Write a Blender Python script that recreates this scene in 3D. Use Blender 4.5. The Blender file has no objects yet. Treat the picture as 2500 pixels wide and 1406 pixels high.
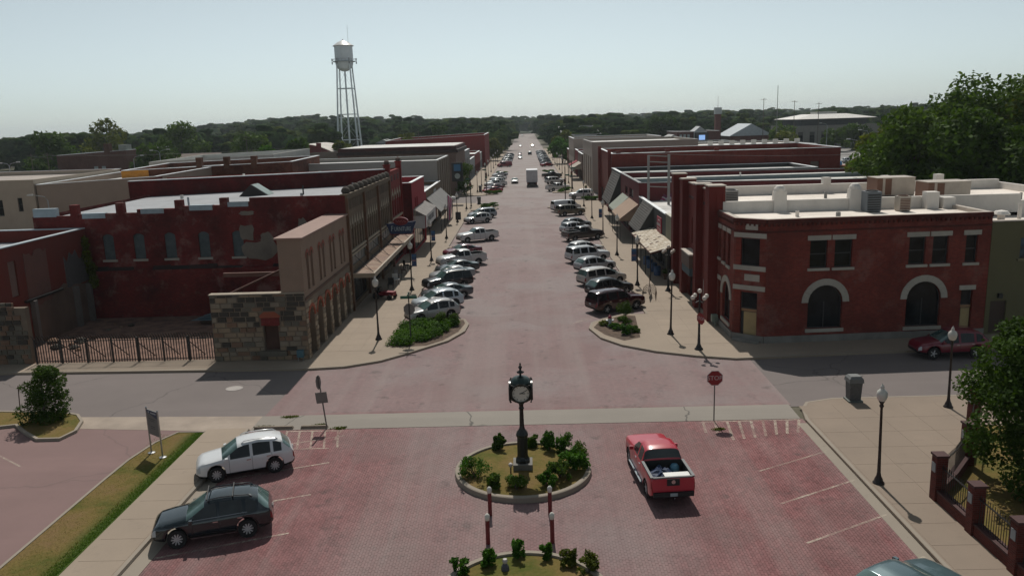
import bpy, math, random
import numpy as np
from mathutils import Matrix, Vector
S = bpy.context.scene
COL = S.collection
RAD = math.radians

# ------------------------------------------------------------------ camera, sky, sun, exposure
F_PX, W_PX, H_PX, EYE = 1980.0, 2500.0, 1406.0, 14.4
fw = Vector((34 / F_PX, 408 / F_PX, -1.0)).normalized()        # street direction seen from the camera
roll = RAD(1.5)
upv = Vector((-math.sin(roll), math.cos(roll), 0.0)); upv = (upv - fw * upv.dot(fw)).normalized()
rtv = fw.cross(upv)
cam = bpy.data.cameras.new('camera'); cam.sensor_width = 36.0; cam.lens = 36.0 * F_PX / W_PX
cam.clip_start = 0.1; cam.clip_end = 9000
camo = bpy.data.objects.new('camera', cam); COL.objects.link(camo)
M3 = Matrix((rtv, fw, upv))
camo.matrix_world = Matrix.Translation((0, 0, EYE)) @ M3.to_4x4()
S.camera = camo

SUN_EL, SUN_AZ = RAD(51), RAD(-2.5)      # azimuth from +Y, negative to the left
wd = bpy.data.worlds.new('World'); S.world = wd; wd.use_nodes = True
nt = wd.node_tree; nt.nodes.clear()
wo = nt.nodes.new('ShaderNodeOutputWorld'); bg = nt.nodes.new('ShaderNodeBackground')
sk = nt.nodes.new('ShaderNodeTexSky'); sk.sky_type = 'NISHITA'; sk.sun_disc = False
sk.sun_elevation = SUN_EL; sk.sun_rotation = SUN_AZ; sk.altitude = 200
sk.air_density = 0.6; sk.dust_density = 0.9; sk.ozone_density = 2.0
bg.inputs['Strength'].default_value = 0.092
hs = nt.nodes.new('ShaderNodeHueSaturation'); hs.inputs['Saturation'].default_value = 0.36; nt.links.new(sk.outputs[0], hs.inputs['Color'])
ti = nt.nodes.new('ShaderNodeMix'); ti.data_type = 'RGBA'; ti.blend_type = 'MULTIPLY'; ti.inputs[0].default_value = 1.0; ti.inputs[7].default_value = (0.94, 1.03, 0.985, 1); nt.links.new(hs.outputs[0], ti.inputs[6]); nt.links.new(ti.outputs[2], bg.inputs['Color']); nt.links.new(bg.outputs[0], wo.inputs['Surface'])
sl = bpy.data.lights.new('sun', 'SUN'); sl.energy = 3.6; sl.angle = RAD(0.6); sl.color = (1.0, 0.95, 0.87)
so = bpy.data.objects.new('sun', sl); COL.objects.link(so)
sd = Vector((math.sin(SUN_AZ) * math.cos(SUN_EL), math.cos(SUN_AZ) * math.cos(SUN_EL), math.sin(SUN_EL)))
so.rotation_euler = sd.to_track_quat('Z', 'Y').to_euler(); so.location = (0, 60, 90)
S.view_settings.view_transform = 'Standard'; S.view_settings.look = 'None'
S.view_settings.gamma = 1.0; S.view_settings.exposure = 0.0; S.view_settings.use_curve_mapping = False
S.render.engine = 'CYCLES'
S.cycles.use_denoising = True; S.cycles.max_bounces = 6; S.cycles.volume_bounces = 0; S.cycles.transparent_max_bounces = 8
S.cycles.sample_clamp_indirect = 4.0

# ------------------------------------------------------------------ helpers
def lin(r, g, b):
    f = lambda c: (c / 255 / 12.92) if c / 255 <= 0.04045 else ((c / 255 + 0.055) / 1.055) ** 2.4
    return (f(r), f(g), f(b))
def tag(o, label=None, cat=None, group=None, kind=None):
    if label: o['label'] = label
    if cat: o['category'] = cat
    if group: o['group'] = group
    if kind: o['kind'] = kind
    return o
def thing(name, label, cat, loc=(0, 0, 0), rz=0.0, group=None):
    o = bpy.data.objects.new(name, None); COL.objects.link(o); o.empty_display_size = 0.3
    o.location = loc; o.rotation_euler = (0, 0, rz)
    return tag(o, label, cat, group)
def link(name, me, parent=None, loc=None):
    o = bpy.data.objects.new(name, me); COL.objects.link(o); o.parent = parent
    if loc is not None: o.location = loc
    return o
def copy_tree(o, parent=None):
    c = o.copy(); COL.objects.link(c); c.parent = parent
    for ch in o.children: copy_tree(ch, c)
    return c

class MB:
    """collects faces into one mesh"""
    def __init__(s): s.v = []; s.f = []; s.m = []
    def add(s, vs, fs, m=0):
        b = len(s.v); s.v += [tuple(p) for p in vs]; s.f += [tuple(i + b for i in f) for f in fs]; s.m += [m] * len(fs); return s
    def quad(s, a, b, c, d, m=0): return s.add([a, b, c, d], [(0, 1, 2, 3)], m)
    def box(s, x0, x1, y0, y1, z0, z1, m=0):
        return s.add([(x0, y0, z0), (x1, y0, z0), (x1, y1, z0), (x0, y1, z0), (x0, y0, z1), (x1, y0, z1), (x1, y1, z1), (x0, y1, z1)],
                     [(0, 3, 2, 1), (4, 5, 6, 7), (0, 1, 5, 4), (1, 2, 6, 5), (2, 3, 7, 6), (3, 0, 4, 7)], m)
    def hexa(s, p, m=0):   # 8 points: bottom ring, top ring
        return s.add(p, [(0, 3, 2, 1), (4, 5, 6, 7), (0, 1, 5, 4), (1, 2, 6, 5), (2, 3, 7, 6), (3, 0, 4, 7)], m)
    def prism(s, poly, z0, z1, m=0, cap=True):
        n = len(poly); vs = [(x, y, z0) for x, y in poly] + [(x, y, z1) for x, y in poly]
        fs = [(i, (i + 1) % n, n + (i + 1) % n, n + i) for i in range(n)]
        if cap: fs += [tuple(range(n, 2 * n)), tuple(range(n - 1, -1, -1))]
        return s.add(vs, fs, m)
    def lathe(s, prof, n=16, c=(0, 0, 0), m=0, a0=0.0, sx=1.0, sy=1.0):
        vs = []; fs = []
        for r, z in prof:
            for k in range(n):
                a = a0 + 2 * math.pi * k / n; vs.append((c[0] + r * sx * math.cos(a), c[1] + r * sy * math.sin(a), c[2] + z))
        for i in range(len(prof) - 1):
            for k in range(n):
                fs.append((i * n + k, i * n + (k + 1) % n, (i + 1) * n + (k + 1) % n, (i + 1) * n + k))
        if prof[0][0] > 1e-6: fs.append(tuple(range(n - 1, -1, -1)))
        if prof[-1][0] > 1e-6: fs.append(tuple((len(prof) - 1) * n + k for k in range(n)))
        return s.add(vs, fs, m)
    def tube(s, pts, r, n=6, m=0):
        pts = [Vector(p) for p in pts]; rs = r if isinstance(r, (list, tuple)) else [r] * len(pts); vs = []; fs = []
        for i, p in enumerate(pts):
            d = (pts[min(i + 1, len(pts) - 1)] - pts[max(i - 1, 0)]).normalized()
            a = d.orthogonal().normalized() if abs(d.z) > 0.99 else d.cross(Vector((0, 0, 1))).normalized(); b = d.cross(a)
            for k in range(n):
                t = 2 * math.pi * k / n; vs.append(p + (a * math.cos(t) + b * math.sin(t)) * rs[i])
        for i in range(len(pts) - 1):
            for k in range(n): fs.append((i * n + k, i * n + (k + 1) % n, (i + 1) * n + (k + 1) % n, (i + 1) * n + k))
        fs += [tuple(range(n - 1, -1, -1)), tuple((len(pts) - 1) * n + k for k in range(n))]
        return s.add(vs, fs, m)
    def xf(s, M):
        s.v = [tuple(M @ Vector(p)) for p in s.v]; return s
    def mesh(s, name, mats, smooth=False, org=(0, 0, 0)):
        me = bpy.data.meshes.new(name)
        ox, oy, oz = org
        me.from_pydata([(x - ox, y - oy, z - oz) for x, y, z in s.v], [], s.f)
        for mt in (mats if isinstance(mats, (list, tuple)) else [mats]): me.materials.append(mt)
        if any(s.m): me.polygons.foreach_set('material_index', s.m)
        if smooth: me.polygons.foreach_set('use_smooth', [True] * len(s.f))
        me.update(); return me
    def obj(s, name, mats, parent=None, smooth=False, world=True):
        """world=True: vertices are in world space; the parent (if any) sits unrotated at its location"""
        org = (0, 0, 0)
        if parent is not None and world:
            p = parent; org = Vector((0, 0, 0))
            while p is not None: org = org + Vector(p.location); p = p.parent
            org = tuple(org)
        return link(name, s.mesh(name, mats, smooth, org), parent)
def fix_normals(me):
    import bmesh
    b = bmesh.new(); b.from_mesh(me); bmesh.ops.recalc_face_normals(b, faces=b.faces); b.to_mesh(me); b.free()
def autosmooth(me, ang=40):
    me.polygons.foreach_set('use_smooth', [True] * len(me.polygons))
    try: me.set_sharp_from_angle(angle=RAD(ang))
    except Exception: pass

# ------------------------------------------------------------------ materials
class N:
    def __init__(s, name):
        s.mat = bpy.data.materials.new(name); s.mat.use_nodes = True; s.t = s.mat.node_tree; s.t.nodes.clear()
        s.out = s.n('ShaderNodeOutputMaterial'); s.b = s.n('ShaderNodeBsdfPrincipled'); s.l(s.b.outputs[0], s.out.inputs['Surface'])
    def n(s, t, **k):
        x = s.t.nodes.new(t)
        for a, v in k.items(): setattr(x, a, v)
        return x
    def l(s, a, b): s.t.links.new(a, b)
    def val(s, v): x = s.n('ShaderNodeValue'); x.outputs[0].default_value = v; return x.outputs[0]
    def math(s, op, a, b=0.0, c=0.0):
        x = s.n('ShaderNodeMath', operation=op)
        for i, q in enumerate((a, b, c)):
            if isinstance(q, (int, float)): x.inputs[i].default_value = q
            else: s.l(q, x.inputs[i])
        return x.outputs[0]
    def pos(s): 
        if not hasattr(s, '_g'): s._g = s.n('ShaderNodeNewGeometry')
        return s._g.outputs['Position']
    def noise(s, scale, vec=None, detail=4.0, rough=0.6, sc3=None):
        x = s.n('ShaderNodeTexNoise'); x.inputs['Scale'].default_value = scale; x.inputs['Detail'].default_value = detail; x.inputs['Roughness'].default_value = rough
        v = vec if vec is not None else s.pos()
        if sc3:
            mp = s.n('ShaderNodeMapping'); mp.inputs['Scale'].default_value = sc3; s.l(v, mp.inputs['Vector']); v = mp.outputs[0]
        s.l(v, x.inputs['Vector']); return x.outputs['Fac']
    def ramp(s, fac, stops):
        x = s.n('ShaderNodeValToRGB'); e = x.color_ramp.elements
        while len(e) < len(stops): e.new(0.5)
        for q, (p, c) in zip(e, stops): q.position = p; q.color = tuple(c) + ((1.0,) if len(c) == 3 else ())
        s.l(fac, x.inputs[0]); return x.outputs['Color']
    def rng(s, fac, a, b, lo=0.0, hi=1.0):
        x = s.n('ShaderNodeMapRange'); s.l(fac, x.inputs[0])
        for i, v in zip((1, 2, 3, 4), (a, b, lo, hi)): x.inputs[i].default_value = v
        return x.outputs[0]
    def mix(s, fac, a, b, mode='MIX'):
        x = s.n('ShaderNodeMix', data_type='RGBA', blend_type=mode)
        for sock, q in ((x.inputs[0], fac), (x.inputs[6], a), (x.inputs[7], b)):
            if isinstance(q, (int, float)): sock.default_value = q
            elif isinstance(q, tuple): sock.default_value = q + (1.0,) if len(q) == 3 else q
            else: s.l(q, sock)
        return x.outputs[2]
    def base(s, c):
        if isinstance(c, tuple): s.b.inputs['Base Color'].default_value = c + (1.0,)
        else: s.l(c, s.b.inputs['Base Color'])
    def set(s, **k):
        for a, v in k.items():
            i = s.b.inputs[a.replace('_', ' ')]
            if isinstance(v, (int, float)): i.default_value = v
            else: s.l(v, i)
    def bump(s, h, strength=0.3, dist=0.02):
        x = s.n('ShaderNodeBump'); x.inputs['Strength'].default_value = strength; x.inputs['Distance'].default_value = dist
        s.l(h, x.inputs['Height']); s.l(x.outputs[0], s.b.inputs['Normal'])
    def wallvec(s):
        """u along the wall, v up, from position and normal: no UVs needed"""
        g = s.pos(); sp = s.n('ShaderNodeSeparateXYZ'); s.l(g, sp.inputs[0])
        ns = s.n('ShaderNodeSeparateXYZ'); s.l(s._g.outputs['True Normal'], ns.inputs[0])
        u = s.math('ADD', s.math('MULTIPLY', sp.outputs[0], s.math('ABSOLUTE', ns.outputs[1])), s.math('MULTIPLY', sp.outputs[1], s.math('ABSOLUTE', ns.outputs[0])))
        c = s.n('ShaderNodeCombineXYZ'); s.l(u, c.inputs[0]); s.l(sp.outputs[2], c.inputs[1]); return c.outputs[0]
MATS = {}
def memo(f):
    def g(*a):
        k = (f.__name__,) + a
        if k not in MATS: MATS[k] = f(*a)
        return MATS[k]
    return g
@memo
def plain(name, c, rough=0.7, metal=0.0, var=0.12, sc=1.5, spec=0.5):
    m = N(name); f = m.noise(sc, detail=5.0)
    m.base(m.mix(m.rng(f, 0.3, 0.7, 0.0, 1.0), tuple(q * (1 - var) for q in c), tuple(min(1, q * (1 + var)) for q in c)))
    m.set(Roughness=rough, Metallic=metal); m.b.inputs['Specular IOR Level'].default_value = spec; return m.mat
@memo
def brick(name, c1, c2, mortar, stain=0.5, bw=0.21, bh=0.075, dirt=(0.030, 0.010, 0.009), pale=0.0):
    m = N(name); t = m.n('ShaderNodeTexBrick'); m.l(m.wallvec(), t.inputs['Vector'])
    t.inputs['Color1'].default_value = c1 + (1,); t.inputs['Color2'].default_value = c2 + (1,); t.inputs['Mortar'].default_value = mortar + (1,)
    t.inputs['Scale'].default_value = 1.0; t.inputs['Brick Width'].default_value = bw; t.inputs['Row Height'].default_value = bh
    t.inputs['Mortar Size'].default_value = 0.008; t.inputs['Bias'].default_value = -0.1
    big = m.noise(0.35, detail=6.0, rough=0.65); col = m.mix(m.rng(big, 0.40, 0.66, 0.0, stain), t.outputs['Color'], dirt)
    fine = m.noise(1.3, detail=7.0, rough=0.7, sc3=(1, 1, 0.35)); col = m.mix(m.rng(fine, 0.35, 0.75, 0.0, 0.5), col, m.mix(1.0, col, (0.5, 0.45, 0.45), 'MULTIPLY')); lt = m.noise(0.8, detail=9.0, rough=0.75); col = m.mix(m.rng(lt, 0.54, 0.74, 0.0, 0.30), col, tuple(0.5 * a + 0.5 * b for a, b in zip(c1, (0.26, 0.20, 0.17))))
    if pale > 0:
        pn = m.noise(0.55, detail=8.0, rough=0.7); col = m.mix(m.rng(pn, 0.53, 0.64, 0.0, pale), col, tuple(0.35 * a + 0.65 * b for a, b in zip(c1, (0.34, 0.27, 0.235))))
    m.base(col); m.set(Roughness=0.9); m.b.inputs['Specular IOR Level'].default_value = 0.2; m.bump(t.outputs['Fac'], 0.25, -0.01); return m.mat
@memo
def stucco(name, c, stain=0.35, dirt=(0.06, 0.05, 0.045), rough=0.9):
    m = N(name); a = m.noise(0.5, detail=7.0, rough=0.65); b = m.noise(2.0, detail=6.0, rough=0.7, sc3=(1, 1, 0.25))
    col = m.mix(m.rng(a, 0.4, 0.75, 0.0, stain), c, dirt); col = m.mix(m.rng(b, 0.45, 0.8, 0.0, stain * 0.7), col, tuple(q * 0.55 for q in c))
    m.base(col); m.set(Roughness=rough); m.b.inputs['Specular IOR Level'].default_value = 0.25
    m.bump(m.noise(14.0, detail=4.0), 0.12, 0.01); return m.mat
@memo
def glass(name, c=(0.007, 0.008, 0.009), rough=0.08, spec=0.16):
    m = N(name); f = m.noise(0.9, detail=2.0); m.base(m.mix(m.rng(f, 0.4, 0.6), c, tuple(q * 2.2 for q in c))); m.set(Roughness=rough)
    m.b.inputs['Specular IOR Level'].default_value = spec; return m.mat
@memo
def paint(name, c, rough=0.3, coat=0.6, flake=0.0):
    m = N(name); f = m.noise(3.0, detail=6.0); m.base(m.mix(m.rng(f, 0.35, 0.7, 0.0, 0.04), c, (0.16, 0.14, 0.12)))
    m.set(Roughness=rough, Coat_Weight=coat, Coat_Roughness=0.06, Metallic=flake); return m.mat
@memo
def metal(name, c, rough=0.4, met=1.0): 
    m = N(name); m.base(c); m.set(Roughness=rough, Metallic=met); return m.mat
@memo
def roofing(name, c, dirt=(0.22, 0.21, 0.2), amt=0.5):
    m = N(name); a = m.noise(0.22, detail=8.0, rough=0.6); b = m.noise(0.9, detail=6.0, rough=0.75, sc3=(0.25, 1, 1))
    col = m.mix(m.rng(a, 0.40, 0.62, 0.0, amt), c, dirt); pd = m.noise(0.5, detail=4.0, rough=0.5); col = m.mix(m.rng(m.math('ABSOLUTE', m.math('SUBTRACT', pd, 0.55)), 0.0, 0.025, amt * 0.6, 0.0), col, tuple(q * 0.5 for q in dirt)); col = m.mix(m.rng(b, 0.48, 0.68, 0.0, amt * 0.8), col, tuple(q * 0.6 for q in c))
    w = m.n('ShaderNodeTexBrick'); m.l(m.pos(), w.inputs['Vector']); w.inputs['Scale'].default_value = 1.0; w.inputs['Brick Width'].default_value = 9.0; w.inputs['Row Height'].default_value = 2.0
    w.inputs['Mortar Size'].default_value = 0.03; w.inputs['Color1'].default_value = (1, 1, 1, 1); w.inputs['Color2'].default_value = (0.93, 0.93, 0.93, 1); w.inputs['Mortar'].default_value = (0.8, 0.8, 0.8, 1)
    m.base(m.mix(1.0, col, w.outputs['Color'], 'MULTIPLY')); m.set(Roughness=0.75); return m.mat
def leafmat(name, c1, c2, trans=0.35):
    m = N(name); a = m.n('ShaderNodeAttribute'); a.attribute_name = 'rnd'; 
    col = m.ramp(a.outputs['Fac'], [(0.0, c1), (0.6, c2), (1.0, tuple(q * 1.35 for q in c2))]); m.base(col); m.set(Roughness=0.7)
    m.b.inputs['Specular IOR Level'].default_value = 0.10
    t = m.n('ShaderNodeBsdfTranslucent'); m.l(m.mix(1.0, col, (1.0, 1.0, 0.45), 'MULTIPLY'), t.inputs['Color'])
    x = m.n('ShaderNodeMixShader'); x.inputs[0].default_value = trans; m.l(m.b.outputs[0], x.inputs[1]); m.l(t.outputs[0], x.inputs[2]); m.l(x.outputs[0], m.out.inputs['Surface']); return m.mat
# ------------------------------------------------------------------ ground materials
def road_brick(name, rows_along_y, geo=False):
    m = N(name); p = m.pos(); sp = m.n('ShaderNodeSeparateXYZ'); m.l(p, sp.inputs[0])
    red = m.noise(0.55, detail=8.0, rough=0.65); dust = m.noise(0.11, detail=6.0, rough=0.6)
    c = m.ramp(red, [(0.3, (0.155, 0.056, 0.056)), (0.5, (0.215, 0.084, 0.085)), (0.7, (0.255, 0.118, 0.116))])
    if geo:
        a = m.n('ShaderNodeAttribute'); a.attribute_name = 'rnd'
        c = m.mix(1.0, c, m.ramp(a.outputs['Fac'], [(0.0, (0.80, 0.78, 0.78)), (0.5, (1, 1, 1)), (1.0, (1.12, 1.10, 1.10))]), 'MULTIPLY')
    else:
        t = m.n('ShaderNodeTexBrick'); v = p
        if rows_along_y:
            mp = m.n('ShaderNodeMapping'); mp.inputs['Rotation'].default_value = (0, 0, RAD(90)); m.l(p, mp.inputs['Vector']); v = mp.outputs[0]
        m.l(v, t.inputs['Vector']); t.inputs['Scale'].default_value = 1.0; t.inputs['Brick Width'].default_value = 0.22; t.inputs['Row Height'].default_value = 0.105; t.inputs['Mortar Size'].default_value = 0.010
        t.inputs['Color1'].default_value = (0.78, 0.75, 0.75, 1); t.inputs['Color2'].default_value = (1.2, 1.15, 1.15, 1); t.inputs['Mortar'].default_value = (0.62, 0.62, 0.60, 1)
        c = m.mix(1.0, c, t.outputs['Color'], 'MULTIPLY'); m.bump(t.outputs['Fac'], 0.3, -0.008)
    lane = m.rng(m.math('ABSOLUTE', m.math('ADD', sp.outputs[0], 0.5)), 3.0, 9.5, 0.85, 0.08); lane = m.math('MAXIMUM', lane, m.rng(sp.outputs[1], 38.5, 39.5)); c = m.mix(m.math('MULTIPLY', m.math('MAXIMUM', m.rng(dust, 0.30, 0.60, 0.15, 0.9), m.rng(sp.outputs[1], 38.5, 39.5, 0.0, 0.62)), lane), c, (0.228, 0.187, 0.183))                 # worn, dusty brick
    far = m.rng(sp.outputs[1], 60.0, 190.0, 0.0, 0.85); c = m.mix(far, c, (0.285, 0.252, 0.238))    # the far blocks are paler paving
    st = m.noise(0.5, detail=8.0, rough=0.7); c = m.mix(m.rng(st, 0.57, 0.74, 0.0, 0.5), c, (0.055, 0.048, 0.045))
    gr = m.noise(4.0, detail=7.0, rough=0.75); c = m.mix(m.rng(gr, 0.35, 0.68, 0.0, 0.5), c, m.mix(1.0, c, (0.62, 0.60, 0.60), 'MULTIPLY'))
    oil = m.noise(0.9, detail=3.0, rough=0.5); c = m.mix(m.rng(oil, 0.635, 0.73, 0.0, 0.55), c, (0.05, 0.042, 0.04)); pt = m.noise(0.16, detail=2.0, rough=0.4); c = m.mix(m.rng(pt, 0.545, 0.56, 0.0, 0.32), c, (0.16, 0.10, 0.095))
    tr = m.noise(0.25, detail=5.0, rough=0.6, sc3=(1.6, 0.06, 1)); c = m.mix(m.rng(tr, 0.46, 0.66, 0.0, 0.45), c, (0.25, 0.208, 0.196))
    m.base(c); m.set(Roughness=0.85); m.b.inputs['Specular IOR Level'].default_value = 0.3; return m.mat
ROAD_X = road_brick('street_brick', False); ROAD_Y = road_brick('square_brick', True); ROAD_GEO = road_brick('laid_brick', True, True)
def asphalt(name, c, crack=0.5):
    m = N(name); a = m.noise(0.3, detail=7.0, rough=0.65); b = m.noise(60.0, detail=2.0); s_ = m.noise(0.4, detail=6.0, rough=0.7, sc3=(0.12, 1.0, 1.0))
    col = m.mix(m.rng(a, 0.35, 0.7, 0.0, 0.5), c, tuple(q * 0.72 for q in c)); col = m.mix(m.rng(b, 0.3, 0.7, 0.0, 0.25), col, tuple(q * 1.3 for q in c)); col = m.mix(m.rng(s_, 0.52, 0.7, 0.0, 0.4), col, tuple(q * 1.25 for q in c))
    vo = m.n('ShaderNodeTexVoronoi'); vo.feature = 'DISTANCE_TO_EDGE'; vo.inputs['Scale'].default_value = 0.22
    w = m.n('ShaderNodeMix', data_type='VECTOR'); w.inputs[0].default_value = 0.5; m.l(m.pos(), w.inputs[4]); ns = m.n('ShaderNodeTexNoise'); ns.inputs['Scale'].default_value = 0.8; m.l(m.pos(), ns.inputs['Vector']); m.l(ns.outputs['Color'], w.inputs[5]); m.l(w.outputs[1], vo.inputs['Vector'])
    col = m.mix(m.rng(vo.outputs['Distance'], 0.0, 0.006, crack, 0.0), col, (0.03, 0.028, 0.026)); m.base(col); m.set(Roughness=0.9); m.bump(b, 0.15, 0.01); return m.mat
ASPH = asphalt('asphalt', (0.150, 0.125, 0.118)); LOT = asphalt('red_lot', (0.185, 0.115, 0.108), 0.25); STRIPC = asphalt('old_concrete', (0.225, 0.200, 0.172), 0.8)
def concrete(name, c):
    m = N(name); a = m.noise(0.45, detail=8.0, rough=0.65); b = m.noise(25.0, detail=3.0); o = m.n('ShaderNodeObjectInfo')
    col = m.mix(m.rng(a, 0.35, 0.72, 0.0, 0.5), c, tuple(q * 0.74 for q in c)); col = m.mix(m.rng(b, 0.4, 0.75, 0.0, 0.2), col, tuple(q * 0.6 for q in c))
    col = m.mix(m.rng(o.outputs['Random'], 0.0, 1.0, 0.0, 0.22), col, tuple(q * 0.7 for q in c))
    st = m.noise(1.7, detail=8.0, rough=0.75); col = m.mix(m.rng(st, 0.58, 0.74, 0.0, 0.45), col, (0.13, 0.10, 0.085)); gm = m.n('ShaderNodeTexVoronoi'); gm.inputs['Scale'].default_value = 2.6; m.l(m.pos(), gm.inputs['Vector']); col = m.mix(m.rng(gm.outputs['Distance'], 0.03, 0.06, 0.55, 0.0), col, (0.07, 0.06, 0.055)); bg_ = m.noise(0.12, detail=4.0); col = m.mix(m.rng(bg_, 0.42, 0.62, 0.0, 0.3), col, tuple(q * 0.7 for q in c)); m.base(col); m.set(Roughness=0.9); m.bump(b, 0.1, 0.01); return m.mat
WALK = concrete('pavement_concrete', (0.315, 0.250, 0.190)); WALK2 = concrete('square_concrete', (0.262, 0.203, 0.155)); KERB = concrete('kerb_concrete', (0.30, 0.255, 0.205)); JOINT = plain('pavement_joint', (0.16, 0.13, 0.10), 0.95)
def turf(name, edge=False):
    m = N(name); a = m.noise(0.35, detail=8.0, rough=0.7); b = m.noise(7.0, detail=6.0, rough=0.75)
    c = m.ramp(a, [(0.34, (0.085, 0.100, 0.022)), (0.5, (0.175, 0.130, 0.045)), (0.68, (0.215, 0.135, 0.070))]); c = m.mix(m.rng(b, 0.3, 0.7, 0.0, 0.7), c, m.mix(1.0, c, (0.6, 0.6, 0.55), 'MULTIPLY'))
    if edge:
        sp = m.n('ShaderNodeSeparateXYZ'); m.l(m.pos(), sp.inputs[0]); e = m.math('ADD', sp.outputs[0], m.math('MULTIPLY', a, 1.6)); c = m.mix(m.rng(e, -16.0, -15.35), c, m.mix(m.rng(b, .3, .7), (0.062, 0.105, 0.020), (0.045, 0.070, 0.014)))
    m.base(c); m.set(Roughness=1.0); m.b.inputs['Specular IOR Level'].default_value = 0.1; m.bump(b, 0.6, 0.05); return m.mat
TURF = turf('dry_turf'); LAWN = turf('lawn_turf', True); SOIL = plain('bare_soil', (0.085, 0.055, 0.038), 1.0, 0.0, 0.45, 3.0)
LINE = None
def linemat():
    m = N('worn_road_paint'); a = m.noise(9.0, detail=8.0, rough=0.8); b = m.noise(0.8, detail=3.0)
    m.base((0.58, 0.50, 0.40)); m.set(Roughness=0.8); al = m.math('MULTIPLY', m.rng(a, 0.36, 0.56), m.rng(b, 0.34, 0.60, 0.15, 0.62)); m.set(Alpha=al); return m.mat
LINE = linemat()

# ------------------------------------------------------------------ ground, roads, pavements
def sheet(name, pts, z, mat, kind='structure'):
    o = MB().add([(x, y, z) for x, y in pts], [tuple(range(len(pts)))]).obj(name, mat); 
    if o.data.polygons[0].normal.z < 0: o.data.flip_normals()
    return tag(o, kind=kind)
def rect(x0, x1, y0, y1): return [(x0, y0), (x1, y0), (x1, y1), (x0, y1)]
def groundmat():
    m = N('town_ground'); a = m.noise(0.02, detail=8.0, rough=0.6); b = m.noise(0.25, detail=6.0)
    c = m.ramp(a, [(0.35, (0.05, 0.065, 0.022)), (0.5, (0.10, 0.09, 0.055)), (0.62, (0.17, 0.15, 0.13))]); m.base(m.mix(m.rng(b, 0.35, 0.7, 0.0, 0.5), c, (0.06, 0.06, 0.04))); m.set(Roughness=1.0); return m.mat
sheet('ground', rect(-4000, 4000, -150, 6000), -0.02, groundmat())
sheet('cross_street_asphalt', rect(-140, 140, 38.8, 47.6), 0.0, ASPH)
sheet('far_cross_street_asphalt', rect(-140, 140, 147.0, 161.5), 0.0, ASPH)
sheet('back_parking_lot', rect(14, 140, 148.0, 330), 0.004, asphalt('lot_asphalt', (0.20, 0.19, 0.18), 0.2))
left_lot = sheet('left_parking_lot', [(-60, 5), (-15, 5), (-15, 39.0), (-60, 40.5)], 0.008, LOT)
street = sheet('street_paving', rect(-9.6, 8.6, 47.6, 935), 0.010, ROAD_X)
sheet('crossing_paving', [(-13.75, 39.0), (12.95, 39.0), (13.05, 48.6), (-13.5, 48.6)], 0.012, ROAD_X)
sheet('concrete_band', [(-13.85, 37.1), (12.8, 37.1), (12.85, 39.1), (-13.85, 39.1)], 0.020, STRIPC)
sheet('concrete_apron', [(-23.6, 38.0), (-15.9, 37.2), (-13.8, 37.2), (-13.8, 39.1), (-23.6, 39.6)], 0.016, plain('apron_concrete', (0.29, 0.235, 0.19), 0.9, 0.0, 0.2, 0.6))
# square: joint bed + laid bricks
sq = sheet('square_paving', rect(-14.0, 12.9, 8, 37.12), 0.004, ROAD_Y); sq['label'] = 'red brick paving of the square'
ISL = [(-0.5, 31.75, 2.86), (-0.45, 22.3, 2.78)]
random.seed(3)
RW, RL = 0.105, 0.215
bv, bf, br, near = [], [], [], []
def brick_pts(x, y, z):
    w, l = 0.046, 0.1060
    return [(x - w, y - l, 0.0), (x + w, y - l, 0.0), (x + w, y + l, 0.0), (x - w, y + l, 0.0), (x - w + .004, y - l + .004, z), (x + w - .004, y - l + .004, z), (x + w - .004, y + l - .004, z), (x - w + .004, y + l - .004, z)]
BF = [(4, 5, 6, 7), (0, 1, 5, 4), (1, 2, 6, 5), (2, 3, 7, 6), (3, 0, 4, 7)]
i = 0; x = -13.72
while x < 12.6:
    y = 22.35 + (i % 2) * RL / 2
    while y < 37.0:
        if all((x - a) ** 2 + (y - b) ** 2 > (r + .12) ** 2 for a, b, r in ISL):
            z = 0.015 + random.uniform(-.002, .002)
            if y < 23.75 and abs(x) < 12 and abs(x + .5) > 3.1 and len(near) < 300 and -9.6 < x < -4.2: near.append((x, y, z))
            else:
                b0 = len(bv); bv += brick_pts(x, y, z); bf += [tuple(k + b0 for k in f) for f in BF]; br += [random.random()] * 5
        y += RL
    x += RW; i += 1
me = bpy.data.meshes.new('laid_bricks'); me.from_pydata(bv, [], bf); me.materials.append(ROAD_GEO)
at = me.attributes.new('rnd', 'FLOAT', 'FACE'); at.data.foreach_set('value', br)
tag(link('brick_field', me, sq), kind='stuff')
bm1 = []
for k in range(5):
    mb = MB(); mb.add(brick_pts(0, 0, .015), BF); q = mb.mesh('brick', ROAD_GEO); a_ = q.attributes.new('rnd', 'FLOAT', 'FACE'); a_.data.foreach_set('value', [0.1 + 0.2 * k] * 5); bm1.append(q)
for (x, y, z) in near: link('brick', random.choice(bm1), sq, (x, y, z - .015))

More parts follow.
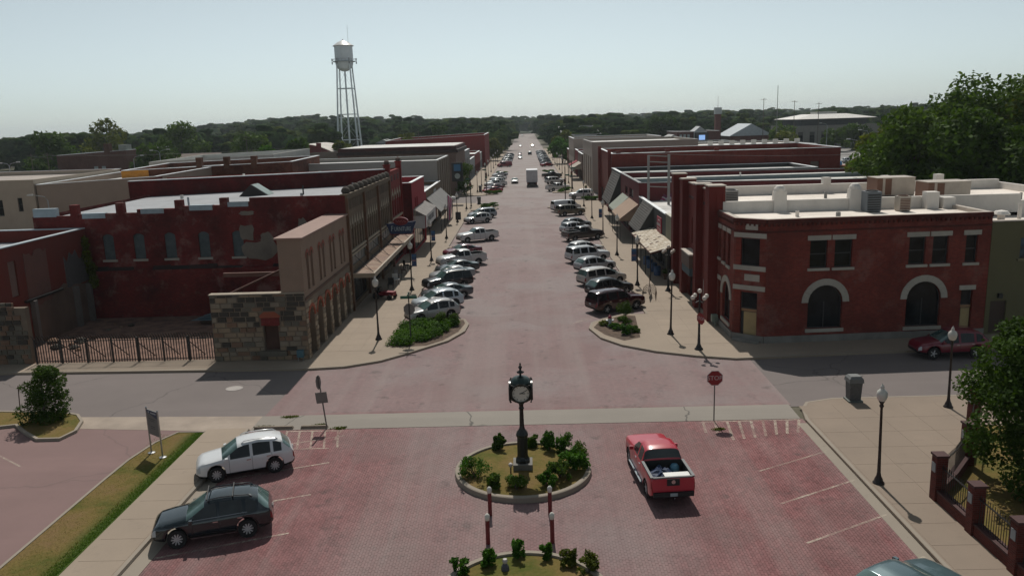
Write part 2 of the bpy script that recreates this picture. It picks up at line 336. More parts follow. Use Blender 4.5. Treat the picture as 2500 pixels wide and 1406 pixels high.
def strip(poly, w, z0, z1, closed=False):
    """a kerb of width w to the left of the polyline"""
    P = [Vector((x, y, 0)) for x, y in poly]; n = len(P); mb = MB(); off = []
    for i, p in enumerate(P):
        a = P[i - 1] if (i or closed) else p; b = P[(i + 1) % n] if (i < n - 1 or closed) else p
        d = (b - a).normalized(); off.append(p + Vector((-d.y, d.x, 0)) * w)
    for i in range(n if closed else n - 1):
        j = (i + 1) % n; c = .02 if w > 0 else -.02
        A, B, C, D = P[i], P[j], off[j], off[i]; ac = A.lerp(D, .12); bc = B.lerp(C, .12)
        mb.add([(A.x, A.y, z0), (B.x, B.y, z0), (C.x, C.y, z0), (D.x, D.y, z0), (ac.x, ac.y, z1), (bc.x, bc.y, z1), (C.x, C.y, z1), (D.x, D.y, z1)], [(4, 5, 6, 7), (0, 1, 5, 4), (2, 3, 7, 6)])
    o = mb.mesh('kerb', KERB); fix_normals(o); return o
def pavement(name, poly, h=0.13, mat=WALK):
    o = MB().prism(poly, -0.01, h).obj(name, mat); fix_normals(o.data); return tag(o, kind='structure')
def slabs(parent, x0, x1, y0, y1, nx, ny, h=0.13, inside=None, mat=None):
    dx, dy = (x1 - x0) / nx, (y1 - y0) / ny; g = .007
    mb = MB().box(-dx / 2 + g, dx / 2 - g, -dy / 2 + g, dy / 2 - g, -.004, .007); me = mb.mesh('slab', mat or WALK)
    for i in range(nx):
        for j in range(ny):
            cx, cy = x0 + (i + .5) * dx, y0 + (j + .5) * dy
            if inside is None or inside(cx, cy, dx, dy): link('slab', me, parent, (cx, cy, h))
LK = [(-140, 47.5), (-34, 47.5), (-13.4, 46.85), (-11.4, 47.1), (-9.4, 48.15), (-7.8, 49.85), (-5.6, 52.5), (-4.65, 54.9), (-4.5, 57.0), (-4.9, 58.5), (-6.2, 58.75), (-8.7, 57.7), (-9.5, 57.9)]
LK2 = [(-9.5, 93.6), (-6.4, 93.2), (-5.9, 93.9), (-6.3, 94.6), (-9.5, 94.8)]
LK3 = [(-9.5, 134.2), (-6.0, 134.0), (-4.9, 136.0), (-6.5, 141.5), (-9.5, 146.2), (-12, 147), (-140, 147)]
leftp = LK + LK2 + LK3
pl = pavement('pavement_left', leftp + [(-140, 120)]); link('kerb', strip(leftp, .17, 0, .138), pl)
slabs(pl, -13.95, -9.75, 50.5, 92.5, 3, 28); slabs(pl, -33.8, -13.9, 47.55, 48.75, 13, 1)
RK = [(140, 47.6), (22.8, 47.6), (18.8, 47.35), (14.0, 46.95), (12.2, 46.85), (10.0, 47.6), (7.7, 48.8), (5.8, 50.4), (4.6, 52.3), (4.0, 54.9), (4.3, 56.5), (5.2, 57.6), (6.9, 58.9), (8.5, 58.7)]
RK2 = [(8.5, 92.0), (5.6, 91.6), (5.2, 92.3), (5.8, 93.0), (8.5, 93.2)]
RK3 = [(8.5, 133.0), (5.0, 133.0), (3.2, 135.5), (4.5, 141.0), (8.5, 146.0), (11, 147), (140, 147)]
rp = RK + RK2 + RK3
pr = pavement('pavement_right', rp + [(140, 120)]); link('kerb', strip(rp, -.17, 0, .138), pr)
slabs(pr, 8.75, 12.85, 59.5, 91.0, 3, 21); slabs(pr, 8.9, 12.6, 50.2, 58.6, 2, 5)
for nm, sx in (('far_pavement_left', -1), ('far_pavement_right', 1)):
    x0 = -9.6 if sx < 0 else 8.6; x1 = -15.5 if sx < 0 else 14.5
    poly = [(x0, 167), (x0 + 3.6 * -sx, 166), (x0 + 3.6 * -sx, 163.5), (x0, 161.6), (x1 + sx * 110, 161.5), (x1 + sx * 110, 163.5), (x1, 164), (x1, 420), (x0, 420)]
    pavement(nm, poly)
# foreground square pavements
pf = pavement('square_pavement_left', [(-15.75, 8), (-14.0, 8), (-13.95, 37.2), (-15.95, 37.15)]); link('kerb', strip([(-13.85, 8), (-13.85, 37.1)], .16, 0, .136), pf)
slabs(pf, -15.7, -14.05, 22.0, 37.0, 1, 10); sheet('gutter_left', rect(-13.84, -13.25, 8, 36.0), 0.0235, KERB)
PR = [(12.95, 8), (12.9, 36.7), (13.2, 38.2), (13.7, 39.1), (15.2, 39.6), (60, 39.9), (60, 8)]
pq = pavement('square_pavement_right', PR, mat=WALK2); link('kerb', strip(PR[:6], -.16, 0, .136), pq)
slabs(pq, 13.15, 14.75, 22.0, 28.0, 1, 4, mat=WALK2); slabs(pq, 13.15, 28.15, 28.0, 38.5, 9, 6, mat=WALK2); sheet('gutter_right', rect(12.45, 12.9, 8, 36.5), 0.0235, KERB)
# lawn strip and islands
gl = [(-15.8, 8), (-15.95, 36.9), (-17.3, 36.9), (-17.9, 35.6), (-18.2, 33.6), (-18.25, 31.3), (-18.3, 8)]
lawn = pavement('lawn_strip', gl, 0.12, LAWN); link('kerb', strip(gl[1:], .13, 0, .15), lawn)
il = [(-60, 40.45), (-28.3, 40.35), (-24.8, 40.0), (-23.8, 39.6), (-23.1, 38.7), (-22.7, 37.4), (-22.9, 36.5), (-23.9, 36.5), (-25.0, 37.4), (-26.2, 38.5), (-28, 38.0), (-60, 37.6)]
isl = pavement('lot_island', il, 0.12, TURF); link('kerb', strip(il, .16, 0, .15), isl)
def ring(cx, cy, r, nm):
    mb = MB(); mb.lathe([(r, 0.0), (r - .02, .20), (r - .06, .225), (r - .22, .225), (r - .24, .14)], 64, (cx, cy, 0)); o = mb.obj(nm, KERB, smooth=False); o.data.polygons[-1].select = True
    g = MB().lathe([(r - .2, .10), (r - .2, .145), (r * .5, .20), (0.0, .23)], 48, (cx, cy, 0)).obj('grass_bed', TURF, o); tag(o, kind='structure'); return o
ring(*ISL[0], 'planted_island'); ring(*ISL[1], 'planted_island')
bedl = [(-9.2, 51.2), (-6.95, 51.35), (-5.95, 52.6), (-5.1, 54.8), (-4.8, 57.1), (-5.0, 58.2), (-6.2, 58.4), (-8.6, 57.4), (-9.25, 56.8)]
bedr = [(4.35, 55.0), (4.95, 53.0), (6.05, 51.4), (7.2, 52.1), (7.65, 58.1), (6.85, 58.5), (4.8, 56.4)]
sheet('planting_bed_left', bedl, .138, SOIL); sheet('planting_bed_right', bedr, .138, SOIL)
yard = sheet('fenced_lawn', [(15.1, 8), (40, 8), (40, 34.5), (20.2, 35.4), (17.4, 31.2), (15.1, 28.2)], .15, TURF)
lot_floor = sheet('ruin_floor', rect(-34.4, -14.6, 49.4, 61.9), .15, plain('rubble_floor', (0.17, 0.10, 0.075), 1.0, 0.0, 0.5, 1.2))
# painted markings
def mark(pts, z=0.026):
    o = sheet('painted_line', pts, z, LINE); del o['kind']
    o.parent = sq if z > .02 else (street if pts[0][1] > 47 else left_lot); return o
def bar(a, b, w, z=0.026):
    a = Vector(a); b = Vector(b); d = (b - a).normalized(); n = Vector((-d.y, d.x)) * w / 2
    return mark([tuple(a + n), tuple(a - n), tuple(b - n), tuple(b + n)], z)
bar((-12.0, 36.9), (-9.2, 36.85), .10); bar((-11.5, 34.7), (-9.4, 34.7), .10); bar((-9.3, 36.85), (-9.35, 35.7), .10)
for k in range(5): bar((-11.95 + .62 * k, 36.85), (-11.5 + .62 * k, 34.75), .10)
for k in range(9): bar((8.1 + .57 * k, 36.9), (7.95 + .52 * k, 36.9 - (1.35 if k < 2 else 2.5 - .12 * k)), .13)
bar((8.0, 36.92), (12.7, 36.97), .10)
for k in range(5): bar((12.7, 33.2 - 2.9 * k), (9.2, 31.3 - 2.9 * k), .10)
for k in range(4): bar((-13.2, 25.3 + 3.1 * k), (-9.0, 26.9 + 3.1 * k), .10)
bar((-26.5, 36.0), (-22.9, 33.4), .10, .016); bar((-30.5, 33.0), (-27, 30.4), .10, .016)
for k in range(11): bar((-9.3, 60.0 + 3.2 * k), (-4.4, 62.7 + 3.2 * k), .09, .014)
for k in range(11): bar((8.2, 60.6 + 3.2 * k), (3.4, 57.9 + 3.2 * k), .09, .014)
for k in range(11): bar((-9.3, 97.0 + 3.2 * k), (-4.4, 99.7 + 3.2 * k), .09, .014); bar((8.2, 96.8 + 3.2 * k), (3.4, 94.1 + 3.2 * k), .09, .014)
for k in range(4): bar((3.6 + .5 * k, 57.6 + .3 * k), (2.9 + .5 * k, 56.6 + .5 * k), .09, .014)
for (x, y) in ((-16.98, 43.77), (17.89, 43.58)):
    tag(MB().lathe([(.42, .0), (.42, .012), (.36, .012), (.35, .008), (0, .008)], 28, (x, y, .002), sx=1.15).obj('manhole_cover', metal('cast_iron', (0.10, 0.09, 0.085), 0.7, 0.3) if x > 0 else plain('pale_iron', (0.30, 0.27, 0.25), 0.7)), 'round iron manhole cover in the asphalt left of the crossing' if x < 0 else 'dark manhole cover in the shaded street below the corner building', 'manhole')
for (x0, x1, nm) in ((-13.7, -11.75, 'left'), (-11.4, -10.05, 'right')):
    tag(MB().hexa([(x0, 37.2, .02), (x1, 37.2, .02), (x1, 37.4, .02), (x0, 37.4, .02), (x0 + .05, 37.24, .15), (x1 - .05, 37.24, .15), (x1 - .05, 37.36, .15), (x0 + .05, 37.36, .15)]).obj('wheel_stop', plain('stop_concrete', (0.22, 0.18, 0.14), 0.95)), 'weathered concrete wheel stop, %s one of the pair behind the striped bay' % nm, 'wheel stop')
# ------------------------------------------------------------------ buildings: helpers
class WF:
    """a wall line seen from outside: u runs p0 -> p1, outward is to the right of that, w is outward"""
    def __init__(s, p0, p1):
        s.p0 = Vector((p0[0], p0[1], 0)); d = Vector((p1[0] - p0[0], p1[1] - p0[1], 0)); s.L = d.length; s.d = d.normalized(); s.n = Vector((s.d.y, -s.d.x, 0))
    def __call__(s, u, w, v): q = s.p0 + s.d * u + s.n * w; return (q.x, q.y, v)
    def box(s, mb, u0, u1, w0, w1, v0, v1, m=0):
        return mb.hexa([s(u0, w1, v0), s(u1, w1, v0), s(u1, w0, v0), s(u0, w0, v0), s(u0, w1, v1), s(u1, w1, v1), s(u1, w0, v1), s(u0, w0, v1)], m)
def arc(u0, u1, v1, rise, n=10):
    """points of an arch top from (u0, v1-rise) over (mid, v1) to (u1, v1-rise)"""
    if rise <= 0: return [(u0, v1), (u1, v1)]
    h = (u1 - u0) / 2; c = (u0 + u1) / 2
    R = (h * h + rise * rise) / (2 * rise); cz = v1 - R; a = math.asin(min(1, h / R))
    if rise > h: a = math.pi - a
    return [(c + R * math.sin(t), cz + R * math.cos(t)) for t in [(-a + 2 * a * k / n) for k in range(n + 1)]]
def panel(mb, wf, u0, u1, v0, v1, ops, depth=0.22, m=0):
    us = sorted({u0, u1} | {o[0] for o in ops} | {o[1] for o in ops}); vs = sorted({v0, v1} | {o[2] for o in ops} | {o[3] for o in ops})
    us = [q for q in us if u0 - 1e-6 <= q <= u1 + 1e-6]; vs = [q for q in vs if v0 - 1e-6 <= q <= v1 + 1e-6]
    for a, b in zip(us, us[1:]):
        run = None
        for c, d in zip(vs, vs[1:]):
            cu, cv = (a + b) / 2, (c + d) / 2
            if not any(o[0] < cu < o[1] and o[2] < cv < o[3] for o in ops):
                mb.quad(wf(a, 0, c), wf(b, 0, c), wf(b, 0, d), wf(a, 0, d), m)
    for o in ops:
        a, b, c, d = o[:4]; rise = o[4] if len(o) > 4 else 0; top = arc(a, b, d, rise)
        path = [(a, c)] + top + [(b, c)]
        for (p, q), (r, t) in zip(path, path[1:]): mb.quad(wf(p, 0, q), wf(p, -depth, q), wf(r, -depth, t), wf(r, 0, t), m)
        mb.quad(wf(a, 0, c), wf(b, 0, c), wf(b, -depth, c), wf(a, -depth, c), m)
        if rise > 0:
            for (p, q), (r, t) in zip(top, top[1:]): mb.quad(wf(p, 0, q), wf(r, 0, t), wf(r, 0, d), wf(p, 0, d), m)
def poly_face(mb, wf, pts, w, m=0): mb.add([wf(u, w, v) for u, v in pts], [tuple(range(len(pts)))], m)
GLASS = glass('window_glass'); BOARD = plain('grey_board', (0.075, 0.095, 0.10), 0.8, 0.0, 0.25, 2.5); WFRAME = plain('dark_frame', (0.03, 0.03, 0.032), 0.6); STONE_TRIM = stucco('trim_stone', (0.40, 0.37, 0.32), 0.3)
WR = random.Random(41)
def window(par, wf, u0, u1, v0, v1, rise=0, depth=0.22, pane=GLASS, frame=WFRAME, sill=None, lintel=None, sash=True, name='window', mull=0, curtain=None):
    """recessed window: frame, panes, sill, lintel"""
    mb = MB(); t = .06; w0, w1 = -depth, -depth + .06; top = arc(u0, u1, v1, rise)
    wf.box(mb, u0, u0 + t, w0, w1, v0, v1 - rise); wf.box(mb, u1 - t, u1, w0, w1, v0, v1 - rise); wf.box(mb, u0 + t, u1 - t, w0, w1, v0, v0 + t)
    if rise > 0:
        c = (u0 + u1) / 2; inn = [(c + (p - c) * (1 - 2 * t / (u1 - u0)), q - t * .9) for p, q in top]
        for k in range(len(top) - 1):
            (a, b), (e, f), (g, h), (i, j) = top[k], top[k + 1], inn[k + 1], inn[k]
            mb.quad(wf(i, w1, j), wf(g, w1, h), wf(e, w1, f), wf(a, w1, b)); mb.quad(wf(i, w0, j), wf(g, w0, h), wf(g, w1, h), wf(i, w1, j))
    else: wf.box(mb, u0 + t, u1 - t, w0, w1, v1 - t, v1)
    mid = (v0 + v1 - rise * .3) / 2
    if sash: wf.box(mb, u0 + t, u1 - t, w0, w1 + .02, mid - .035, mid + .035)
    for k in range(mull): uu = u0 + (u1 - u0) * (k + 1) / (mull + 1); wf.box(mb, uu - .03, uu + .03, w0, w1 - .006, v0 + t, v1 - rise - (0 if rise else t))
    o = mb.obj(name, frame, par)
    def pn(lo, hi, arch, w):
        b = MB(); pts = [(u0 + .02, lo), (u1 - .02, lo)] + ([(p, q - .01) for p, q in reversed(top)] if arch else [(u1 - .02, hi), (u0 + .02, hi)]); poly_face(b, wf, pts, w); return b.obj('pane', pane, o)
    if sash: pn(v0 + .02, mid, False, w0 + .025); pn(mid, v1 - .02, rise > 0, w0 + .035)
    else: pn(v0 + .02, v1 - .02, rise > 0, w0 + .03)
    if sash and pane is GLASS and WR.random() < .4:
        hb = WR.uniform(.25, .6); b = MB(); b.quad(wf(u0 + .07, w0 + .042, mid + (v1 - rise - mid) * (1 - hb)), wf(u1 - .07, w0 + .042, mid + (v1 - rise - mid) * (1 - hb)), wf(u1 - .07, w0 + .042, v1 - rise - .07), wf(u0 + .07, w0 + .042, v1 - rise - .07)); b.obj('blind', plain('window_blind', (0.055, 0.052, 0.045), 0.8), o)
    if sill: b = MB(); wf.box(b, u0 - .14, u1 + .14, -.06, .10, v0 - .17, v0 - .004); b.obj('sill', sill, o)
    if lintel: b = MB(); wf.box(b, u0 - .18, u1 + .18, -.02, .05, v1 + .004, v1 + .30); b.obj('lintel', lintel, o)
    return o
def shell(mb, poly, z0, z1, roofz, th=0.3, skip=(), m=0):
    """outer walls + parapet tops + inner parapet faces; poly counter-clockwise, z1 may be a list per vertex"""
    n = len(poly); zt = z1 if isinstance(z1, (list, tuple)) else [z1] * n
    P = [Vector((x, y)) for x, y in poly]; inn = []
    for i in range(n):
        a, b, c = P[i - 1], P[i], P[(i + 1) % n]; d1 = (b - a).normalized(); d2 = (c - b).normalized(); n1 = Vector((-d1.y, d1.x)); n2 = Vector((-d2.y, d2.x)); k = (n1 + n2); k = k / max(.2, k.dot(n1) + 0.0) if k.length > 1e-6 else n1; inn.append(b + k * th)
    for i in range(n):
        j = (i + 1) % n; A, B = P[i], P[j]; a, b = inn[i], inn[j]
        if i not in skip: mb.quad((A.x, A.y, z0), (B.x, B.y, z0), (B.x, B.y, zt[j]), (A.x, A.y, zt[i]), m)
        mb.quad((A.x, A.y, zt[i]), (B.x, B.y, zt[j]), (b.x, b.y, zt[j]), (a.x, a.y, zt[i]), m)
        mb.quad((a.x, a.y, zt[i]), (b.x, b.y, zt[j]), (b.x, b.y, roofz), (a.x, a.y, roofz), m)
    return inn
def coping(par, poly, z1, mat, th=0.36, h=0.07, out=0.05, which=None):
    n = len(poly); zt = z1 if isinstance(z1, (list, tuple)) else [z1] * n
    for i in range(n):
        if which is not None and i not in which: continue
        j = (i + 1) % n; wf = WF(poly[i], poly[j]); mb = MB(); e = .004 * i
        mb.hexa([wf(0, out, zt[i] + e), wf(wf.L, out, zt[j] + e), wf(wf.L, -th, zt[j] + e), wf(0, -th, zt[i] + e), wf(0, out, zt[i] + h + e), wf(wf.L, out, zt[j] + h + e), wf(wf.L, -th, zt[j] + h + e), wf(0, -th, zt[i] + h + e)]); mb.obj('coping', mat, par)
def building(name, label, poly, h, wall, roofm, roof_drop=0.6, cop=None, ops={}, which=None, cat='building', base=0.0, th=0.3, group=None):
    """poly counter-clockwise; ops: wall index -> list of openings (u0,u1,v0,v1[,rise])"""
    par = thing(name, label, cat, (poly[0][0], poly[0][1], 0), 0, group); zt = h if isinstance(h, (list, tuple)) else [h] * len(poly); rz = min(zt) - roof_drop
    mb = MB(); inn = shell(mb, poly, base, zt, rz, th, skip=tuple(ops)); wfs = {}
    for i, o in ops.items():
        wf = WF(poly[i], poly[(i + 1) % len(poly)]); wfs[i] = wf
        zz = min(zt[i], zt[(i + 1) % len(poly)]); panel(mb, wf, 0, wf.L, base, zz, o)
        if abs(zt[i] - zt[(i + 1) % len(poly)]) > .01:
            mb.add([wf(0, 0, zz), wf(wf.L, 0, zz), wf(wf.L, 0, zt[(i + 1) % len(poly)]), wf(0, 0, zt[i])], [(0, 1, 2, 3)])
    mb.obj('wall', wall, par); r = MB(); r.add([(p.x, p.y, rz + .01) for p in inn], [tuple(range(len(inn)))]); r.obj('roof', roofm, par)
    if cop: coping(par, poly, zt, cop, which=which, th=th + .05)
    return par, wfs
def boxpoly(x0, x1, y0, y1): return [(x0, y0), (x1, y0), (x1, y1), (x0, y1)]   # 0 south, 1 east, 2 north, 3 west
def roof_unit(x, y, z, sx, sy, sz, label, body, dark, rz=0.0, kind=0):
    """rooftop air conditioning unit: body, louvre panels, top fan"""
    t = thing('air_conditioner', label, 'air conditioner', (x, y, z), rz); b = MB().box(-sx / 2, sx / 2, -sy / 2, sy / 2, 0.06, sz); b.box(-sx / 2 + .05, -sx / 2 + .15, -sy / 2, sy / 2, 0, .06); b.box(sx / 2 - .15, sx / 2 - .05, -sy / 2, sy / 2, 0, .06); b.obj('housing', body, t, world=False)
    if kind == 0:
        for k in range(7): MB().box(-sx / 2 + .06, sx / 2 - .06, -sy / 2 - .02, -sy / 2 - .003, .14 + k * (sz - .25) / 7, .14 + (k + .6) * (sz - .25) / 7).obj('louvre', dark, t, world=False)
        MB().lathe([(min(sx, sy) * .42, sz), (min(sx, sy) * .42, sz + .06), (min(sx, sy) * .36, sz + .06), (min(sx, sy) * .34, sz + .02), (.05, sz + .03), (0, sz + .03)], 16).obj('fan_guard', dark, t, world=False)
    else:
        MB().box(-sx / 2 - .012, -sx / 2 + sx * .14, -sy / 2 - .02, sy / 2 + .02, .1, sz - .02).obj('grille', dark, t, world=False)
        MB().box(-sx / 2 + sx * .21, -sx / 2 + sx * .38, -sy / 2 - .02, -sy / 2 - .003, .1, sz - .05).obj('grille', dark, t, world=False)
        MB().box(-sx / 2 - .03, sx / 2 + .03, -sy / 2 - .03, sy / 2 + .03, sz, sz + .04).obj('lid', body, t, world=False)
    return t
def pipe_vent(x, y, z, label, mat, h=0.6, r=0.12, mush=False):
    p = [(r, 0), (r, h)] + ([(r * 2.4, h), (r * 2.4, h + .05), (r * 1.7, h + .22), (0, h + .3)] if mush else [(r * .8, h + .02), (r * .8, h - .1), (0, h - .1)])
    return tag(MB().lathe(p, 12, (x, y, z)).obj('roof_vent', mat, smooth=False), label, 'roof vent')
WHITE_ROOF = roofing('white_membrane', (0.66, 0.64, 0.61)); PINK_ROOF = roofing('pink_membrane', (0.82, 0.74, 0.66), (0.52, 0.45, 0.39)); GREY_ROOF = roofing('grey_membrane', (0.30, 0.31, 0.33), (0.20, 0.20, 0.21)); DARK_ROOF = roofing('tar_roof', (0.07, 0.068, 0.066), (0.15, 0.14, 0.13))  # the pink one is a pale membrane for the right-hand roofs
RED = brick('dark_red_brick', (0.150, 0.014, 0.014), (0.095, 0.009, 0.010), (0.075, 0.024, 0.022), 0.6)
RED_W = brick('worn_red_brick', (0.225, 0.028, 0.026), (0.140, 0.018, 0.018), (0.12, 0.046, 0.040), 0.65, 0.21, 0.075, (0.035, 0.012, 0.011), 0.40)
RED_C = brick('corner_red_brick', (0.245, 0.042, 0.029), (0.155, 0.027, 0.021), (0.15, 0.072, 0.058), 0.5, 0.21, 0.075, (0.038, 0.015, 0.012), 0.22)
TANB = brick('tan_brick', (0.195, 0.142, 0.092), (0.15, 0.112, 0.075), (0.16, 0.13, 0.10), 0.35)
BROWNB = brick('brown_brick', (0.20, 0.135, 0.11), (0.165, 0.115, 0.095), (0.18, 0.14, 0.115), 0.25)
WHITE_TRIM = plain('white_coping', (0.66, 0.68, 0.69), 0.6, 0.0, 0.2, 1.0)
BLACK = plain('black_iron', (0.012, 0.012, 0.013), 0.45, 0.0, 0.2, 2.0)

# ------------------------------------------------------------------ stone masonry: each stone an object
def masonry(par, wf, u0, u1, v0, v1, ops, rh, lo, hi, mats, seed, depth=.05, maxn=999):
    rnd = random.Random(seed); b = MB(); c = .06
    b.add([(0 + c, 0, 0 + c), (1 - c, 0, 0 + c), (1 - c, 0, 1 - c), (0 + c, 0, 1 - c), (0, 1, 0), (1, 1, 0), (1, 1, 1), (0, 1, 1)], [(0, 1, 2, 3), (0, 4, 5, 1), (1, 5, 6, 2), (2, 6, 7, 3), (3, 7, 4, 0)])
    vari = [b.mesh('stone', m) for m in mats]
    for q in vari: fix_normals(q)
    n = 0; v = v0; rz = math.atan2(wf.d.y, wf.d.x)
    while v < v1 - .08:
        h = min(rh * rnd.uniform(.8, 1.2), v1 - v); u = u0 - rnd.uniform(0, .3)
        while u < u1 - .05:
            l = rnd.uniform(lo, hi); segs = [(max(u, u0), min(u + l, u1))]
            for o in ops:
                if v + h * .5 > o[2] and v + h * .5 < o[3]:
                    a, bb = o[0], o[1]
                    if len(o) > 4 and o[4] > 0:
                        zs = o[3] - o[4]
                        if v + h * .5 > zs:
                            f = math.sqrt(max(0.0, 1 - ((v + h * .4 - zs) / o[4]) ** 2)); mdl = (a + bb) / 2; a, bb = mdl - (bb - a) / 2 * f, mdl + (bb - mdl) * f
                    ns = []
                    for p, q in segs:
                        if q <= a or p >= bb: ns.append((p, q))
                        else:
                            if a - p > .08: ns.append((p, a))
                            if q - bb > .08: ns.append((bb, q))
                    segs = ns
            for p, q in segs:
                if q - p < .07 or n >= maxn: continue
                g = .014; w = depth * rnd.uniform(.5, 1.3); P = wf(p + g, w, v + g)
                f_ = (v - v0) / (v1 - v0); o = link('stone', vari[min(len(vari) - 1, (2 if len(vari) > 4 and rnd.random() < .12 + .45 * (f_ > .55) else rnd.choice((0, 0, 4, 3, 1) if len(vari) > 4 else range(len(vari)))))], par); o.location = Vector(P) - Vector(par.location); o.rotation_euler = (0, 0, rz); o.scale = (q - p - 2 * g, w + .06, h - 2 * g); n += 1
            u += l
        v += h
    return n
STN = [stucco('stone_tan', (0.27, 0.20, 0.135), 0.4), stucco('stone_grey', (0.135, 0.12, 0.095), 0.5), stucco('stone_dark', (0.058, 0.05, 0.042), 0.3), stucco('stone_rust', (0.20, 0.12, 0.08), 0.4), stucco('stone_buff', (0.245, 0.20, 0.15), 0.4)]
MORTAR = stucco('old_mortar', (0.20, 0.155, 0.115), 0.5)
TERRA = stucco('terracotta_paint', (0.32, 0.085, 0.048), 0.35); BROWNST = stucco('brown_stucco', (0.265, 0.185, 0.138), 0.22)

# ---- ruined stone arcade building on the left corner
R = thing('ruined_arcade_building', 'roofless stone arcade building with brown upper storey on the left corner', 'building', (-14, 48.9, 0))
ws = WF((-19.95, 48.9), (-14, 48.9)); door = (3.2, 4.15, 0.75, 2.35)
mb = MB(); panel(mb, ws, 0, ws.L, 0.13, 4.36, [door], .4); mb.quad(ws(0, -.45, .13), ws(ws.L, -.45, .13), ws(ws.L, -.45, 4.36), ws(0, -.45, 4.36)); mb.quad(ws(0, 0, .13), ws(0, -.45, .13), ws(0, -.45, 4.36), ws(0, 0, 4.36)); mb.quad(ws(0, 0, 4.36), ws(ws.L, 0, 4.36), ws(ws.L, -.45, 4.36), ws(0, -.45, 4.36)); mb.obj('end_wall', MORTAR, R)
masonry(R, ws, 0, ws.L, .13, 4.34, [door, (3.0, 4.35, 2.36, 3.2)], .30, .38, .85, STN, 5, maxn=185)
mb = MB(); ws.box(mb, 2.9, 4.6, 0.0, .22, .42, .74); mb.obj('door_step', STN[1], R)
mb = MB(); ws.box(mb, 3.1, 4.25, .02, .05, 2.36, 2.85); mb.obj('brick_infill', RED_W, R)
mb = MB(); poly_face(mb, ws, [(3.05, 2.86), (4.3, 2.86), (4.32, 3.0), (4.0, 3.25), (3.3, 3.25), (3.02, 3.0)], .05); mb.obj('arch_infill', TERRA, R)
mb = MB(); ws.box(mb, 3.2, 4.15, -.36, -.3, .75, 2.35); mb.obj('door', plain('old_door', (0.07, 0.032, 0.022), 0.8, 0, 0.3), R)
mb = MB(); ws.box(mb, -.05, 5.95, -.5, .06, 4.362, 4.42); mb.obj('coping', plain('lime_coping', (0.33, 0.28, 0.22), 0.9), R)
wa = WF((-14, 48.9), (-14, 61.95)); AR = [(0.55 + 2.08 * k, 1.95 + 2.08 * k, .14, 3.28, .70) for k in range(6)]
mb = MB(); panel(mb, wa, 0, wa.L, .13, 3.88, AR, .55); mb.obj('arcade_wall', MORTAR, R)
masonry(R, wa, 0.02, wa.L, .13, 3.86, AR, .33, .40, .8, [stucco('stone_lit_pale', (0.40, 0.32, 0.235), 0.35), STN[0], STN[4], stucco('stone_lit_cream', (0.34, 0.27, 0.19), 0.4)], 8, maxn=140)  # street-side stones made paler: bounced pavement light is put into their colour
for a in AR:
    top = arc(a[0], a[1], a[3], a[4]); out = [((a[0] + a[1]) / 2 + (p - (a[0] + a[1]) / 2) * 1.28, a[3] - a[4] + (q - a[3] + a[4]) * 1.28) for p, q in top]
    mb = MB()
    for k in range(len(top) - 1): mb.hexa([wa(*(top[k][0], .0, top[k][1])), wa(top[k + 1][0], 0, top[k + 1][1]), wa(top[k + 1][0], .08, top[k + 1][1]), wa(top[k][0], .08, top[k][1]), wa(out[k][0], 0, out[k][1]), wa(out[k + 1][0], 0, out[k + 1][1]), wa(out[k + 1][0], .08, out[k + 1][1]), wa(out[k][0], .08, out[k][1])])
    ao = mb.obj('arch_ring', TERRA, R)
    mb = MB(); poly_face(mb, wa, [(a[0], 2.05), (a[1], 2.05)] + list(reversed(top)), -.3); mb.obj('arch_infill', plain('rust_panel', (0.135, 0.045, 0.026), 0.85, 0, 0.5, 2.0), R)
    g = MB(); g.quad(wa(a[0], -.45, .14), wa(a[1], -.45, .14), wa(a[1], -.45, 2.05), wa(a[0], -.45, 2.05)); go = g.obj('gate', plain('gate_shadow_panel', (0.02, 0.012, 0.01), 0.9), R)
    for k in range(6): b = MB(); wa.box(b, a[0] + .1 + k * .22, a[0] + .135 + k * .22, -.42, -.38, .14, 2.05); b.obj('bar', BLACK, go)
UP = [(-15.45, 48.95), (-14.0, 48.95), (-14.0, 61.95), (-15.45, 61.95)]
wins = []
for g in range(4):
    for k in range(2): u = .95 + g * 3.05 + k * 1.02; wins.append((u, u + .56, 4.35, 6.75, .28))
mb = MB(); wf = WF(UP[1], UP[2]); wf0 = WF(UP[0], UP[1]); panel(mb, wf, 0, wf.L, 3.885, 7.72, wins, .3); mb.quad(*[wf0(a, 0, b) for a, b in ((0, 3.885), (wf0.L, 3.885), (wf0.L, 7.72), (0, 7.72))])
mb.quad((-15.45, 61.95, 3.885), (-15.45, 48.95, 3.885), (-15.45, 48.95, 7.72), (-15.45, 61.95, 7.72)); mb.quad((-15.45, 48.95, 7.72), (-14, 48.95, 7.72), (-14, 61.95, 7.72), (-15.45, 61.95, 7.72)); mb.quad((-15.45, 48.95, 3.885), (-14, 48.95, 3.885), (-14, 61.95, 3.885), (-15.45, 61.95, 3.885)); mb.obj('upper_wall', BROWNST, R)
for w_ in wins:
    o = window(R, wf, *w_, depth=.28, pane=plain('rusty_infill', (0.085, 0.03, 0.018), 0.9, 0, 0.5, 5.0), frame=plain('rust_frame', (0.07, 0.028, 0.018), 0.8), sash=False)
    b = MB(); t = arc(w_[0] - .14, w_[1] + .14, w_[3] + .2, .42); poly_face(b, wf, [(w_[0] - .14, w_[3] - .35), (w_[0] - .002, w_[3] - .35)] + arc(w_[0] - .002, w_[1] + .002, w_[3], .28) + [(w_[1] + .14, w_[3] - .35)] + list(reversed(t)), .03); b.obj('hood', stucco('pink_hood', (0.27, 0.075, 0.052), 0.2), o)
mb = MB(); wf.box(mb, 0, wf.L, 0, .07, 3.89, 4.05); mb.obj('string_course', stucco('dark_course', (0.12, 0.07, 0.052), 0.3), R)
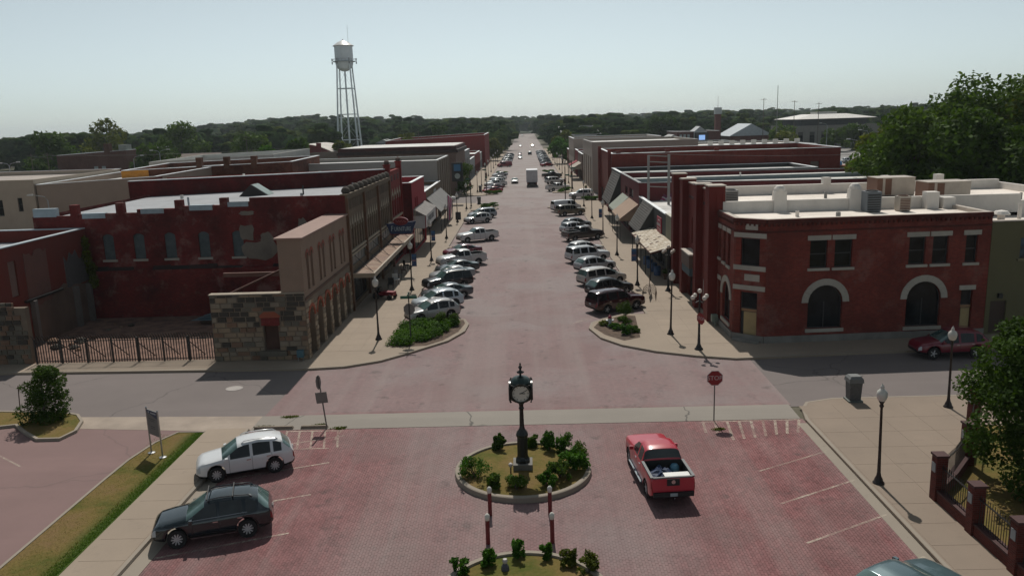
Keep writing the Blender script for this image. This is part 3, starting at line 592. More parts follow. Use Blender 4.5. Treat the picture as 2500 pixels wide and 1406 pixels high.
mb = MB().box(-15.62, -13.85, 48.82, 62.0, 7.725, 7.83); mb.obj('coping', plain('rose_coping', (0.25, 0.155, 0.125), 0.8), R)
MB().tube([(-20.4, 51.5, 3.6), (-16.2, 56.5, 5.2)], .07).obj('steel_brace', plain('rust_steel', (0.13, 0.06, 0.045), 0.8), R)
MB().box(-22.0, -15.4, 56.8, 57.0, 4.05, 4.35).obj('steel_beam', plain('rust_steel', (0.13, 0.06, 0.045), 0.8), R)

# ---- neighbour on the far left whose broken wall faces the ruin
LB, _ = building('red_plaster_building', 'flat roofed red building with broken plaster wall at the left edge', boxpoly(-62, -34.4, 50.2, 61.9), 7.25, stucco('red_plaster', (0.155, 0.034, 0.026), 0.3), GREY_ROOF, .9, plain('blue_white_coping', (0.40, 0.45, 0.48), 0.5), ops={1: [(1.9, 2.75, 3.9, 6.3), (5.0, 5.75, 3.3, 5.6), (4.0, 4.8, .2, 2.3), (7.0, 8.3, .6, 2.5)]})
wl = WF((-34.4, 50.2), (-34.4, 61.9))
for a in ((1.9, 2.75, 3.9, 6.3), (5.0, 5.75, 3.3, 5.6)): b = MB(); wl.box(b, a[0], a[1], -.2, -.12, a[2], a[3]); b.obj('blocked_window', stucco('pale_patch', (0.20, 0.13, 0.11), 0.3) if a[0] < 3 else plain('dark_void', (0.02, 0.015, 0.013), 0.9), LB)
for a in ((4.0, 4.8, .2, 2.3), (7.0, 8.3, .6, 2.5)): b = MB(); wl.box(b, a[0], a[1], -.2, -.14, a[2], a[3]); b.obj('doorway', plain('rust_door', (0.09, 0.022, 0.015), 0.8) if a[0] < 5 else plain('dark_void', (0.02, 0.015, 0.013), 0.9), LB)
for i, (u0, u1, v0, v1, m) in enumerate(((4.2, 11.6, .15, 3.35, stucco('bare_plaster', (0.155, 0.105, 0.082), 0.6)), (8.3, 11.5, 3.3, 5.6, stucco('grey_render', (0.095, 0.088, 0.088), 0.4)), (3.6, 6.2, 2.9, 6.6, stucco('rose_plaster', (0.17, 0.082, 0.068), 0.4)))):
    rnd = random.Random(i); pts = [(u0, v0)] + [(u0 + (u1 - u0) * k / 8, v0 + rnd.uniform(-.1, .1)) for k in range(1, 8)] + [(u1, v0)] + [(u1, v1)] + [(u1 - (u1 - u0) * k / 8, v1 + rnd.uniform(-.5, .45)) for k in range(1, 8)] + [(u0, v1)]
    b = MB(); n = len(pts); w = .03 + .015 * i; b.add([wl(p, w, q) for p, q in pts] + [wl(p, 0, q) for p, q in pts], [tuple(range(n))] + [(k, n + k, n + (k + 1) % n, (k + 1) % n) for k in range(n)]); b.obj('plaster_patch', m, LB)
for u, h in ((3.6, 3.3), (8.9, 3.2), (10.7, 3.1)): b = MB(); wl.box(b, u, u + .34, .02, .36, .15, h); b.obj('pilaster', stucco('grey_plaster', (0.16, 0.145, 0.135), 0.4), LB)
b = MB(); wl.box(b, 3.0, 7.4, .03, .25, 3.3, 3.45); b.obj('charred_beam', BLACK, LB)
SW = thing('stone_stub_wall', 'crumbling stone wall stub at the left end of the iron fence', 'wall', (-33, 49.3, 0)); wst = WF((-36.5, 49.3), (-31.9, 49.3)); mb = MB(); wst.box(mb, 0, wst.L, -.4, 0, .13, 3.8); mb.obj('core', MORTAR, SW); masonry(SW, wst, 0, wst.L, .13, 4.2, [(3.9, 4.7, 3.2, 5), (4.3, 4.7, 2.2, 5)], .30, .32, .7, STN[1:4] + [STN[1]], 15, .06)
rnd = random.Random(4)
for k in range(16):
    x, y = rnd.uniform(-33.6, -30.0), rnd.uniform(52.2, 60); s_ = rnd.uniform(.12, .45)
    b = MB().lathe([(s_ * .9, 0), (s_ * rnd.uniform(.8, 1.1), s_ * .35), (s_ * .5, s_ * .7), (0, s_ * .75)], 6, (x, y, .15), a0=rnd.random()); tag(b.obj('rubble_stone', rnd.choice(STN[1:4])), 'lump of rubble stone lying on the ruin floor by the broken plaster wall', 'rubble', 'rubble on the ruin floor')
ts = thing('tin_sheet_pile', 'pile of blue grey tin sheets against the back wall of the ruin', 'tin sheets', (-22.5, 59.5, .15))
for k in range(3): MB().hexa([(-3 + k * .4, -.9 + k * .25, .35 + .13 * k), (2.2, -.8 + k * .3, .3 + .13 * k), (2.3, .3 + k * .3, .36 + .13 * k), (-2.2 + k * .4, .4 + k * .25, .4 + .13 * k)] + [(-3 + k * .4, -.9 + k * .25, .37 + .13 * k), (2.2, -.8 + k * .3, .32 + .13 * k), (2.3, .3 + k * .3, .38 + .13 * k), (-2.2 + k * .4, .4 + k * .25, .42 + .13 * k)]).obj('sheet', plain('blue_tin', (0.16, 0.25, 0.29), 0.45, 0.4), ts, world=False)
MB().box(-2.4, 2.0, -.5, .5, 0, .29).obj('pallet', plain('old_timber', (0.09, 0.06, 0.045), 0.9), ts, world=False)
# iron fence
FE = thing('iron_fence', 'black iron picket fence closing the ruined lot', 'fence', (-31.6, 49.25, .13)); LF = 11.5
pk = MB().box(-.026, .026, -.02, .02, 0, 1.45); pk.hexa([(-.026, -.02, 1.45), (.026, -.02, 1.45), (.026, .02, 1.45), (-.026, .02, 1.45), (-.02, -.13, 1.68), (.02, -.13, 1.68), (.02, -.09, 1.68), (-.02, -.09, 1.68)]); pk.hexa([(-.02, -.13, 1.68), (.02, -.13, 1.68), (.02, -.09, 1.68), (-.02, -.09, 1.68), (-.012, -.30, 1.84), (.012, -.30, 1.84), (.012, -.27, 1.86), (-.012, -.27, 1.86)]); pkm = pk.mesh('picket', BLACK)
for k in range(68): link('picket', pkm, FE, (k * LF / 67, 0, .05))
pm = MB().box(-.05, .05, -.05, .05, 0, 1.62).mesh('post', BLACK)
for k in range(8): link('post', pm, FE, (k * LF / 7, .04, 0))
for z in (.14, 1.42): MB().box(0, LF, .015, .05, z, z + .045).obj('rail', BLACK, FE, world=False)
for k in range(1, 7): MB().tube([(k * LF / 7, .06, 1.3), (k * LF / 7 + .5, 1.2, .05)], .03).obj('brace', BLACK, FE, world=False)

# ---- furniture building
FB = thing('furniture_building', 'long two storey red brick furniture store with tan street front', 'building', (-14, 62, 0))
sth = [(-38.4, 62.0), (-14.02, 62.0)]; wS = WF(*sth)
so_ = [(u, u + .86, 4.75, 6.75, .2) for u in (2.9, 5.25, 7.65, 10.1, 12.75, 15.4)]
mb = MB(); panel(mb, wS, 0, wS.L, .1, 8.1, so_, .25)
steps = [(0, 3.3, 8.25), (3.3, 8.2, 8.35), (8.2, 11.5, 8.6), (11.5, 15.0, 8.75), (15.0, 17.0, 8.95), (17.0, 24.38, 9.25)]
for a, b, z in steps:
    mb.quad(wS(a, 0, 8.1), wS(b, 0, 8.1), wS(b, 0, z), wS(a, 0, z)); mb.quad(wS(a, 0, z), wS(b, 0, z), wS(b, -.35, z), wS(a, -.35, z)); mb.quad(wS(a, -.35, z), wS(b, -.35, z), wS(b, -.35, 7.6), wS(a, -.35, 7.6))
    mb.quad(wS(b, 0, 8.1), wS(b, -.35, 8.1), wS(b, -.35, z), wS(b, 0, z))
mb.quad((-38.4, 82, 0), (-38.4, 62, 0), (-38.4, 62, 8.2), (-38.4, 82, 8.2)); mb.obj('side_wall', RED_W, FB)
b = MB(); wS.box(b, 0, wS.L, 0.005, .30, .12, 3.9); b.obj('lower_wall', RED_W, FB)
rl = random.Random(14); u_ = 0.0
while u_ < wS.L - .2:
    l_ = min(rl.uniform(.7, 2.4), wS.L - u_); zt_ = rl.uniform(3.96, 4.36); zo_ = rl.uniform(3.92, 3.98); b = MB(); b.hexa([wS(u_, .30, 3.905), wS(u_ + l_, .30, 3.905), wS(u_ + l_, .0, 3.905), wS(u_, .0, 3.905), wS(u_, rl.uniform(.15, .30), zo_), wS(u_ + l_, rl.uniform(.15, .30), zo_), wS(u_ + l_, 0.003, zt_), wS(u_, 0.003, zt_ + rl.uniform(-.1, .1))]); b.obj('ledge', rl.choice((plain('dark_ledge', (0.018, 0.014, 0.013), 0.95), plain('dark_ledge_brown', (0.035, 0.018, 0.016), 0.95), RED_W)), FB); u_ += l_  # ledge pieces
PL = stucco('plaster_remains', (0.23, 0.195, 0.16), 0.6)
for i, (u0, u1, v0, v1) in enumerate(((16.1, 18.9, 4.4, 5.9), (16.0, 17.2, 5.9, 7.2), (17.6, 18.6, 5.7, 6.6), (20.4, 21.6, 4.5, 5.9), (20.6, 21.3, 6.4, 7.6), (16.1, 17.3, 7.9, 8.25), (22.0, 23.2, 7.0, 7.4))):
    rnd = random.Random(i + 20); n = 14; pts = []
    for k in range(n): a = 2 * math.pi * k / n; r = rnd.uniform(.75, 1.05); q = max(abs(math.cos(a)), abs(math.sin(a))); pts.append(((u0 + u1) / 2 + (u1 - u0) / 2 * math.cos(a) / q * r, (v0 + v1) / 2 + (v1 - v0) / 2 * math.sin(a) / q * r))
    b = MB(); b.add([wS(p, .02 + .004 * i, q) for p, q in pts] + [wS(p, 0, q) for p, q in pts], [tuple(range(n))] + [(k, n + k, n + (k + 1) % n, (k + 1) % n) for k in range(n)]); b.obj('plaster_patch', PL, FB)
for w_ in so_: window(FB, wS, *w_, depth=.16, pane=BOARD, frame=BOARD, sash=False, sill=STONE_TRIM)
for u in (3.3, 6.9, 11.5, 15.0): b = MB(); wS.box(b, u - .3, u + .3, -.42, .05, 8.0, 9.0 + u * .02); b.obj('parapet_pier', RED_W, FB)
for u, v0, v1 in ((1.0, 8.4, 9.2), (4.8, 8.2, 8.75), (9.4, 8.45, 8.95), (13.2, 8.6, 9.15), (16.0, 8.8, 9.3)): b = MB(); wS.box(b, u - .9, u + .9, -.40, .03, v0 - .2, v1 - .35); b.obj('flashing', plain('zinc_flashing', (0.30, 0.36, 0.40), 0.45, 0.3, 0.15), FB)
MB().add([(-38.2, 62.35, 7.9), (-14.4, 62.35, 8.45), (-14.4, 81.9, 8.6), (-38.2, 81.9, 8.0)], [(0, 1, 2, 3)]).obj('roof', GREY_ROOF, FB)
sk_ = thing('roof_skylight', 'lean-to skylight with glazed slope on the furniture store roof', 'skylight', (-25.4, 76.5, 8.25)); MB().add([(-1.6, -1, 0), (1.2, -1, 0), (1.2, 1, 0), (-1.6, 1, 0), (-.4, -1, 1.1), (-.4, 1, 1.1)], [(0, 1, 4), (2, 3, 5), (3, 0, 4, 5), (0, 3, 2, 1), (1, 2, 5, 4)]).obj('housing', plain('tarred_wood', (0.03, 0.024, 0.022), 0.8), sk_, world=False)
for k in range(4): MB().hexa([(-.3, -.92 + k * .47, 1.04), (1.16, -.92 + k * .47, .06), (1.16, -.55 + k * .47, .06), (-.3, -.55 + k * .47, 1.04), (-.28, -.92 + k * .47, 1.08), (1.18, -.92 + k * .47, .1), (1.18, -.55 + k * .47, .1), (-.28, -.55 + k * .47, 1.08)]).obj('pane', plain('milky_glass', (0.30, 0.36, 0.33), 0.25), sk_, world=False)
pipe_vent(-20.5, 74, 8.4, 'thin vent pipe on the furniture store roof', BLACK, .8, .07)
pipe_vent(-27.2, 64.6, 8.1, 'short bent vent pipe behind the stepped parapet', plain('zinc', (0.3, 0.33, 0.35), 0.5), 1.1, .08)
wF = WF((-14, 62), (-14, 82)); bays = [(.25, 6.7), (6.9, 13.2), (13.4, 19.75)]; fo = []
for a, b in bays:
    w = (b - a - .5) / 6
    for k in range(6): fo.append((a + .3 + k * w, a + .3 + k * w + w * .62, 4.85, 6.85, w * .31))
gr = [(a + .3, b - .3, 3.55, 4.35) for a, b in bays]; shop = [(a + .25, b - .25, .5, 2.9) for a, b in bays]
mb = MB(); panel(mb, wF, 0, 20, .1, 9.15, fo + gr + shop, .2); mb.quad(wF(0, -.35, 8), wF(20, -.35, 8), wF(20, -.35, 9.15), wF(0, -.35, 9.15)); mb.quad(wF(0, 0, 9.15), wF(20, 0, 9.15), wF(20, -.35, 9.15), wF(0, -.35, 9.15)); mb.obj('front_wall', TANB, FB)
CREAM = stucco('cream_stone', (0.35, 0.30, 0.225), 0.35)
for o_ in fo:
    w_ = window(FB, wF, *o_, depth=.2, frame=plain('grey_sash', (0.13, 0.135, 0.13), 0.6), sill=None)
    b = MB(); c = (o_[0] + o_[1]) / 2; h = (o_[1] - o_[0]) / 2; poly_face(b, wF, [(o_[0] - .14, 6.5), (o_[0], 6.5)] + arc(o_[0], o_[1], o_[3], o_[4]) + [(o_[1], 6.5), (o_[1] + .14, 6.5), (c + h * .9, 7.05), (c, 7.55), (c - h * .9, 7.05)], .05); b.obj('hood', CREAM, w_)
for a, b_ in bays:
    b = MB(); wF.box(b, a + .1, b_ - .1, .0, .10, 4.66, 4.82); b.obj('sill_course', CREAM, FB)
    b = MB(); wF.box(b, a + .1, b_ - .1, .0, .10, 4.38, 4.5); b.obj('sign_rail', CREAM, FB)
    for k in range(6): b = MB(); wF.box(b, a + .35 + k * (b_ - a - .6) / 6, a + .25 + (k + 1) * (b_ - a - .6) / 6, 0, .04, 8.0, 8.75); b.obj('frieze_panel', brick('tan_brick_panel', (0.12, 0.088, 0.055), (0.095, 0.07, 0.045), (0.12, 0.10, 0.08), 0.4), FB)
for g_, s_ in zip(gr, shop):
    window(FB, wF, *g_, depth=.15, pane=plain('obscured_glass', (0.10, 0.115, 0.11), 0.4), frame=plain('grey_sash', (0.13, 0.135, 0.13), 0.6), sash=False, mull=4, name='transom_window'); window(FB, wF, *s_, depth=.2, sash=False, mull=2, name='shop_window')
b = MB(); wF.box(b, -.05, 20.05, .0, .16, 8.95, 9.2); wF.box(b, -.05, 20.05, -.38, .22, 9.2, 9.3); b.obj('cornice', stucco('cornice_stone', (0.16, 0.125, 0.085), 0.4), FB)
for k in range(4):
    u = (.08, 6.8, 13.3, 19.9)[k]; b = MB(); wF.box(b, u - .14, u + .14, .0, .2, .15, 9.0); b.obj('pilaster', plain('brown_pilaster', (0.12, 0.06, 0.032), 0.8, 0, 0.25), FB)
fm = MB().lathe([(.26, 0), (.34, .08), (.36, .22), (.28, .38), (.14, .5), (0, .56)], 10).mesh('finial', stucco('finial_stone', (0.10, 0.085, 0.07), 0.5), True)
for k in range(11): link('finial', fm, FB, Vector(wF(.8 + k * 1.85, -.1, 9.31)) - FB.location)
# flat canopy of boards over the furniture pavement
CN = thing('furniture_canopy', 'flat board canopy hung over the furniture store pavement', 'canopy', (-14, 62, 2.9)); MB().box(.02, 1.85, .05, 22.6, 0, .16).obj('deck', plain('canopy_dark', (0.05, 0.035, 0.03), 0.8), CN, world=False)
pm_ = [MB().box(.3, 1.74, .03, .50, .163, .185).mesh('plank', plain('canopy_plank_%d' % k, c, 0.9, 0, 0.2, 4.0)) for k, c in enumerate(((0.30, 0.205, 0.15), (0.26, 0.17, 0.125), (0.285, 0.21, 0.16), (0.24, 0.16, 0.125)))]
random.seed(9)
for k in range(42): link('plank', random.choice(pm_), CN, (0, .12 + k * .534, 0))
MB().box(1.76, 1.9, 0, 22.65, -.12, .24).obj('fascia', plain('pale_fascia', (0.32, 0.265, 0.20), 0.7), CN, world=False); MB().box(.0, 1.755, 0, .07, -.12, .235).obj('fascia', plain('pale_fascia', (0.32, 0.265, 0.20), 0.7), CN, world=False)
for k in range(6): MB().tube([(.02, 1.5 + k * 3.9, 1.5), (1.6, .9 + k * 3.9, .2)], .025, 5).obj('tie_rod', BLACK, CN, world=False); MB().tube([(1.62, 1.0 + k * 3.9, .19), (.25, 3.5 + k * 3.9, .19)], .018, 4).obj('cable', BLACK, CN, world=False)
# projecting neon sign
FS = thing('furniture_sign', 'blue projecting shop sign with the word Furniture under a red oval', 'sign', (-13.9, 78.6, 4.9)); NAVY = plain('navy_enamel', (0.012, 0.026, 0.085), 0.4); SRED = plain('red_enamel', (0.17, 0.006, 0.012), 0.35)
MB().add([(0, -.12, .05), (2.95, -.12, .25), (2.45, -.12, -.95), (.4, -.12, -.95), (0, .12, .05), (2.95, .12, .25), (2.45, .12, -.95), (.4, .12, -.95)], [(0, 3, 2, 1), (4, 5, 6, 7), (0, 1, 5, 4), (1, 2, 6, 5), (2, 3, 7, 6), (3, 0, 4, 7)]).obj('panel', NAVY, FS, world=False)
b = MB(); b.lathe([(0.62, -.17), (0.62, .17)], 28, sx=1.15, sy=.62); b.xf(Matrix.Translation((1.45, 0, .28)) @ Matrix.Rotation(RAD(90), 4, 'X')); b.obj('oval', SRED, FS, world=False)
MB().box(.3, 2.7, -.13, .13, -1.02, -.96).obj('trim', SRED, FS, world=False); MB().tube([(-.1, 0, .2), (-.1, 0, -.9)], .04).obj('bracket', BLACK, FS, world=False); MB().tube([(2.8, 0, .25), (2.95, 0, 1.6), ], .035).obj('bracket', plain('pale_fascia', (0.32, 0.265, 0.20), 0.7), FS, world=False)
def text(body, size, mat, parent, loc, rot, ext=.01, name='lettering', align='CENTER', sx=1.0):
    c = bpy.data.curves.new(name, 'FONT'); c.body = body; c.size = size; c.extrude = ext; c.align_x = align; c.align_y = 'CENTER'; c.materials.append(mat); c.resolution_u = 3
    tmp = bpy.data.objects.new(name, c); me = bpy.data.meshes.new_from_object(tmp); bpy.data.objects.remove(tmp)
    if not me.materials: me.materials.append(mat)
    o = bpy.data.objects.new(name, me); COL.objects.link(o); o.parent = parent; o.location = loc; o.rotation_euler = rot; o.scale = (sx, 1, 1); return o
PALE = plain('pale_letter', (0.42, 0.50, 0.52), 0.5); PINK = plain('pink_letter', (0.42, 0.16, 0.16), 0.5)
text('F', .74, PALE, FS, (.58, -.135, -.43), (RAD(90), 0, 0), sx=.75); text('URNITURE', .58, PALE, FS, (1.60, -.135, -.48), (RAD(90), 0, 0), sx=.60)
MB().tube([(.95 + .05 * k, -.19, .28 + .10 * math.sin(k * 1.25) * (1.3 if k < 4 else .8)) for k in range(21)], .018, 4).obj('script', PINK, FS, world=False)
# ---- left row, continued
RP = stucco('red_painted_wall', (0.185, 0.022, 0.020), 0.3); RPB = stucco('bright_red_paint', (0.27, 0.022, 0.030), 0.2)
T4 = thing('tall_red_storefront', 'tall narrow dark red storefront with pointed white window arches', 'building', (-14, 82, 0))
wS4 = WF((-40.5, 82.02), (-14, 82.02)); mb = MB(); mb.add([wS4(0, 0, .1), wS4(26.5, 0, .1), wS4(26.5, 0, 10.0), wS4(12, 0, 9.75), wS4(0, 0, 9.55)], [(0, 1, 2, 3, 4)]); mb.add([wS4(0, 0, 9.55), wS4(12, 0, 9.75), wS4(26.5, 0, 10.0), wS4(26.5, -.35, 10.0), wS4(12, -.35, 9.75), wS4(0, -.35, 9.55)], [(0, 1, 4, 5), (1, 2, 3, 4)]); mb.quad(wS4(0, -8, .1), wS4(0, 0, .1), wS4(0, 0, 9.55), wS4(0, -8, 9.55)); mb.quad(wS4(0, -.35, 9.55), wS4(26.5, -.35, 10), wS4(26.5, -.35, 8.6), wS4(0, -.35, 8.6)); mb.obj('side_wall', RED, T4)
b = MB(); b.hexa([wS4(0, .04, 9.56), wS4(26.2, .04, 10.01), wS4(26.2, -.42, 10.01), wS4(0, -.42, 9.56), wS4(0, .04, 9.64), wS4(26.2, .04, 10.09), wS4(26.2, -.42, 10.09), wS4(0, -.42, 9.64)]); b.obj('coping', WHITE_TRIM, T4)
MB().add([(-40.3, 82.4, 9.2), (-14.4, 82.4, 9.45), (-14.4, 90, 9.45), (-40.3, 90, 9.2)], [(0, 1, 2, 3)]).obj('roof', WHITE_ROOF, T4)
w4 = WF((-14, 82.05), (-14, 90)); o4 = [(1.2 + 1.55 * k, 2.2 + 1.55 * k, 5.0, 7.3, .5) for k in range(4)] + [(.5, 7.4, .3, 2.9)]; mb = MB(); panel(mb, w4, 0, w4.L, .1, 9.75, o4, .25); mb.quad(w4(0, 0, 9.75), w4(w4.L, 0, 9.75), w4(w4.L, -.35, 9.75), w4(0, -.35, 9.75)); mb.quad(w4(w4.L, 0, .1), w4(w4.L, -26, .1), w4(w4.L, -26, 9.4), w4(w4.L, 0, 9.75)); mb.obj('front_wall', RP, T4)
for q in o4[:4]:
    w_ = window(T4, w4, *q, depth=.22); b = MB(); c = (q[0] + q[1]) / 2; poly_face(b, w4, [(q[0] - .2, 6.7), (q[0], 6.8)] + arc(q[0], q[1], q[3], q[4]) + [(q[1], 6.8), (q[1] + .2, 6.7), (q[1] + .1, 7.3), (c, 8.0), (q[0] - .1, 7.3)], .05); b.obj('hood', CREAM, w_)
window(T4, w4, *o4[4], sash=False, mull=3, name='shop_window')
b = MB(); w4.box(b, .1, 7.8, 0, .12, 4.75, 4.95); b.obj('sill_course', CREAM, T4)
for u in (.25, w4.L - .25): b = MB(); w4.box(b, u - .25, u + .25, -.45, .14, .15, 10.35); w4.box(b, u - .32, u + .32, -.52, .2, 10.35, 10.5); b.obj('pier', RP, T4); q = MB().lathe([(.24, 0), (.3, .1), (.26, .3), (0, .48)], 8, w4(u, -.15, 10.5)); q.obj('pier_cap', stucco('cap_stone', (0.11, 0.07, 0.06), 0.4), T4)
for k in range(3): b = MB(); w4.box(b, 1.5 + k * 2, 2.3 + k * 2, -.0, .05, 8.7, 9.3); b.obj('panel_block', plain('dark_red_block', (0.06, 0.01, 0.01), 0.8), T4)
# bright red building with marquee
L5, w5 = building('bright_red_storefront', 'bright red storefront with stepped parapet above a white marquee sign', boxpoly(-36, -12.9, 90.2, 101.4), 8.0, RPB, WHITE_ROOF, .7, WHITE_TRIM, {1: [(2.0, 3.0, 4.6, 6.2), (3.6, 4.6, 4.6, 6.2), (.6, 10.6, .3, 2.7)]}); window(L5, w5[1], .6, 10.6, .3, 2.7, sash=False, mull=4, name='shop_window')
for q in ((2.0, 3.0, 4.6, 6.2), (3.6, 4.6, 4.6, 6.2)): b = MB(); w5[1].box(b, q[0], q[1], -.2, -.12, q[2], q[3]); b.obj('blind_window', plain('deep_red', (0.12, 0.008, 0.012), 0.7), L5)
b = MB(); WF((-36, 90.2), (-12.9, 90.2)).box(b, 0, 23.08, .0, .02, .2, 7.9); b.obj('side_cladding', RED, L5)
MQ = thing('marquee', 'white shop marquee with dark lettering and a grey sloping top', 'sign', (-12.9, 90.6, 2.9)); WP = plain('marquee_white', (0.48, 0.48, 0.47), 0.5); MB().hexa([(0, 0, 0), (1.35, 0, 0), (1.35, 10.4, 0), (0, 10.4, 0), (0, 0, 1.4), (1.35, 0, 1.4), (1.35, 10.4, 1.4), (0, 10.4, 1.4)]).obj('box', WP, MQ, world=False)
MB().hexa([(0, -.06, 1.41), (1.42, -.06, 1.41), (1.42, 10.46, 1.41), (0, 10.46, 1.41), (0, -.06, 2.15), (.05, -.06, 2.15), (.05, 10.46, 2.15), (0, 10.46, 2.15)]).obj('sloping_top', plain('marquee_roof', (0.16, 0.145, 0.135), 0.8, 0, 0.25), MQ, world=False)
for y in (-.05, 10.41): MB().box(1.30, 1.39, y, y + .04, -.03, 1.42).obj('edge', RPB, MQ, world=False)
for i, (y, s_) in enumerate(((1.3, .34), (2.4, .6), (3.0, .6), (3.6, .6), (4.2, .6), (4.8, .6), (5.6, .6), (6.3, .6), (6.9, .6), (7.5, .6))): MB().box(1.352, 1.37, y, y + (.22 if i == 0 else .42), .45, .45 + s_).obj('letter', plain('marquee_letter', (0.08, 0.09, 0.10), 0.6), MQ, world=False)
L6, w6 = building('tan_brick_shop', 'low tan brick shop with long grey shed awning', boxpoly(-34, -13.6, 101.5, 126.8), 5.6, brick('tan_shop_brick', (0.21, 0.15, 0.085), (0.18, 0.125, 0.075), (0.16, 0.13, 0.10), 0.2), GREY_ROOF, .5, WHITE_TRIM, {1: [(.8 + 6 * k, 6.0 + 6 * k, .3, 2.6) for k in range(4)]})
for k in range(4): window(L6, w6[1], .8 + 6 * k, 6.0 + 6 * k, .3, 2.6, sash=False, mull=2, name='shop_window')
b = MB(); w6[1].box(b, 0, 6.6, 0, .03, 3.2, 5.55); b.obj('red_cladding', RPB, L6); b = MB(); w6[1].box(b, 15.5, 18.5, 0, .06, 4.1, 5.1); b.obj('sign_panel', plain('pale_panel', (0.30, 0.31, 0.30), 0.6), L6)
b = MB(); b.hexa([w6[1](6.9, 0, 4.55), w6[1](25, 0, 4.55), w6[1](25, 1.9, 2.7), w6[1](6.9, 1.9, 2.7), w6[1](6.9, 0.02, 4.67), w6[1](25, .02, 4.67), w6[1](25, 1.95, 2.8), w6[1](6.9, 1.95, 2.8)]); tag(b.obj('awning', plain('grey_canvas', (0.155, 0.15, 0.145), 0.85, 0, 0.15, 0.7)), 'long grey sloping awning over the left pavement', 'awning')
for k in range(5): b = MB(); wf6 = w6[1]; wf6.box(b, 7.2 + k * 4.3, 7.3 + k * 4.3, 1.78, 1.88, .13, 2.72); b.obj('awning_post', BLACK, L6)
L7, w7 = building('grey_block_building', 'taller grey end building with pilasters before the far cross street', boxpoly(-40, -14.0, 127, 145.5), 8.75, stucco('grey_render_wall', (0.30, 0.275, 0.245), 0.12), WHITE_ROOF, .6, plain('pale_metal', (0.42, 0.44, 0.44), 0.5), {1: [(1.5 + 3.4 * k, 3.0 + 3.4 * k, 3.6, 7.4) for k in range(5)] + [(1, 17.5, .3, 2.6)]})
for k in range(5): window(L7, w7[1], 1.5 + 3.4 * k, 3.0 + 3.4 * k, 3.6, 7.4)
window(L7, w7[1], 1, 17.5, .3, 2.6, sash=False, mull=5, name='shop_window')
for k in range(6): b = MB(); w7[1].box(b, .3 + 3.4 * k, .9 + 3.4 * k, 0, .25, .2, 8.7); b.obj('pilaster', stucco('tan_pilaster', (0.22, 0.185, 0.15), 0.2), L7)
HS = thing('hanging_sign', 'dark hanging sign with a blue picture and a pale disc at the far left corner', 'sign', (-13.6, 147.2, 4.0)); MB().box(0, 2.0, -.1, .1, 0, 3.4).obj('panel', plain('sign_black', (0.01, 0.012, 0.014), 0.5), HS, world=False); MB().box(.4, 1.6, -.12, -.105, 1.9, 3.1).obj('picture', plain('sign_blue', (0.03, 0.13, 0.26), 0.4), HS, world=False); b = MB().lathe([(.5, 0), (.5, .02), (0, .02)], 20); b.xf(Matrix.Translation((1.0, -.105, 1.0)) @ Matrix.Rotation(RAD(90), 4, 'X')); b.obj('disc', plain('sign_pale', (0.30, 0.36, 0.36), 0.4), HS, world=False); MB().box(-.5, 0, -.05, .05, 3.1, 3.2).obj('bracket', BLACK, HS, world=False)
# far left blocks
CORN = plain('dark_cornice', (0.035, 0.02, 0.017), 0.8, 0, 0.3)
L8, w8 = building('brown_corner_building', 'brown brick building with heavy dark cornice across the far left corner', boxpoly(-37.5, -14.2, 163.5, 188), 8.6, BROWNB, WHITE_ROOF, .3, None, {0: [(2.0 + 4.2 * k, 4.0 + 4.2 * k, 2.4, 5.6) for k in range(4)], 1: [(2 + 4 * k, 4 + 4 * k, 3.9, 6.2) for k in range(5)]})
for k in range(4): window(L8, w8[0], 2.0 + 4.2 * k, 4.0 + 4.2 * k, 2.4, 5.6, mull=1)
for k in range(5): window(L8, w8[1], 2 + 4 * k, 4 + 4 * k, 3.9, 6.2)
MB().box(-37.9, -13.7, 163.0, 188.2, 8.605, 9.25).obj('cornice', CORN, L8); MB().box(-37.6, -14.0, 163.3, 188.1, 9.255, 9.95).obj('parapet', plain('maroon_parapet', (0.07, 0.025, 0.022), 0.9, 0, 0.4), L8); MB().box(-37.2, -14.4, 163.7, 187.8, 9.955, 9.99).obj('roof_sheet', WHITE_ROOF, L8)
def row(name, label, x0, x1, y0, y1, h, wall, roofm=WHITE_ROOF, side=1, n=3, upper=True, cop=WHITE_TRIM):
    L_ = y1 - y0; w = L_ / n; ops = [(i * w + .4, (i + 1) * w - .4, .3, 2.6) for i in range(n)] + ([(i * w + w * .3, (i + 1) * w - w * .3, 4.2, 6.2) for i in range(n)] if upper and h > 6.8 else [])
    idx = 1 if side > 0 else 3; B, wf = building(name, label, boxpoly(x0, x1, y0, y1), h, wall, roofm, .5, cop, {idx: ops})
    for o in ops: window(B, wf[idx], *o, sash=o[2] > 1, mull=0 if o[2] > 1 else 1, name='window' if o[2] > 1 else 'shop_window')
    return B
row('grey_shopfront', 'pale grey two storey shopfront beyond the brown corner building', -38, -14.2, 188.2, 204, 8.0, stucco('grey_shop', (0.25, 0.25, 0.25), 0.2))
row('blue_grey_shopfront', 'low pale shop with flat canopy on the far left pavement', -38, -14.4, 204.2, 226, 5.2, stucco('pale_blue_shop', (0.27, 0.29, 0.30), 0.2), upper=False, n=4)
row('far_red_shopfront', 'dark red low shop in front of the long red hall', -36, -14.4, 226.2, 252, 5.8, RP, upper=False, n=4)
b = building('long_red_hall', 'long dark red hall with white roof edge at the far left', boxpoly(-46, -13.6, 268, 300), [9.2, 10.3, 10.6, 9.6], RP, WHITE_ROOF, .3, WHITE_TRIM)
row('far_end_shop', 'small pale shop at the far end of the left pavement', -32, -14.6, 253, 267, 5.0, stucco('pale_shop', (0.34, 0.33, 0.32), 0.2), upper=False)
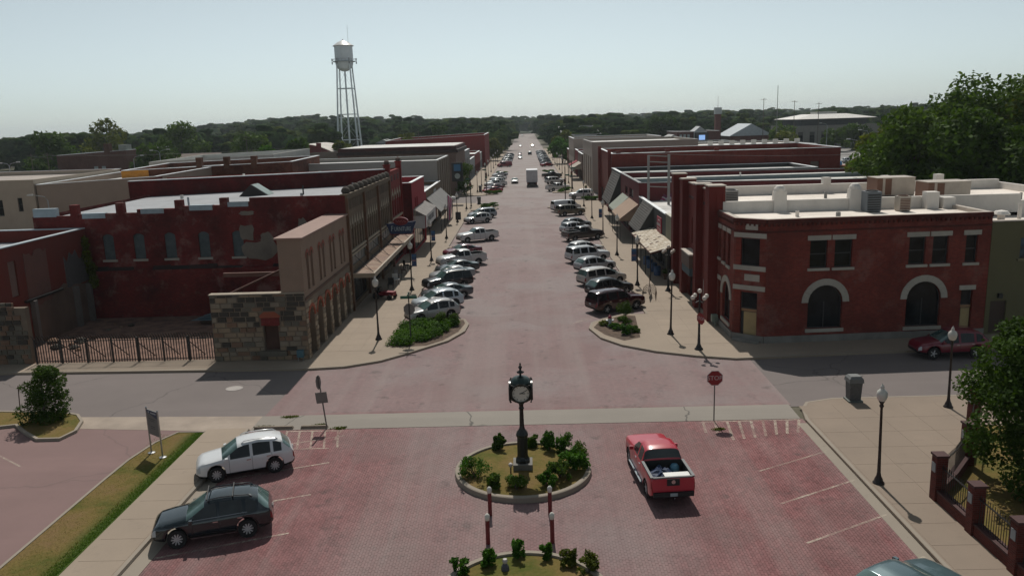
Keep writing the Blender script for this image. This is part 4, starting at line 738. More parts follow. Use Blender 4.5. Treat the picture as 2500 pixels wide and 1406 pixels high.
# left background
TANW = stucco('beige_render', (0.40, 0.335, 0.27), 0.18)
G1, wg = building('beige_block', 'plain beige building with narrow windows at the left edge', boxpoly(-95, -61.2, 100, 122), 9.1, TANW, roofing('tan_roof', (0.34, 0.28, 0.24)), .5, None, {0: [(26.2, 26.9, 4.6, 6.6), (28.9, 29.6, 4.7, 6.7), (31.5, 32.1, 5.2, 6.9)]})
for q in ((26.2, 26.9, 4.6, 6.6), (28.9, 29.6, 4.7, 6.7), (31.5, 32.1, 5.2, 6.9)): window(G1, wg[0], *q)
building('long_beige_warehouse', 'long low beige warehouse wall behind the red furniture store', boxpoly(-61.0, -45.8, 100.2, 124), [8.4, 9.0, 9.2, 8.7], stucco('warm_beige', (0.30, 0.235, 0.19), 0.15), WHITE_ROOF, .5, WHITE_TRIM)
G3 = building('tarpaulin_building', 'building with orange tarpaulin hung on its broken brick wall', boxpoly(-59, -34, 118, 134), [9.0, 9.6, 9.8, 9.3], brick('orange_red_brick', (0.16, 0.05, 0.025), (0.10, 0.028, 0.016), (0.10, 0.06, 0.05), 0.6), WHITE_ROOF, .4, WHITE_TRIM)[0]
MB().hexa([(-59.0, 117.85, 6.9), (-55.0, 117.85, 7.1), (-55.0, 117.95, 7.1), (-59.0, 117.95, 6.9), (-59.0, 117.85, 8.98), (-55.0, 117.85, 9.05), (-55.0, 117.95, 9.05), (-59.0, 117.95, 8.98)]).obj('tarpaulin', plain('orange_tarp', (0.50, 0.20, 0.012), 0.6, 0, 0.2), G3)
for x in (-47.5, -43.5, -39.5): MB().box(x - .4, x + .4, 117.8, 118.6, 8.9, 10.6).obj('chimney', brick('chimney_brick', (0.16, 0.07, 0.04), (0.12, 0.05, 0.03), (0.12, 0.08, 0.06), 0.5), G3)
G4, wg = building('white_side_building', 'long pale building with a row of tall narrow windows on its end', boxpoly(-66, -44.0, 142, 166), [9.3, 10.0, 10.2, 9.6], stucco('pale_render', (0.50, 0.49, 0.455), 0.2), roofing('pale_roof', (0.60, 0.60, 0.59)), .5, None, {1: [(2.5 + 4.4 * k, 3.5 + 4.4 * k, 5.0, 8.0) for k in range(5)]})
for k in range(5): window(G4, wg[1], 2.5 + 4.4 * k, 3.5 + 4.4 * k, 5.0, 8.0)
building('low_white_roof_building', 'low white roofed building with rooftop units behind the red storefront', boxpoly(-58, -38.0, 168, 200), 6.6, stucco('pale_tan', (0.27, 0.24, 0.21), 0.2), WHITE_ROOF, .4, WHITE_TRIM)
building('taupe_shed', 'taupe shed with one red end wall below the water tower', boxpoly(-62, -40.5, 205, 225), [7.6, 8.6, 8.2, 7.4], stucco('taupe', (0.16, 0.13, 0.11), 0.2), GREY_ROOF, .3, None)
MB().box(-47.2, -40.4, 204.86, 204.96, 3, 8.4).obj('red_end_wall', RP, bpy.data.objects['taupe_shed'])
for i, (x, y) in enumerate(((-52, 176), (-48.5, 176), (-45.5, 175), (-42, 178), (-40.3, 172))): roof_unit(x, y, 6.2, 1.5, 1.2, 1.1, 'small rooftop unit, %s from the left on the low white roof' % ('first', 'second', 'third', 'fourth', 'fifth')[i], plain('unit_grey', (0.20, 0.20, 0.195), 0.6) if i % 2 else BLACK, BLACK)
B4 = building('brick_warehouse', 'tall plain brown brick warehouse standing among the left trees', boxpoly(-133, -113, 230, 262), [8.7, 9.6, 9.8, 8.9], brick('warehouse_brick', (0.165, 0.075, 0.058), (0.14, 0.062, 0.05), (0.14, 0.09, 0.075), 0.25), GREY_ROOF, .4, WHITE_TRIM)[0]
MB().box(-119.2, -117.6, 229.9, 231.5, 9.0, 11.6).obj('chimney', brick('chimney_brick', (0.16, 0.07, 0.04), (0.12, 0.05, 0.03), (0.12, 0.08, 0.06), 0.5), B4); MB().box(-115.5, -113.2, 231, 234, 9.4, 11.2).obj('roof_housing', plain('pale_green', (0.28, 0.30, 0.27), 0.7), B4)
for x in (-122.6, -120.4): MB().box(x, x + 1.1, 229.93, 229.99, 3.2, 5.4).obj('window', plain('pale_pane', (0.30, 0.34, 0.34), 0.3), B4)
BD = thing('barrel_roof_hall', 'red brick hall with white barrel roof left of the water tower', 'building', (-71, 262, 0)); n = 14; mb = MB(); pr_ = [(-9.5 + 19 * k / n, 6.2 + 2.9 * math.sin(math.pi * k / n)) for k in range(n + 1)]
mb.add([(p, 0, q) for p, q in pr_] + [(p, 26, q) for p, q in pr_], [(k, k + 1, n + 2 + k, n + 1 + k) for k in range(n)]); mb.obj('roof', roofing('barrel_white', (0.55, 0.50, 0.45)), BD, world=False); mb = MB(); mb.add([(-9.4, .05, 0), (9.4, .05, 0)] + [(p * .99, .05, q - .05) for p, q in reversed(pr_)], [tuple(range(n + 3))]); mb.box(9.2, 9.4, .1, 26, 0, 6.1); mb.box(-9.4, -9.2, .1, 26, 0, 6.1); mb.obj('wall', RP, BD, world=False); MB().box(4.0, 5.4, -.8, .0, 0, 9.4).obj('chimney', RP, BD, world=False)
MB().box(-69, -52, 250, 258, 0, 5.6).obj('teal_shed', plain('teal_metal', (0.10, 0.20, 0.21), 0.5), None); tag(bpy.data.objects['teal_shed'], 'low teal metal shed at the foot of the water tower', 'shed')
def house(name, label, x0, x1, y0, y1, h, rh, wall, roofm, alongx=True):
    B = thing(name, label, 'house', (x0, y0, 0)); mb = MB().box(x0, x1, y0, y1, 0, h); mb.obj('wall', wall, B); o = .5; mb = MB()
    if alongx: a = (y0 + y1) / 2; mb.add([(x0 - o, y0 - o, h), (x1 + o, y0 - o, h), (x1 + o, y1 + o, h), (x0 - o, y1 + o, h), (x0 - o, a, h + rh), (x1 + o, a, h + rh)], [(0, 1, 5, 4), (2, 3, 4, 5), (3, 0, 4), (1, 2, 5), (0, 3, 2, 1)])
    else: a = (x0 + x1) / 2; mb.add([(x0 - o, y0 - o, h), (x1 + o, y0 - o, h), (x1 + o, y1 + o, h), (x0 - o, y1 + o, h), (a, y0 - o, h + rh), (a, y1 + o, h + rh)], [(0, 4, 5, 3), (1, 2, 5, 4), (0, 1, 4), (2, 3, 5), (0, 3, 2, 1)])
    mb.obj('roof', roofm, B); return B
house('grey_roof_house', 'grey gable roofed house right of the water tower legs', -67, -48, 330, 344, 4.5, 4.2, stucco('pale_wall', (0.30, 0.30, 0.29), 0.2), plain('light_shingle', (0.33, 0.33, 0.33), 0.8), False)
house('small_grey_house', 'small grey house beyond the taupe shed', -88, -78, 300, 312, 4, 2.8, stucco('pale_wall', (0.30, 0.30, 0.29), 0.2), plain('dark_shingle', (0.13, 0.13, 0.13), 0.8))
house('hillside_house', 'pale house half hidden by trees left of the round tree', -104, -92, 240, 250, 5.2, 2.6, stucco('dull_wall', (0.20, 0.18, 0.16), 0.2), plain('brown_shingle', (0.15, 0.11, 0.09), 0.8))
building('far_left_red_shop', 'low red shop roofs at the left edge behind the beige block', boxpoly(-128, -86, 150, 172), 7.0, RP, roofing('rust_roof', (0.27, 0.12, 0.085)), .3, WHITE_TRIM)

# ------------------------------------------------------------------ right side
CB = thing('corner_brick_building', 'two storey red brick corner building with chamfered entrance and stone arches', 'building', (14.7, 50.1, 0))
PO = [(13.05, 55.75), (13.05, 51.35), (14.7, 50.0), (28.85, 50.75)]
wW, wC, wSo = WF(PO[0], PO[1]), WF(PO[1], PO[2]), WF(PO[2], PO[3]); wE = WF(PO[3], (28.85, 58))
OW = [(.35, .85, 4.85, 6.85), (1.55, 2.15, 4.75, 6.85), (2.75, 3.4, 4.7, 6.85), (.35, .95, .5, 3.3), (1.55, 3.6, .95, 3.55, 1.0)]
OC = [(.45, 1.7, 5.0, 6.75), (.5, 1.62, .3, 3.3)]
OS = [(2.75, 3.85, 4.85, 6.6), (4.3, 5.42, 4.85, 6.6), (9.0, 10.05, 4.85, 6.6), (10.5, 11.5, 4.85, 6.6), (12.6, 13.35, 4.85, 6.6), (2.75, 4.95, .95, 3.75, 1.1), (9.05, 11.25, .85, 3.75, 1.1), (12.55, 13.3, .35, 3.1)]
mb = MB(); panel(mb, wW, 0, wW.L, .1, 8.0, OW, .25); panel(mb, wC, 0, wC.L, .1, 8.0, OC, .25); panel(mb, wSo, 0, wSo.L, .1, 8.0, OS, .25); mb.quad(wE(0, 0, 0), wE(wE.L, 0, 0), wE(wE.L, 0, 8), wE(0, 0, 8)); mb.obj('wall', RED_C, CB)
mb = MB(); ip = [(13.4, 55.75), (13.4, 51.55), (14.85, 50.35), (28.5, 51.05), (28.5, 55.75)]; n = len(ip); mb.add([(x, y, 7.75) for x, y in ip], [tuple(range(n))]); mb.obj('roof', PINK_ROOF, CB)
mb = MB(); op = PO + [(28.85, 55.75)]
for k in range(4): mb.quad((*op[k], 8.0), (*op[k + 1], 8.0), (*ip[k + 1], 8.0), (*ip[k], 8.0)); mb.quad((*ip[k], 8.0), (*ip[k + 1], 8.0), (*ip[k + 1], 7.74), (*ip[k], 7.74))
mb.obj('parapet_cap', plain('pale_cap', (0.42, 0.37, 0.32), 0.8), CB)
for wf, a in ((wW, wW.L), (wC, wC.L), (wSo, wSo.L)):
    b = MB(); wf.box(b, .0, a, 0, .05, 7.15, 7.25); wf.box(b, 0, a, 0, .09, 7.72, 7.98)
    for k in range(int(a / .3)): wf.box(b, .08 + k * .3, .2 + k * .3, .0, .07, 7.55, 7.715)
    b.obj('corbel_course', brick('corbel_brick', (0.12, 0.026, 0.02), (0.085, 0.019, 0.016), (0.10, 0.06, 0.05), 0.5), CB)
    b = MB(); wf.box(b, 0, a, .0, .08, .1, .55); b.obj('plinth', stucco('pale_plinth', (0.24, 0.23, 0.21), 0.5), CB)
for q in OW[:3]: window(CB, wW, *q, sill=STONE_TRIM, lintel=STONE_TRIM)
for q in OS[:5]: window(CB, wSo, *q, sill=STONE_TRIM, lintel=STONE_TRIM)
window(CB, wW, *OW[3], sash=False, lintel=STONE_TRIM, name='side_door_window')
window(CB, wC, *OC[0], sash=False, depth=.24)
def arch_window(wf, q):
    w_ = window(CB, wf, *q, depth=.24, sash=False, mull=1 if q[1] - q[0] < 2.1 else 1); b = MB(); wf.box(b, q[0] - .12, q[1] + .12, -.05, .09, q[2] - .22, q[2] - .005); b.obj('sill', STONE_TRIM, w_)
    top = arc(q[0], q[1], q[3], q[4], 13); c = (q[0] + q[1]) / 2; h = (q[1] - q[0]) / 2; zs = q[3] - q[4]; f = (h + .42) / h
    out = [(c + (p - c) * f, zs + (v - zs) * (q[4] + .42) / q[4]) for p, v in top]
    for k in range(13):
        e = .018
        def L2(i, t): return (out[i][0] * t + top[i][0] * (1 - t), out[i][1] * t + top[i][1] * (1 - t))
        p = [top[k], top[k + 1], out[k + 1], out[k]]; cx = sum(a[0] for a in p) / 4; cz = sum(a[1] for a in p) / 4; p = [(cx + (a - cx) * .97, cz + (v - cz) * .97) for a, v in p]
        b = MB(); b.hexa([wf(p[0][0], 0, p[0][1]), wf(p[1][0], 0, p[1][1]), wf(p[1][0], .06, p[1][1]), wf(p[0][0], .06, p[0][1]), wf(p[3][0], 0, p[3][1]), wf(p[2][0], 0, p[2][1]), wf(p[2][0], .06, p[2][1]), wf(p[3][0], .06, p[3][1])]); b.obj('voussoir', STONE_TRIM, w_)
for wf, q in ((wW, OW[4]), (wSo, OS[5]), (wSo, OS[6])): arch_window(wf, q)
for v in (6.8, 4.72, 3.45): b = MB(); wC.box(b, 0, wC.L, .0, .08, v, v + .3); b.obj('stone_band', STONE_TRIM, CB)
for v in (7.3, 4.05): b = MB(); wC.box(b, .75, 1.55 if v > 5 else 1.75, 0, .05, v, v + .35 if v > 5 else v + .42); b.obj('stone_plaque', STONE_TRIM, CB)
TAND = plain('tan_door', (0.34, 0.25, 0.12), 0.6)
def doorway(wf, q, par=CB):
    b = MB(); wf.box(b, q[0], q[1], -.24, -.18, q[2], q[3]); o = b.obj('entrance', plain('dark_frame', (0.03, 0.03, 0.032), 0.6), par); m_ = (q[1] - q[0]); zt = q[2] + (q[3] - q[2]) * .58
    b = MB(); wf.box(b, q[0] + m_ * .18, q[1] - m_ * .06, -.178, -.14, q[2] + .05, zt - .05); b.obj('door_leaf', TAND, o); b = MB(); wf.box(b, q[0] + .03, q[1] - .03, -.178, -.1, zt, zt + .16); b.obj('transom_board', plain('orange_board', (0.27, 0.15, 0.075), 0.7), o); b = MB(); wf.box(b, q[0] + .08, q[1] - .08, -.178, -.16, zt + .24, q[3] - .06); b.obj('transom_pane', GLASS, o)
doorway(wC, OC[1]); doorway(wSo, OS[7]); b = MB(); wSo.box(b, 12.4, 13.45, 0, .05, 3.11, 3.4); b.obj('lintel', STONE_TRIM, CB)
b = MB(); wC.box(b, .2, 1.9, .0, .5, .1, .28); b.obj('door_step', stucco('pale_plinth', (0.24, 0.23, 0.21), 0.5), CB)
# white parapet wall between the two roofs, with rounded chimney stubs
WPAR = stucco('white_parapet', (0.68, 0.64, 0.59), 0.25)
TH = thing('theatre', 'dark red painted theatre front with tall pilasters and long white roof', 'building', (12.9, 55.8, 0))
wT = WF((12.9, 70.5), (12.9, 55.8)); TO = [(6.35 + .78 * k, 6.85 + .78 * k, 4.5, 6.55, .25) for k in range(3)] + [(5.2, 9.2, .15, 3.0)]
RT = stucco('theatre_red', (0.165, 0.030, 0.024), 0.25); RTD = stucco('theatre_dark_red', (0.135, 0.022, 0.018), 0.2)
mb = MB(); panel(mb, wT, 0, wT.L, .1, 9.15, TO, .3); mb.quad(wT(0, -.4, 7.6), wT(wT.L, -.4, 7.6), wT(wT.L, -.4, 9.15), wT(0, -.4, 9.15)); mb.quad(wT(0, 0, 9.15), wT(wT.L, 0, 9.15), wT(wT.L, -.4, 9.15), wT(0, -.4, 9.15))
mb.obj('front_wall', RT, TH)
for u0, u1, h in ((0, 1.0, 9.55), (4.1, 5.0, 9.4), (9.5, 10.4, 9.4), (13.4, 14.68, 9.6)):
    b = MB(); wT.box(b, u0, u1, -.6, .5, .1, h); b.obj('pilaster', RTD, TH); b = MB(); wT.box(b, u0 - .06, u1 + .04, -.66, .56, h + .003, h + .09); b.obj('pilaster_cap', plain('pale_cap', (0.42, 0.37, 0.32), 0.8), TH)
for u0, u1 in ((1.05, 4.05), (5.05, 9.45), (10.45, 13.35)): b = MB(); wT.box(b, u0, u1, -.44, .06, 9.155, 9.24); b.obj('coping', plain('pale_cap', (0.42, 0.37, 0.32), 0.8), TH); b = MB(); wT.box(b, u0 + .2, u1 - .2, .0, .04, 8.0, 8.2); b.obj('recess_shade_strip', plain('shadow_red', (0.05, 0.01, 0.01), 0.9), TH)  # raised dark strip under the coping, a recess's shade put into its colour
for q in TO[:3]: window(TH, wT, *q, depth=.28, sash=False, pane=plain('dark_red_glass', (0.02, 0.006, 0.006), 0.3), frame=RTD)
b = MB(); wT.box(b, 5.2, 9.2, -.28, -.2, .15, 3.0); b.obj('entrance', BLACK, TH); b = MB(); wT.box(b, 6.2, 9.3, .0, .75, 2.95, 3.95); b.obj('canopy_box', plain('theatre_fascia', (0.12, 0.075, 0.06), 0.7), TH); b = MB(); wT.box(b, 6.15, 9.35, .0, .8, 3.955, 4.05); b.obj('canopy_lid', plain('pale_cap', (0.42, 0.37, 0.32), 0.8), TH); b = MB(); wT.box(b, 6.2, 9.2, .1, .7, 2.35, 2.945); b.obj('canopy_valance', plain('blue_grey_cloth', (0.06, 0.09, 0.105), 0.8), TH); b = MB(); wT.box(b, 7.9, 8.9, -.18, -.12, .2, 2.2); b.obj('entrance_door', TAND, TH)
for u in (2.2, 11.5): b = MB(); wT.box(b, u, u + .7, .02, .12, 1.2, 2.6); o = b.obj('poster_case', BLACK, TH); b = MB(); wT.box(b, u + .06, u + .64, .123, .13, 1.28, 2.52); b.obj('poster', plain('faded_poster', (0.30, 0.30, 0.29), 0.5), o)
mb = MB(); rp_ = [(13.3, 56.1), (40, 56.1), (40, 69.9), (13.3, 69.9)]; mb.add([(x, y, 7.55) for x, y in rp_], [(0, 1, 2, 3)]); mb.obj('roof', PINK_ROOF, TH)
mb = MB(); mb.box(13.35, 33.5, 55.8, 56.1, 7.3, 8.55); mb.box(33.5, 40, 55.8, 56.1, 4, 8.1); mb.obj('side_parapet', WPAR, TH); mb = MB().box(13.35, 40, 69.95, 70.4, .1, 8.35); mb.obj('far_parapet', WPAR, TH); mb = MB().box(40, 40.3, 55.8, 70.4, .1, 8.1); mb.obj('rear_wall', WPAR, TH)
for i, (x, z) in enumerate(((17.2, 8.0), (22.3, 8.0))): q = MB(); q.hexa([(x - .45, 55.55, 7.4), (x + .45, 55.55, 7.4), (x + .45, 56.25, 7.4), (x - .45, 56.25, 7.4), (x - .4, 55.6, 9.15), (x + .4, 55.6, 9.15), (x + .4, 56.2, 9.15), (x - .4, 56.2, 9.15)]); q.lathe([(.4, 0), (.38, .2), (.25, .38), (0, .45)], 12, (x, 55.9, 9.15)); q.obj('chimney_stub', WPAR, TH)
for x in (25.5, 30.5, 35): MB().box(x - .3, x + .3, 69.85, 70.5, 8.36, 8.9).obj('parapet_cap_block', WPAR, TH)
for x in (27.2, 28.3): MB().box(x - .4, x + .4, 55.0, 55.75, 7.76, 8.9 if x < 28 else 8.5).obj('chimney_stub', WPAR, CB)
OLB, wo_ = building('olive_building', 'olive painted two storey building at the right edge', [(28.9, 50.8), (46, 51.6), (46, 64), (28.9, 64)], 7.35, stucco('olive_paint', (0.125, 0.115, 0.062), 0.2), PINK_ROOF, .3, plain('pale_cap', (0.42, 0.37, 0.32), 0.8), {0: [(1.9, 3.15, 5.0, 6.3), (2.6, 5.6, .6, 3.2), (.3, 1.35, .2, 2.3)]})
window(OLB, wo_[0], 1.9, 3.15, 5.0, 6.3, mull=2, pane=glass('bluish_glass', (0.03, 0.045, 0.06)), sill=plain('olive_sill', (0.15, 0.13, 0.07), 0.8)); window(OLB, wo_[0], 2.6, 5.6, .6, 3.2, sash=False, mull=2, name='shop_window'); b = MB(); wo_[0].box(b, .3, 1.35, -.2, -.12, .2, 2.3); b.obj('door', plain('brown_door', (0.05, 0.028, 0.02), 0.7), OLB); b = MB(); wo_[0].box(b, .7, .95, .02, .2, 2.5, 2.8); b.obj('wall_lamp', BLACK, OLB)
UG = plain('unit_grey', (0.20, 0.20, 0.195), 0.6); UB = plain('unit_beige', (0.37, 0.325, 0.275), 0.6); UBR = plain('unit_brown', (0.13, 0.062, 0.038), 0.7)
roof_unit(22.9, 54.6, 7.76, .95, .95, 1.35, 'grey upright air conditioner on the corner building roof', plain('unit_blue_grey', (0.12, 0.135, 0.15), 0.5), BLACK); roof_unit(24.9, 54.4, 7.76, .75, .75, 1.0, 'small beige condenser with brown grille on the corner building roof', UB, UBR)
roof_unit(15.6, 63.0, 7.56, 1.0, 1.0, 1.15, 'grey box air conditioner near the theatre front', UG, BLACK); roof_unit(29.6, 67.0, 7.56, 3.0, 2.0, 1.45, 'large beige rooftop unit with brown grille, left of the pair', UB, UBR, 0, 1); roof_unit(31.2, 61.8, 7.56, 3.1, 2.0, 1.45, 'large beige rooftop unit with brown grille, right of the pair', UB, UBR, 0, 1)
pipe_vent(31.0, 53.6, 7.1, 'mushroom vent on the olive building roof', WPAR, .35, .22, True); pipe_vent(32.3, 53.8, 7.1, 'short pale pipe on the olive building roof', WPAR, 1.0, .12); roof_unit(32.4, 57, 7.1, 1.1, 1.1, 1.0, 'dark condenser on the olive building roof', plain('teal_grey', (0.05, 0.07, 0.075), 0.5), BLACK)
pipe_vent(14.3, 57.8, 7.56, 'wide white roof hatch drum behind the theatre front', WPAR, .55, .55); roof_unit(14.9, 66.8, 7.56, 1.3, 1.2, .8, 'square white duct box on the far theatre roof', WPAR, UG)
# low shops
R3 = thing('grey_shop', 'low grey shop with sage green end and shingled mansard', 'building', (12.9, 70.6, 0)); w3 = WF((12.9, 94.6), (12.9, 70.6)); SAGE = stucco('sage_paint', (0.215, 0.205, 0.15), 0.25); DGR = stucco('charcoal_paint', (0.062, 0.062, 0.060), 0.2); o3 = [(9.0, 13.5, .3, 2.5), (1.0, 7.4, .3, 2.5), (14.2, 17.5, .3, 2.5), (19.2, 23.0, .3, 2.5)]
mb = MB(); panel(mb, w3, 0, 18.4, .1, 5.35, o3, .25); mb.obj('front_wall', DGR, R3); mb = MB(); panel(mb, w3, 18.4, 24.0, .1, 5.45, o3[3:], .25); mb.obj('sage_wall', SAGE, R3)
for q in o3: window(R3, w3, *q, sash=False, mull=1, name='shop_window')
mb = MB(); mb.add([(13.2, 70.7, 4.85), (34, 70.7, 4.6), (34, 94.5, 4.6), (13.2, 94.5, 4.85)], [(0, 1, 2, 3)]); mb.obj('roof', WHITE_ROOF, R3); MB().box(12.85, 13.25, 76.2, 94.6, 5.355, 5.43).obj('coping', WHITE_TRIM, R3); MB().box(12.82, 13.25, 70.6, 76.15, 5.455, 5.54).obj('coping', plain('cream_coping', (0.42, 0.40, 0.33), 0.7), R3); MB().box(13.26, 34, 76.0, 76.3, 4.6, 5.3).obj('roof_divider', WHITE_TRIM, R3)
SHG = brick('shingles', (0.135, 0.13, 0.12), (0.10, 0.097, 0.09), (0.05, 0.05, 0.048), 0.25, 0.45, 0.18)
def mansard(name, label, x, y0, y1, zb, zt, out):
    t = thing(name, label, 'mansard', (x, y0, zb)); b = MB(); h = zt - zb; L_ = y1 - y0
    b.quad((-out, L_, 0), (-out, 0, 0), (-.02, 0, h), (-.02, L_, h)); b.obj('shingle_slope', SHG, t, world=False)
    for y in (0, L_): b = MB(); b.add([(-out, y, 0), (0, y, 0), (0, y, h)], [(0, 1, 2)]); b.obj('end_board', DGR, t, world=False)
    MB().box(-out - .04, 0, -.03, L_ + .03, -.16, -.004).obj('soffit', BLACK, t, world=False)
    n = 12
    for k in range(n): f = (k + .5) / n; MB().hexa([(-out * (1 - f) - .03, 0.0, h * f - .02), (-out * (1 - f) - .03, L_, h * f - .02), (-out * (1 - f) + .03, L_, h * f + .05), (-out * (1 - f) + .03, 0, h * f + .05), (-out * (1 - f) - .06, 0, h * f + .01), (-out * (1 - f) - .06, L_, h * f + .01), (-out * (1 - f) + .02, L_, h * f + .08), (-out * (1 - f) + .02, 0, h * f + .08)]).obj('shingle_row', SHG, t, world=False)
    return t
mansard('shingle_mansard', 'steep grey shingle mansard beside the charcoal shop wall', 12.9, 83.6, 91.2, 2.75, 5.3, 1.6); mansard('shingle_mansard', 'steep grey shingle mansard before the big red building', 12.9, 113.5, 124.0, 2.7, 6.7, 1.6)
SG = thing('red_wall_sign', 'red square sign with white script on the charcoal wall', 'sign', (12.88, 79.6, 3.2)); MB().box(-.08, 0, -1.25, 1.25, 0, 1.55).obj('panel', plain('sign_red', (0.30, 0.006, 0.03), 0.4), SG, world=False); WL = plain('white_letter', (0.5, 0.45, 0.45), 0.5)
for k in range(6): MB().tube([(-.1, 1.0 - k * .34, .78), (-.1, .92 - k * .34, 1.02 if k % 2 else .92), (-.1, .8 - k * .34, .72), (-.1, .7 - k * .34, .80)], .035, 4).obj('stroke', WL, SG, world=False)
MB().box(-.1, -.081, -1.0, 1.0, .42, .47).obj('underline', WL, SG, world=False); MB().box(-.1, -.081, -.5, .4, 1.2, 1.3).obj('small_line', WL, SG, world=False)
CR = thing('tiled_canopy', 'pale tiled shed canopy over the right pavement with missing tiles', 'canopy', (12.88, 70.8, 0)); random.seed(12)
def cz(x): return 3.25 + x * .26
MB().hexa([(-2.25, 0, cz(-2.25) - .14), (0, 0, cz(0) - .14), (0, 13.0, cz(0) - .14), (-2.25, 13.0, cz(-2.25) - .14), (-2.25, 0, cz(-2.25) - .02), (0, 0, cz(0) - .02), (0, 13, cz(0) - .02), (-2.25, 13, cz(-2.25) - .02)]).obj('deck', plain('rust_deck', (0.10, 0.035, 0.025), 0.9), CR, world=False)
tm = [MB().hexa([(-.135, 0, -.035), (.135, 0, .035), (.135, .41, .035), (-.135, .41, -.035), (-.135, 0, -.018), (.135, 0, .052), (.135, .41, .052), (-.135, .41, -.018)]).mesh('tile', plain('tile_%d' % k, c, 0.85, 0, 0.2, 3.0)) for k, c in enumerate(((0.46, 0.40, 0.32), (0.40, 0.33, 0.25), (0.50, 0.45, 0.37), (0.36, 0.30, 0.22)))]
for i in range(8):
    for j in range(30):
        if random.random() < .96: link('tile', random.choice(tm), CR, (-2.1 + i * .28, .05 + j * .43, cz(-2.1 + i * .28)))
for k in range(5): MB().box(-2.2, -2.12, .3 + k * 3.1, .38 + k * 3.1, .13, cz(-2.2) - .13).obj('post', BLACK, CR, world=False)
for k in range(7): MB().box(-2.05 + k * .3, -2.02 + k * .3, .05, .08, 1.2, cz(-2.0 + k * .3) - .13).obj('rail_bar', BLACK, CR, world=False)
for i in range(4):
    tag(MB().lathe([(.30, 0), (.33, .1), (.33, .75), (.29, .85), (.27, .82), (0, .8)], 14, (11.7 - .05 * i, 73.5 + 1.9 * i, .13)).obj('blue_barrel', plain('blue_plastic', (0.01, 0.06, 0.16), 0.5)), 'blue barrel planter under the tiled canopy, %s from the theatre' % ('first', 'second', 'third', 'fourth')[i], 'barrel')
# maroon building
MA = stucco('maroon_brick', (0.125, 0.028, 0.030), 0.3); R4, wr4 = building('maroon_shop', 'maroon shop with two canvas awnings and a painted mural on its side', boxpoly(12.9, 44, 94.7, 113.2), [6.9, 6.6, 6.6, 6.9], MA, WHITE_ROOF, .35, plain('grey_coping', (0.10, 0.10, 0.105), 0.6), {3: [(1.0, 8.6, .3, 2.5), (9.6, 17.6, .3, 2.5), (5.0, 7.6, 4.6, 5.6), (9.4, 13.4, 4.6, 5.7)]})
for q in ((1.0, 8.6, .3, 2.5), (9.6, 17.6, .3, 2.5)): window(R4, wr4[3], *q, sash=False, mull=2, name='shop_window')
for q in ((5.0, 7.6, 4.6, 5.6), (9.4, 13.4, 4.6, 5.7)): window(R4, wr4[3], *q, sash=False, mull=1, name='sign_window')
MB().box(13.3, 43.6, 104, 104.3, 6.2, 6.75).obj('roof_divider', plain('blue_grey_wall', (0.17, 0.21, 0.22), 0.7), R4)
def muralmat():
    m = N('mural_paint'); v = m.n('ShaderNodeTexVoronoi'); v.inputs['Scale'].default_value = 1.1; v.feature = 'F1'; m.l(m.wallvec(), v.inputs['Vector']); c = m.ramp(v.outputs['Distance'], [(0.0, (0.02, 0.16, 0.20)), (0.22, (0.03, 0.04, 0.10)), (0.30, (0.42, 0.36, 0.40)), (0.38, (0.26, 0.03, 0.10)), (0.55, (0.33, 0.10, 0.16)), (0.62, (0.40, 0.36, 0.38)), (0.75, (0.12, 0.03, 0.07))]); m.b.inputs['Roughness'].default_value = .8; m.base(c)
    for e in m.t.nodes:
        if e.type == 'VALTORGB': e.color_ramp.interpolation = 'CONSTANT'
    return m.mat
wm = WF((12.9, 94.7), (44, 94.7)); b = MB(); pts = [(2.4, 4.8), (2.9, 5.6), (3.4, 5.3), (4.0, 6.0), (5.0, 6.1), (5.6, 5.9), (6.6, 6.05), (7.3, 6.3), (7.6, 5.9), (9.5, 5.9), (9.5, 4.8)]; b.add([wm(p, .03, q) for p, q in pts], [tuple(range(len(pts)))]); b.obj('mural', muralmat(), R4)
def awning(label, wf, u0, u1, zt, zb, out, mat):
    t = thing('awning', label, 'awning', wf(u0, 0, zb)); b = MB(); b.quad(wf(u0, 0, zt), wf(u0, out, zb), wf(u1, out, zb), wf(u1, 0, zt)); b.quad(wf(u0, out, zb), wf(u0, out, zb - .25), wf(u1, out, zb - .25), wf(u1, out, zb)); b.obj('canvas', mat, t)
    for u in (u0, u1): b = MB(); b.add([wf(u, 0, zt), wf(u, out, zb), wf(u, out, zb - .25), wf(u, 0, zb - .25)], [(0, 1, 2, 3)]); b.obj('end_panel', mat, t)
    for u in (u0 + .05, u1 - .05): b = MB(); wf.box(b, u - .03, u + .03, out - .1, out - .04, .13, zb - .1); b.obj('post', BLACK, t)
    return t
awning('sage green canvas awning on the maroon shop', wr4[3], 2.0, 8.7, 4.4, 2.75, 1.9, plain('sage_canvas', (0.25, 0.27, 0.225), 0.9)); awning('tan canvas awning on the maroon shop', wr4[3], 9.2, 17.9, 4.4, 2.75, 2.2, plain('tan_canvas', (0.31, 0.215, 0.155), 0.9))
RF = thing('rooftop_sign_frame', 'bare steel ladder frame standing on the grey shop roof', 'sign frame', (13.3, 90, 4.8)); MB().box(-.12, .12, -.12, .12, 0, 5.5).obj('post', plain('galvanised', (0.20, 0.195, 0.185), 0.6), RF, world=False); MB().box(2.1, 2.35, -.12, .12, 0, 5.5).obj('post', plain('galvanised', (0.20, 0.195, 0.185), 0.6), RF, world=False)
for z in (5.35, 4.7, 2.0): MB().tube([(0, 0, z + .1), (2.2, 0, z - .05)], .06).obj('crossbar', plain('galvanised', (0.20, 0.195, 0.185), 0.6), RF, world=False)
row('end_shop', 'low shop between the maroon shop and the big red building', 12.9, 40, 113.4, 125.5, 6.9, DGR, side=-1, upper=False)
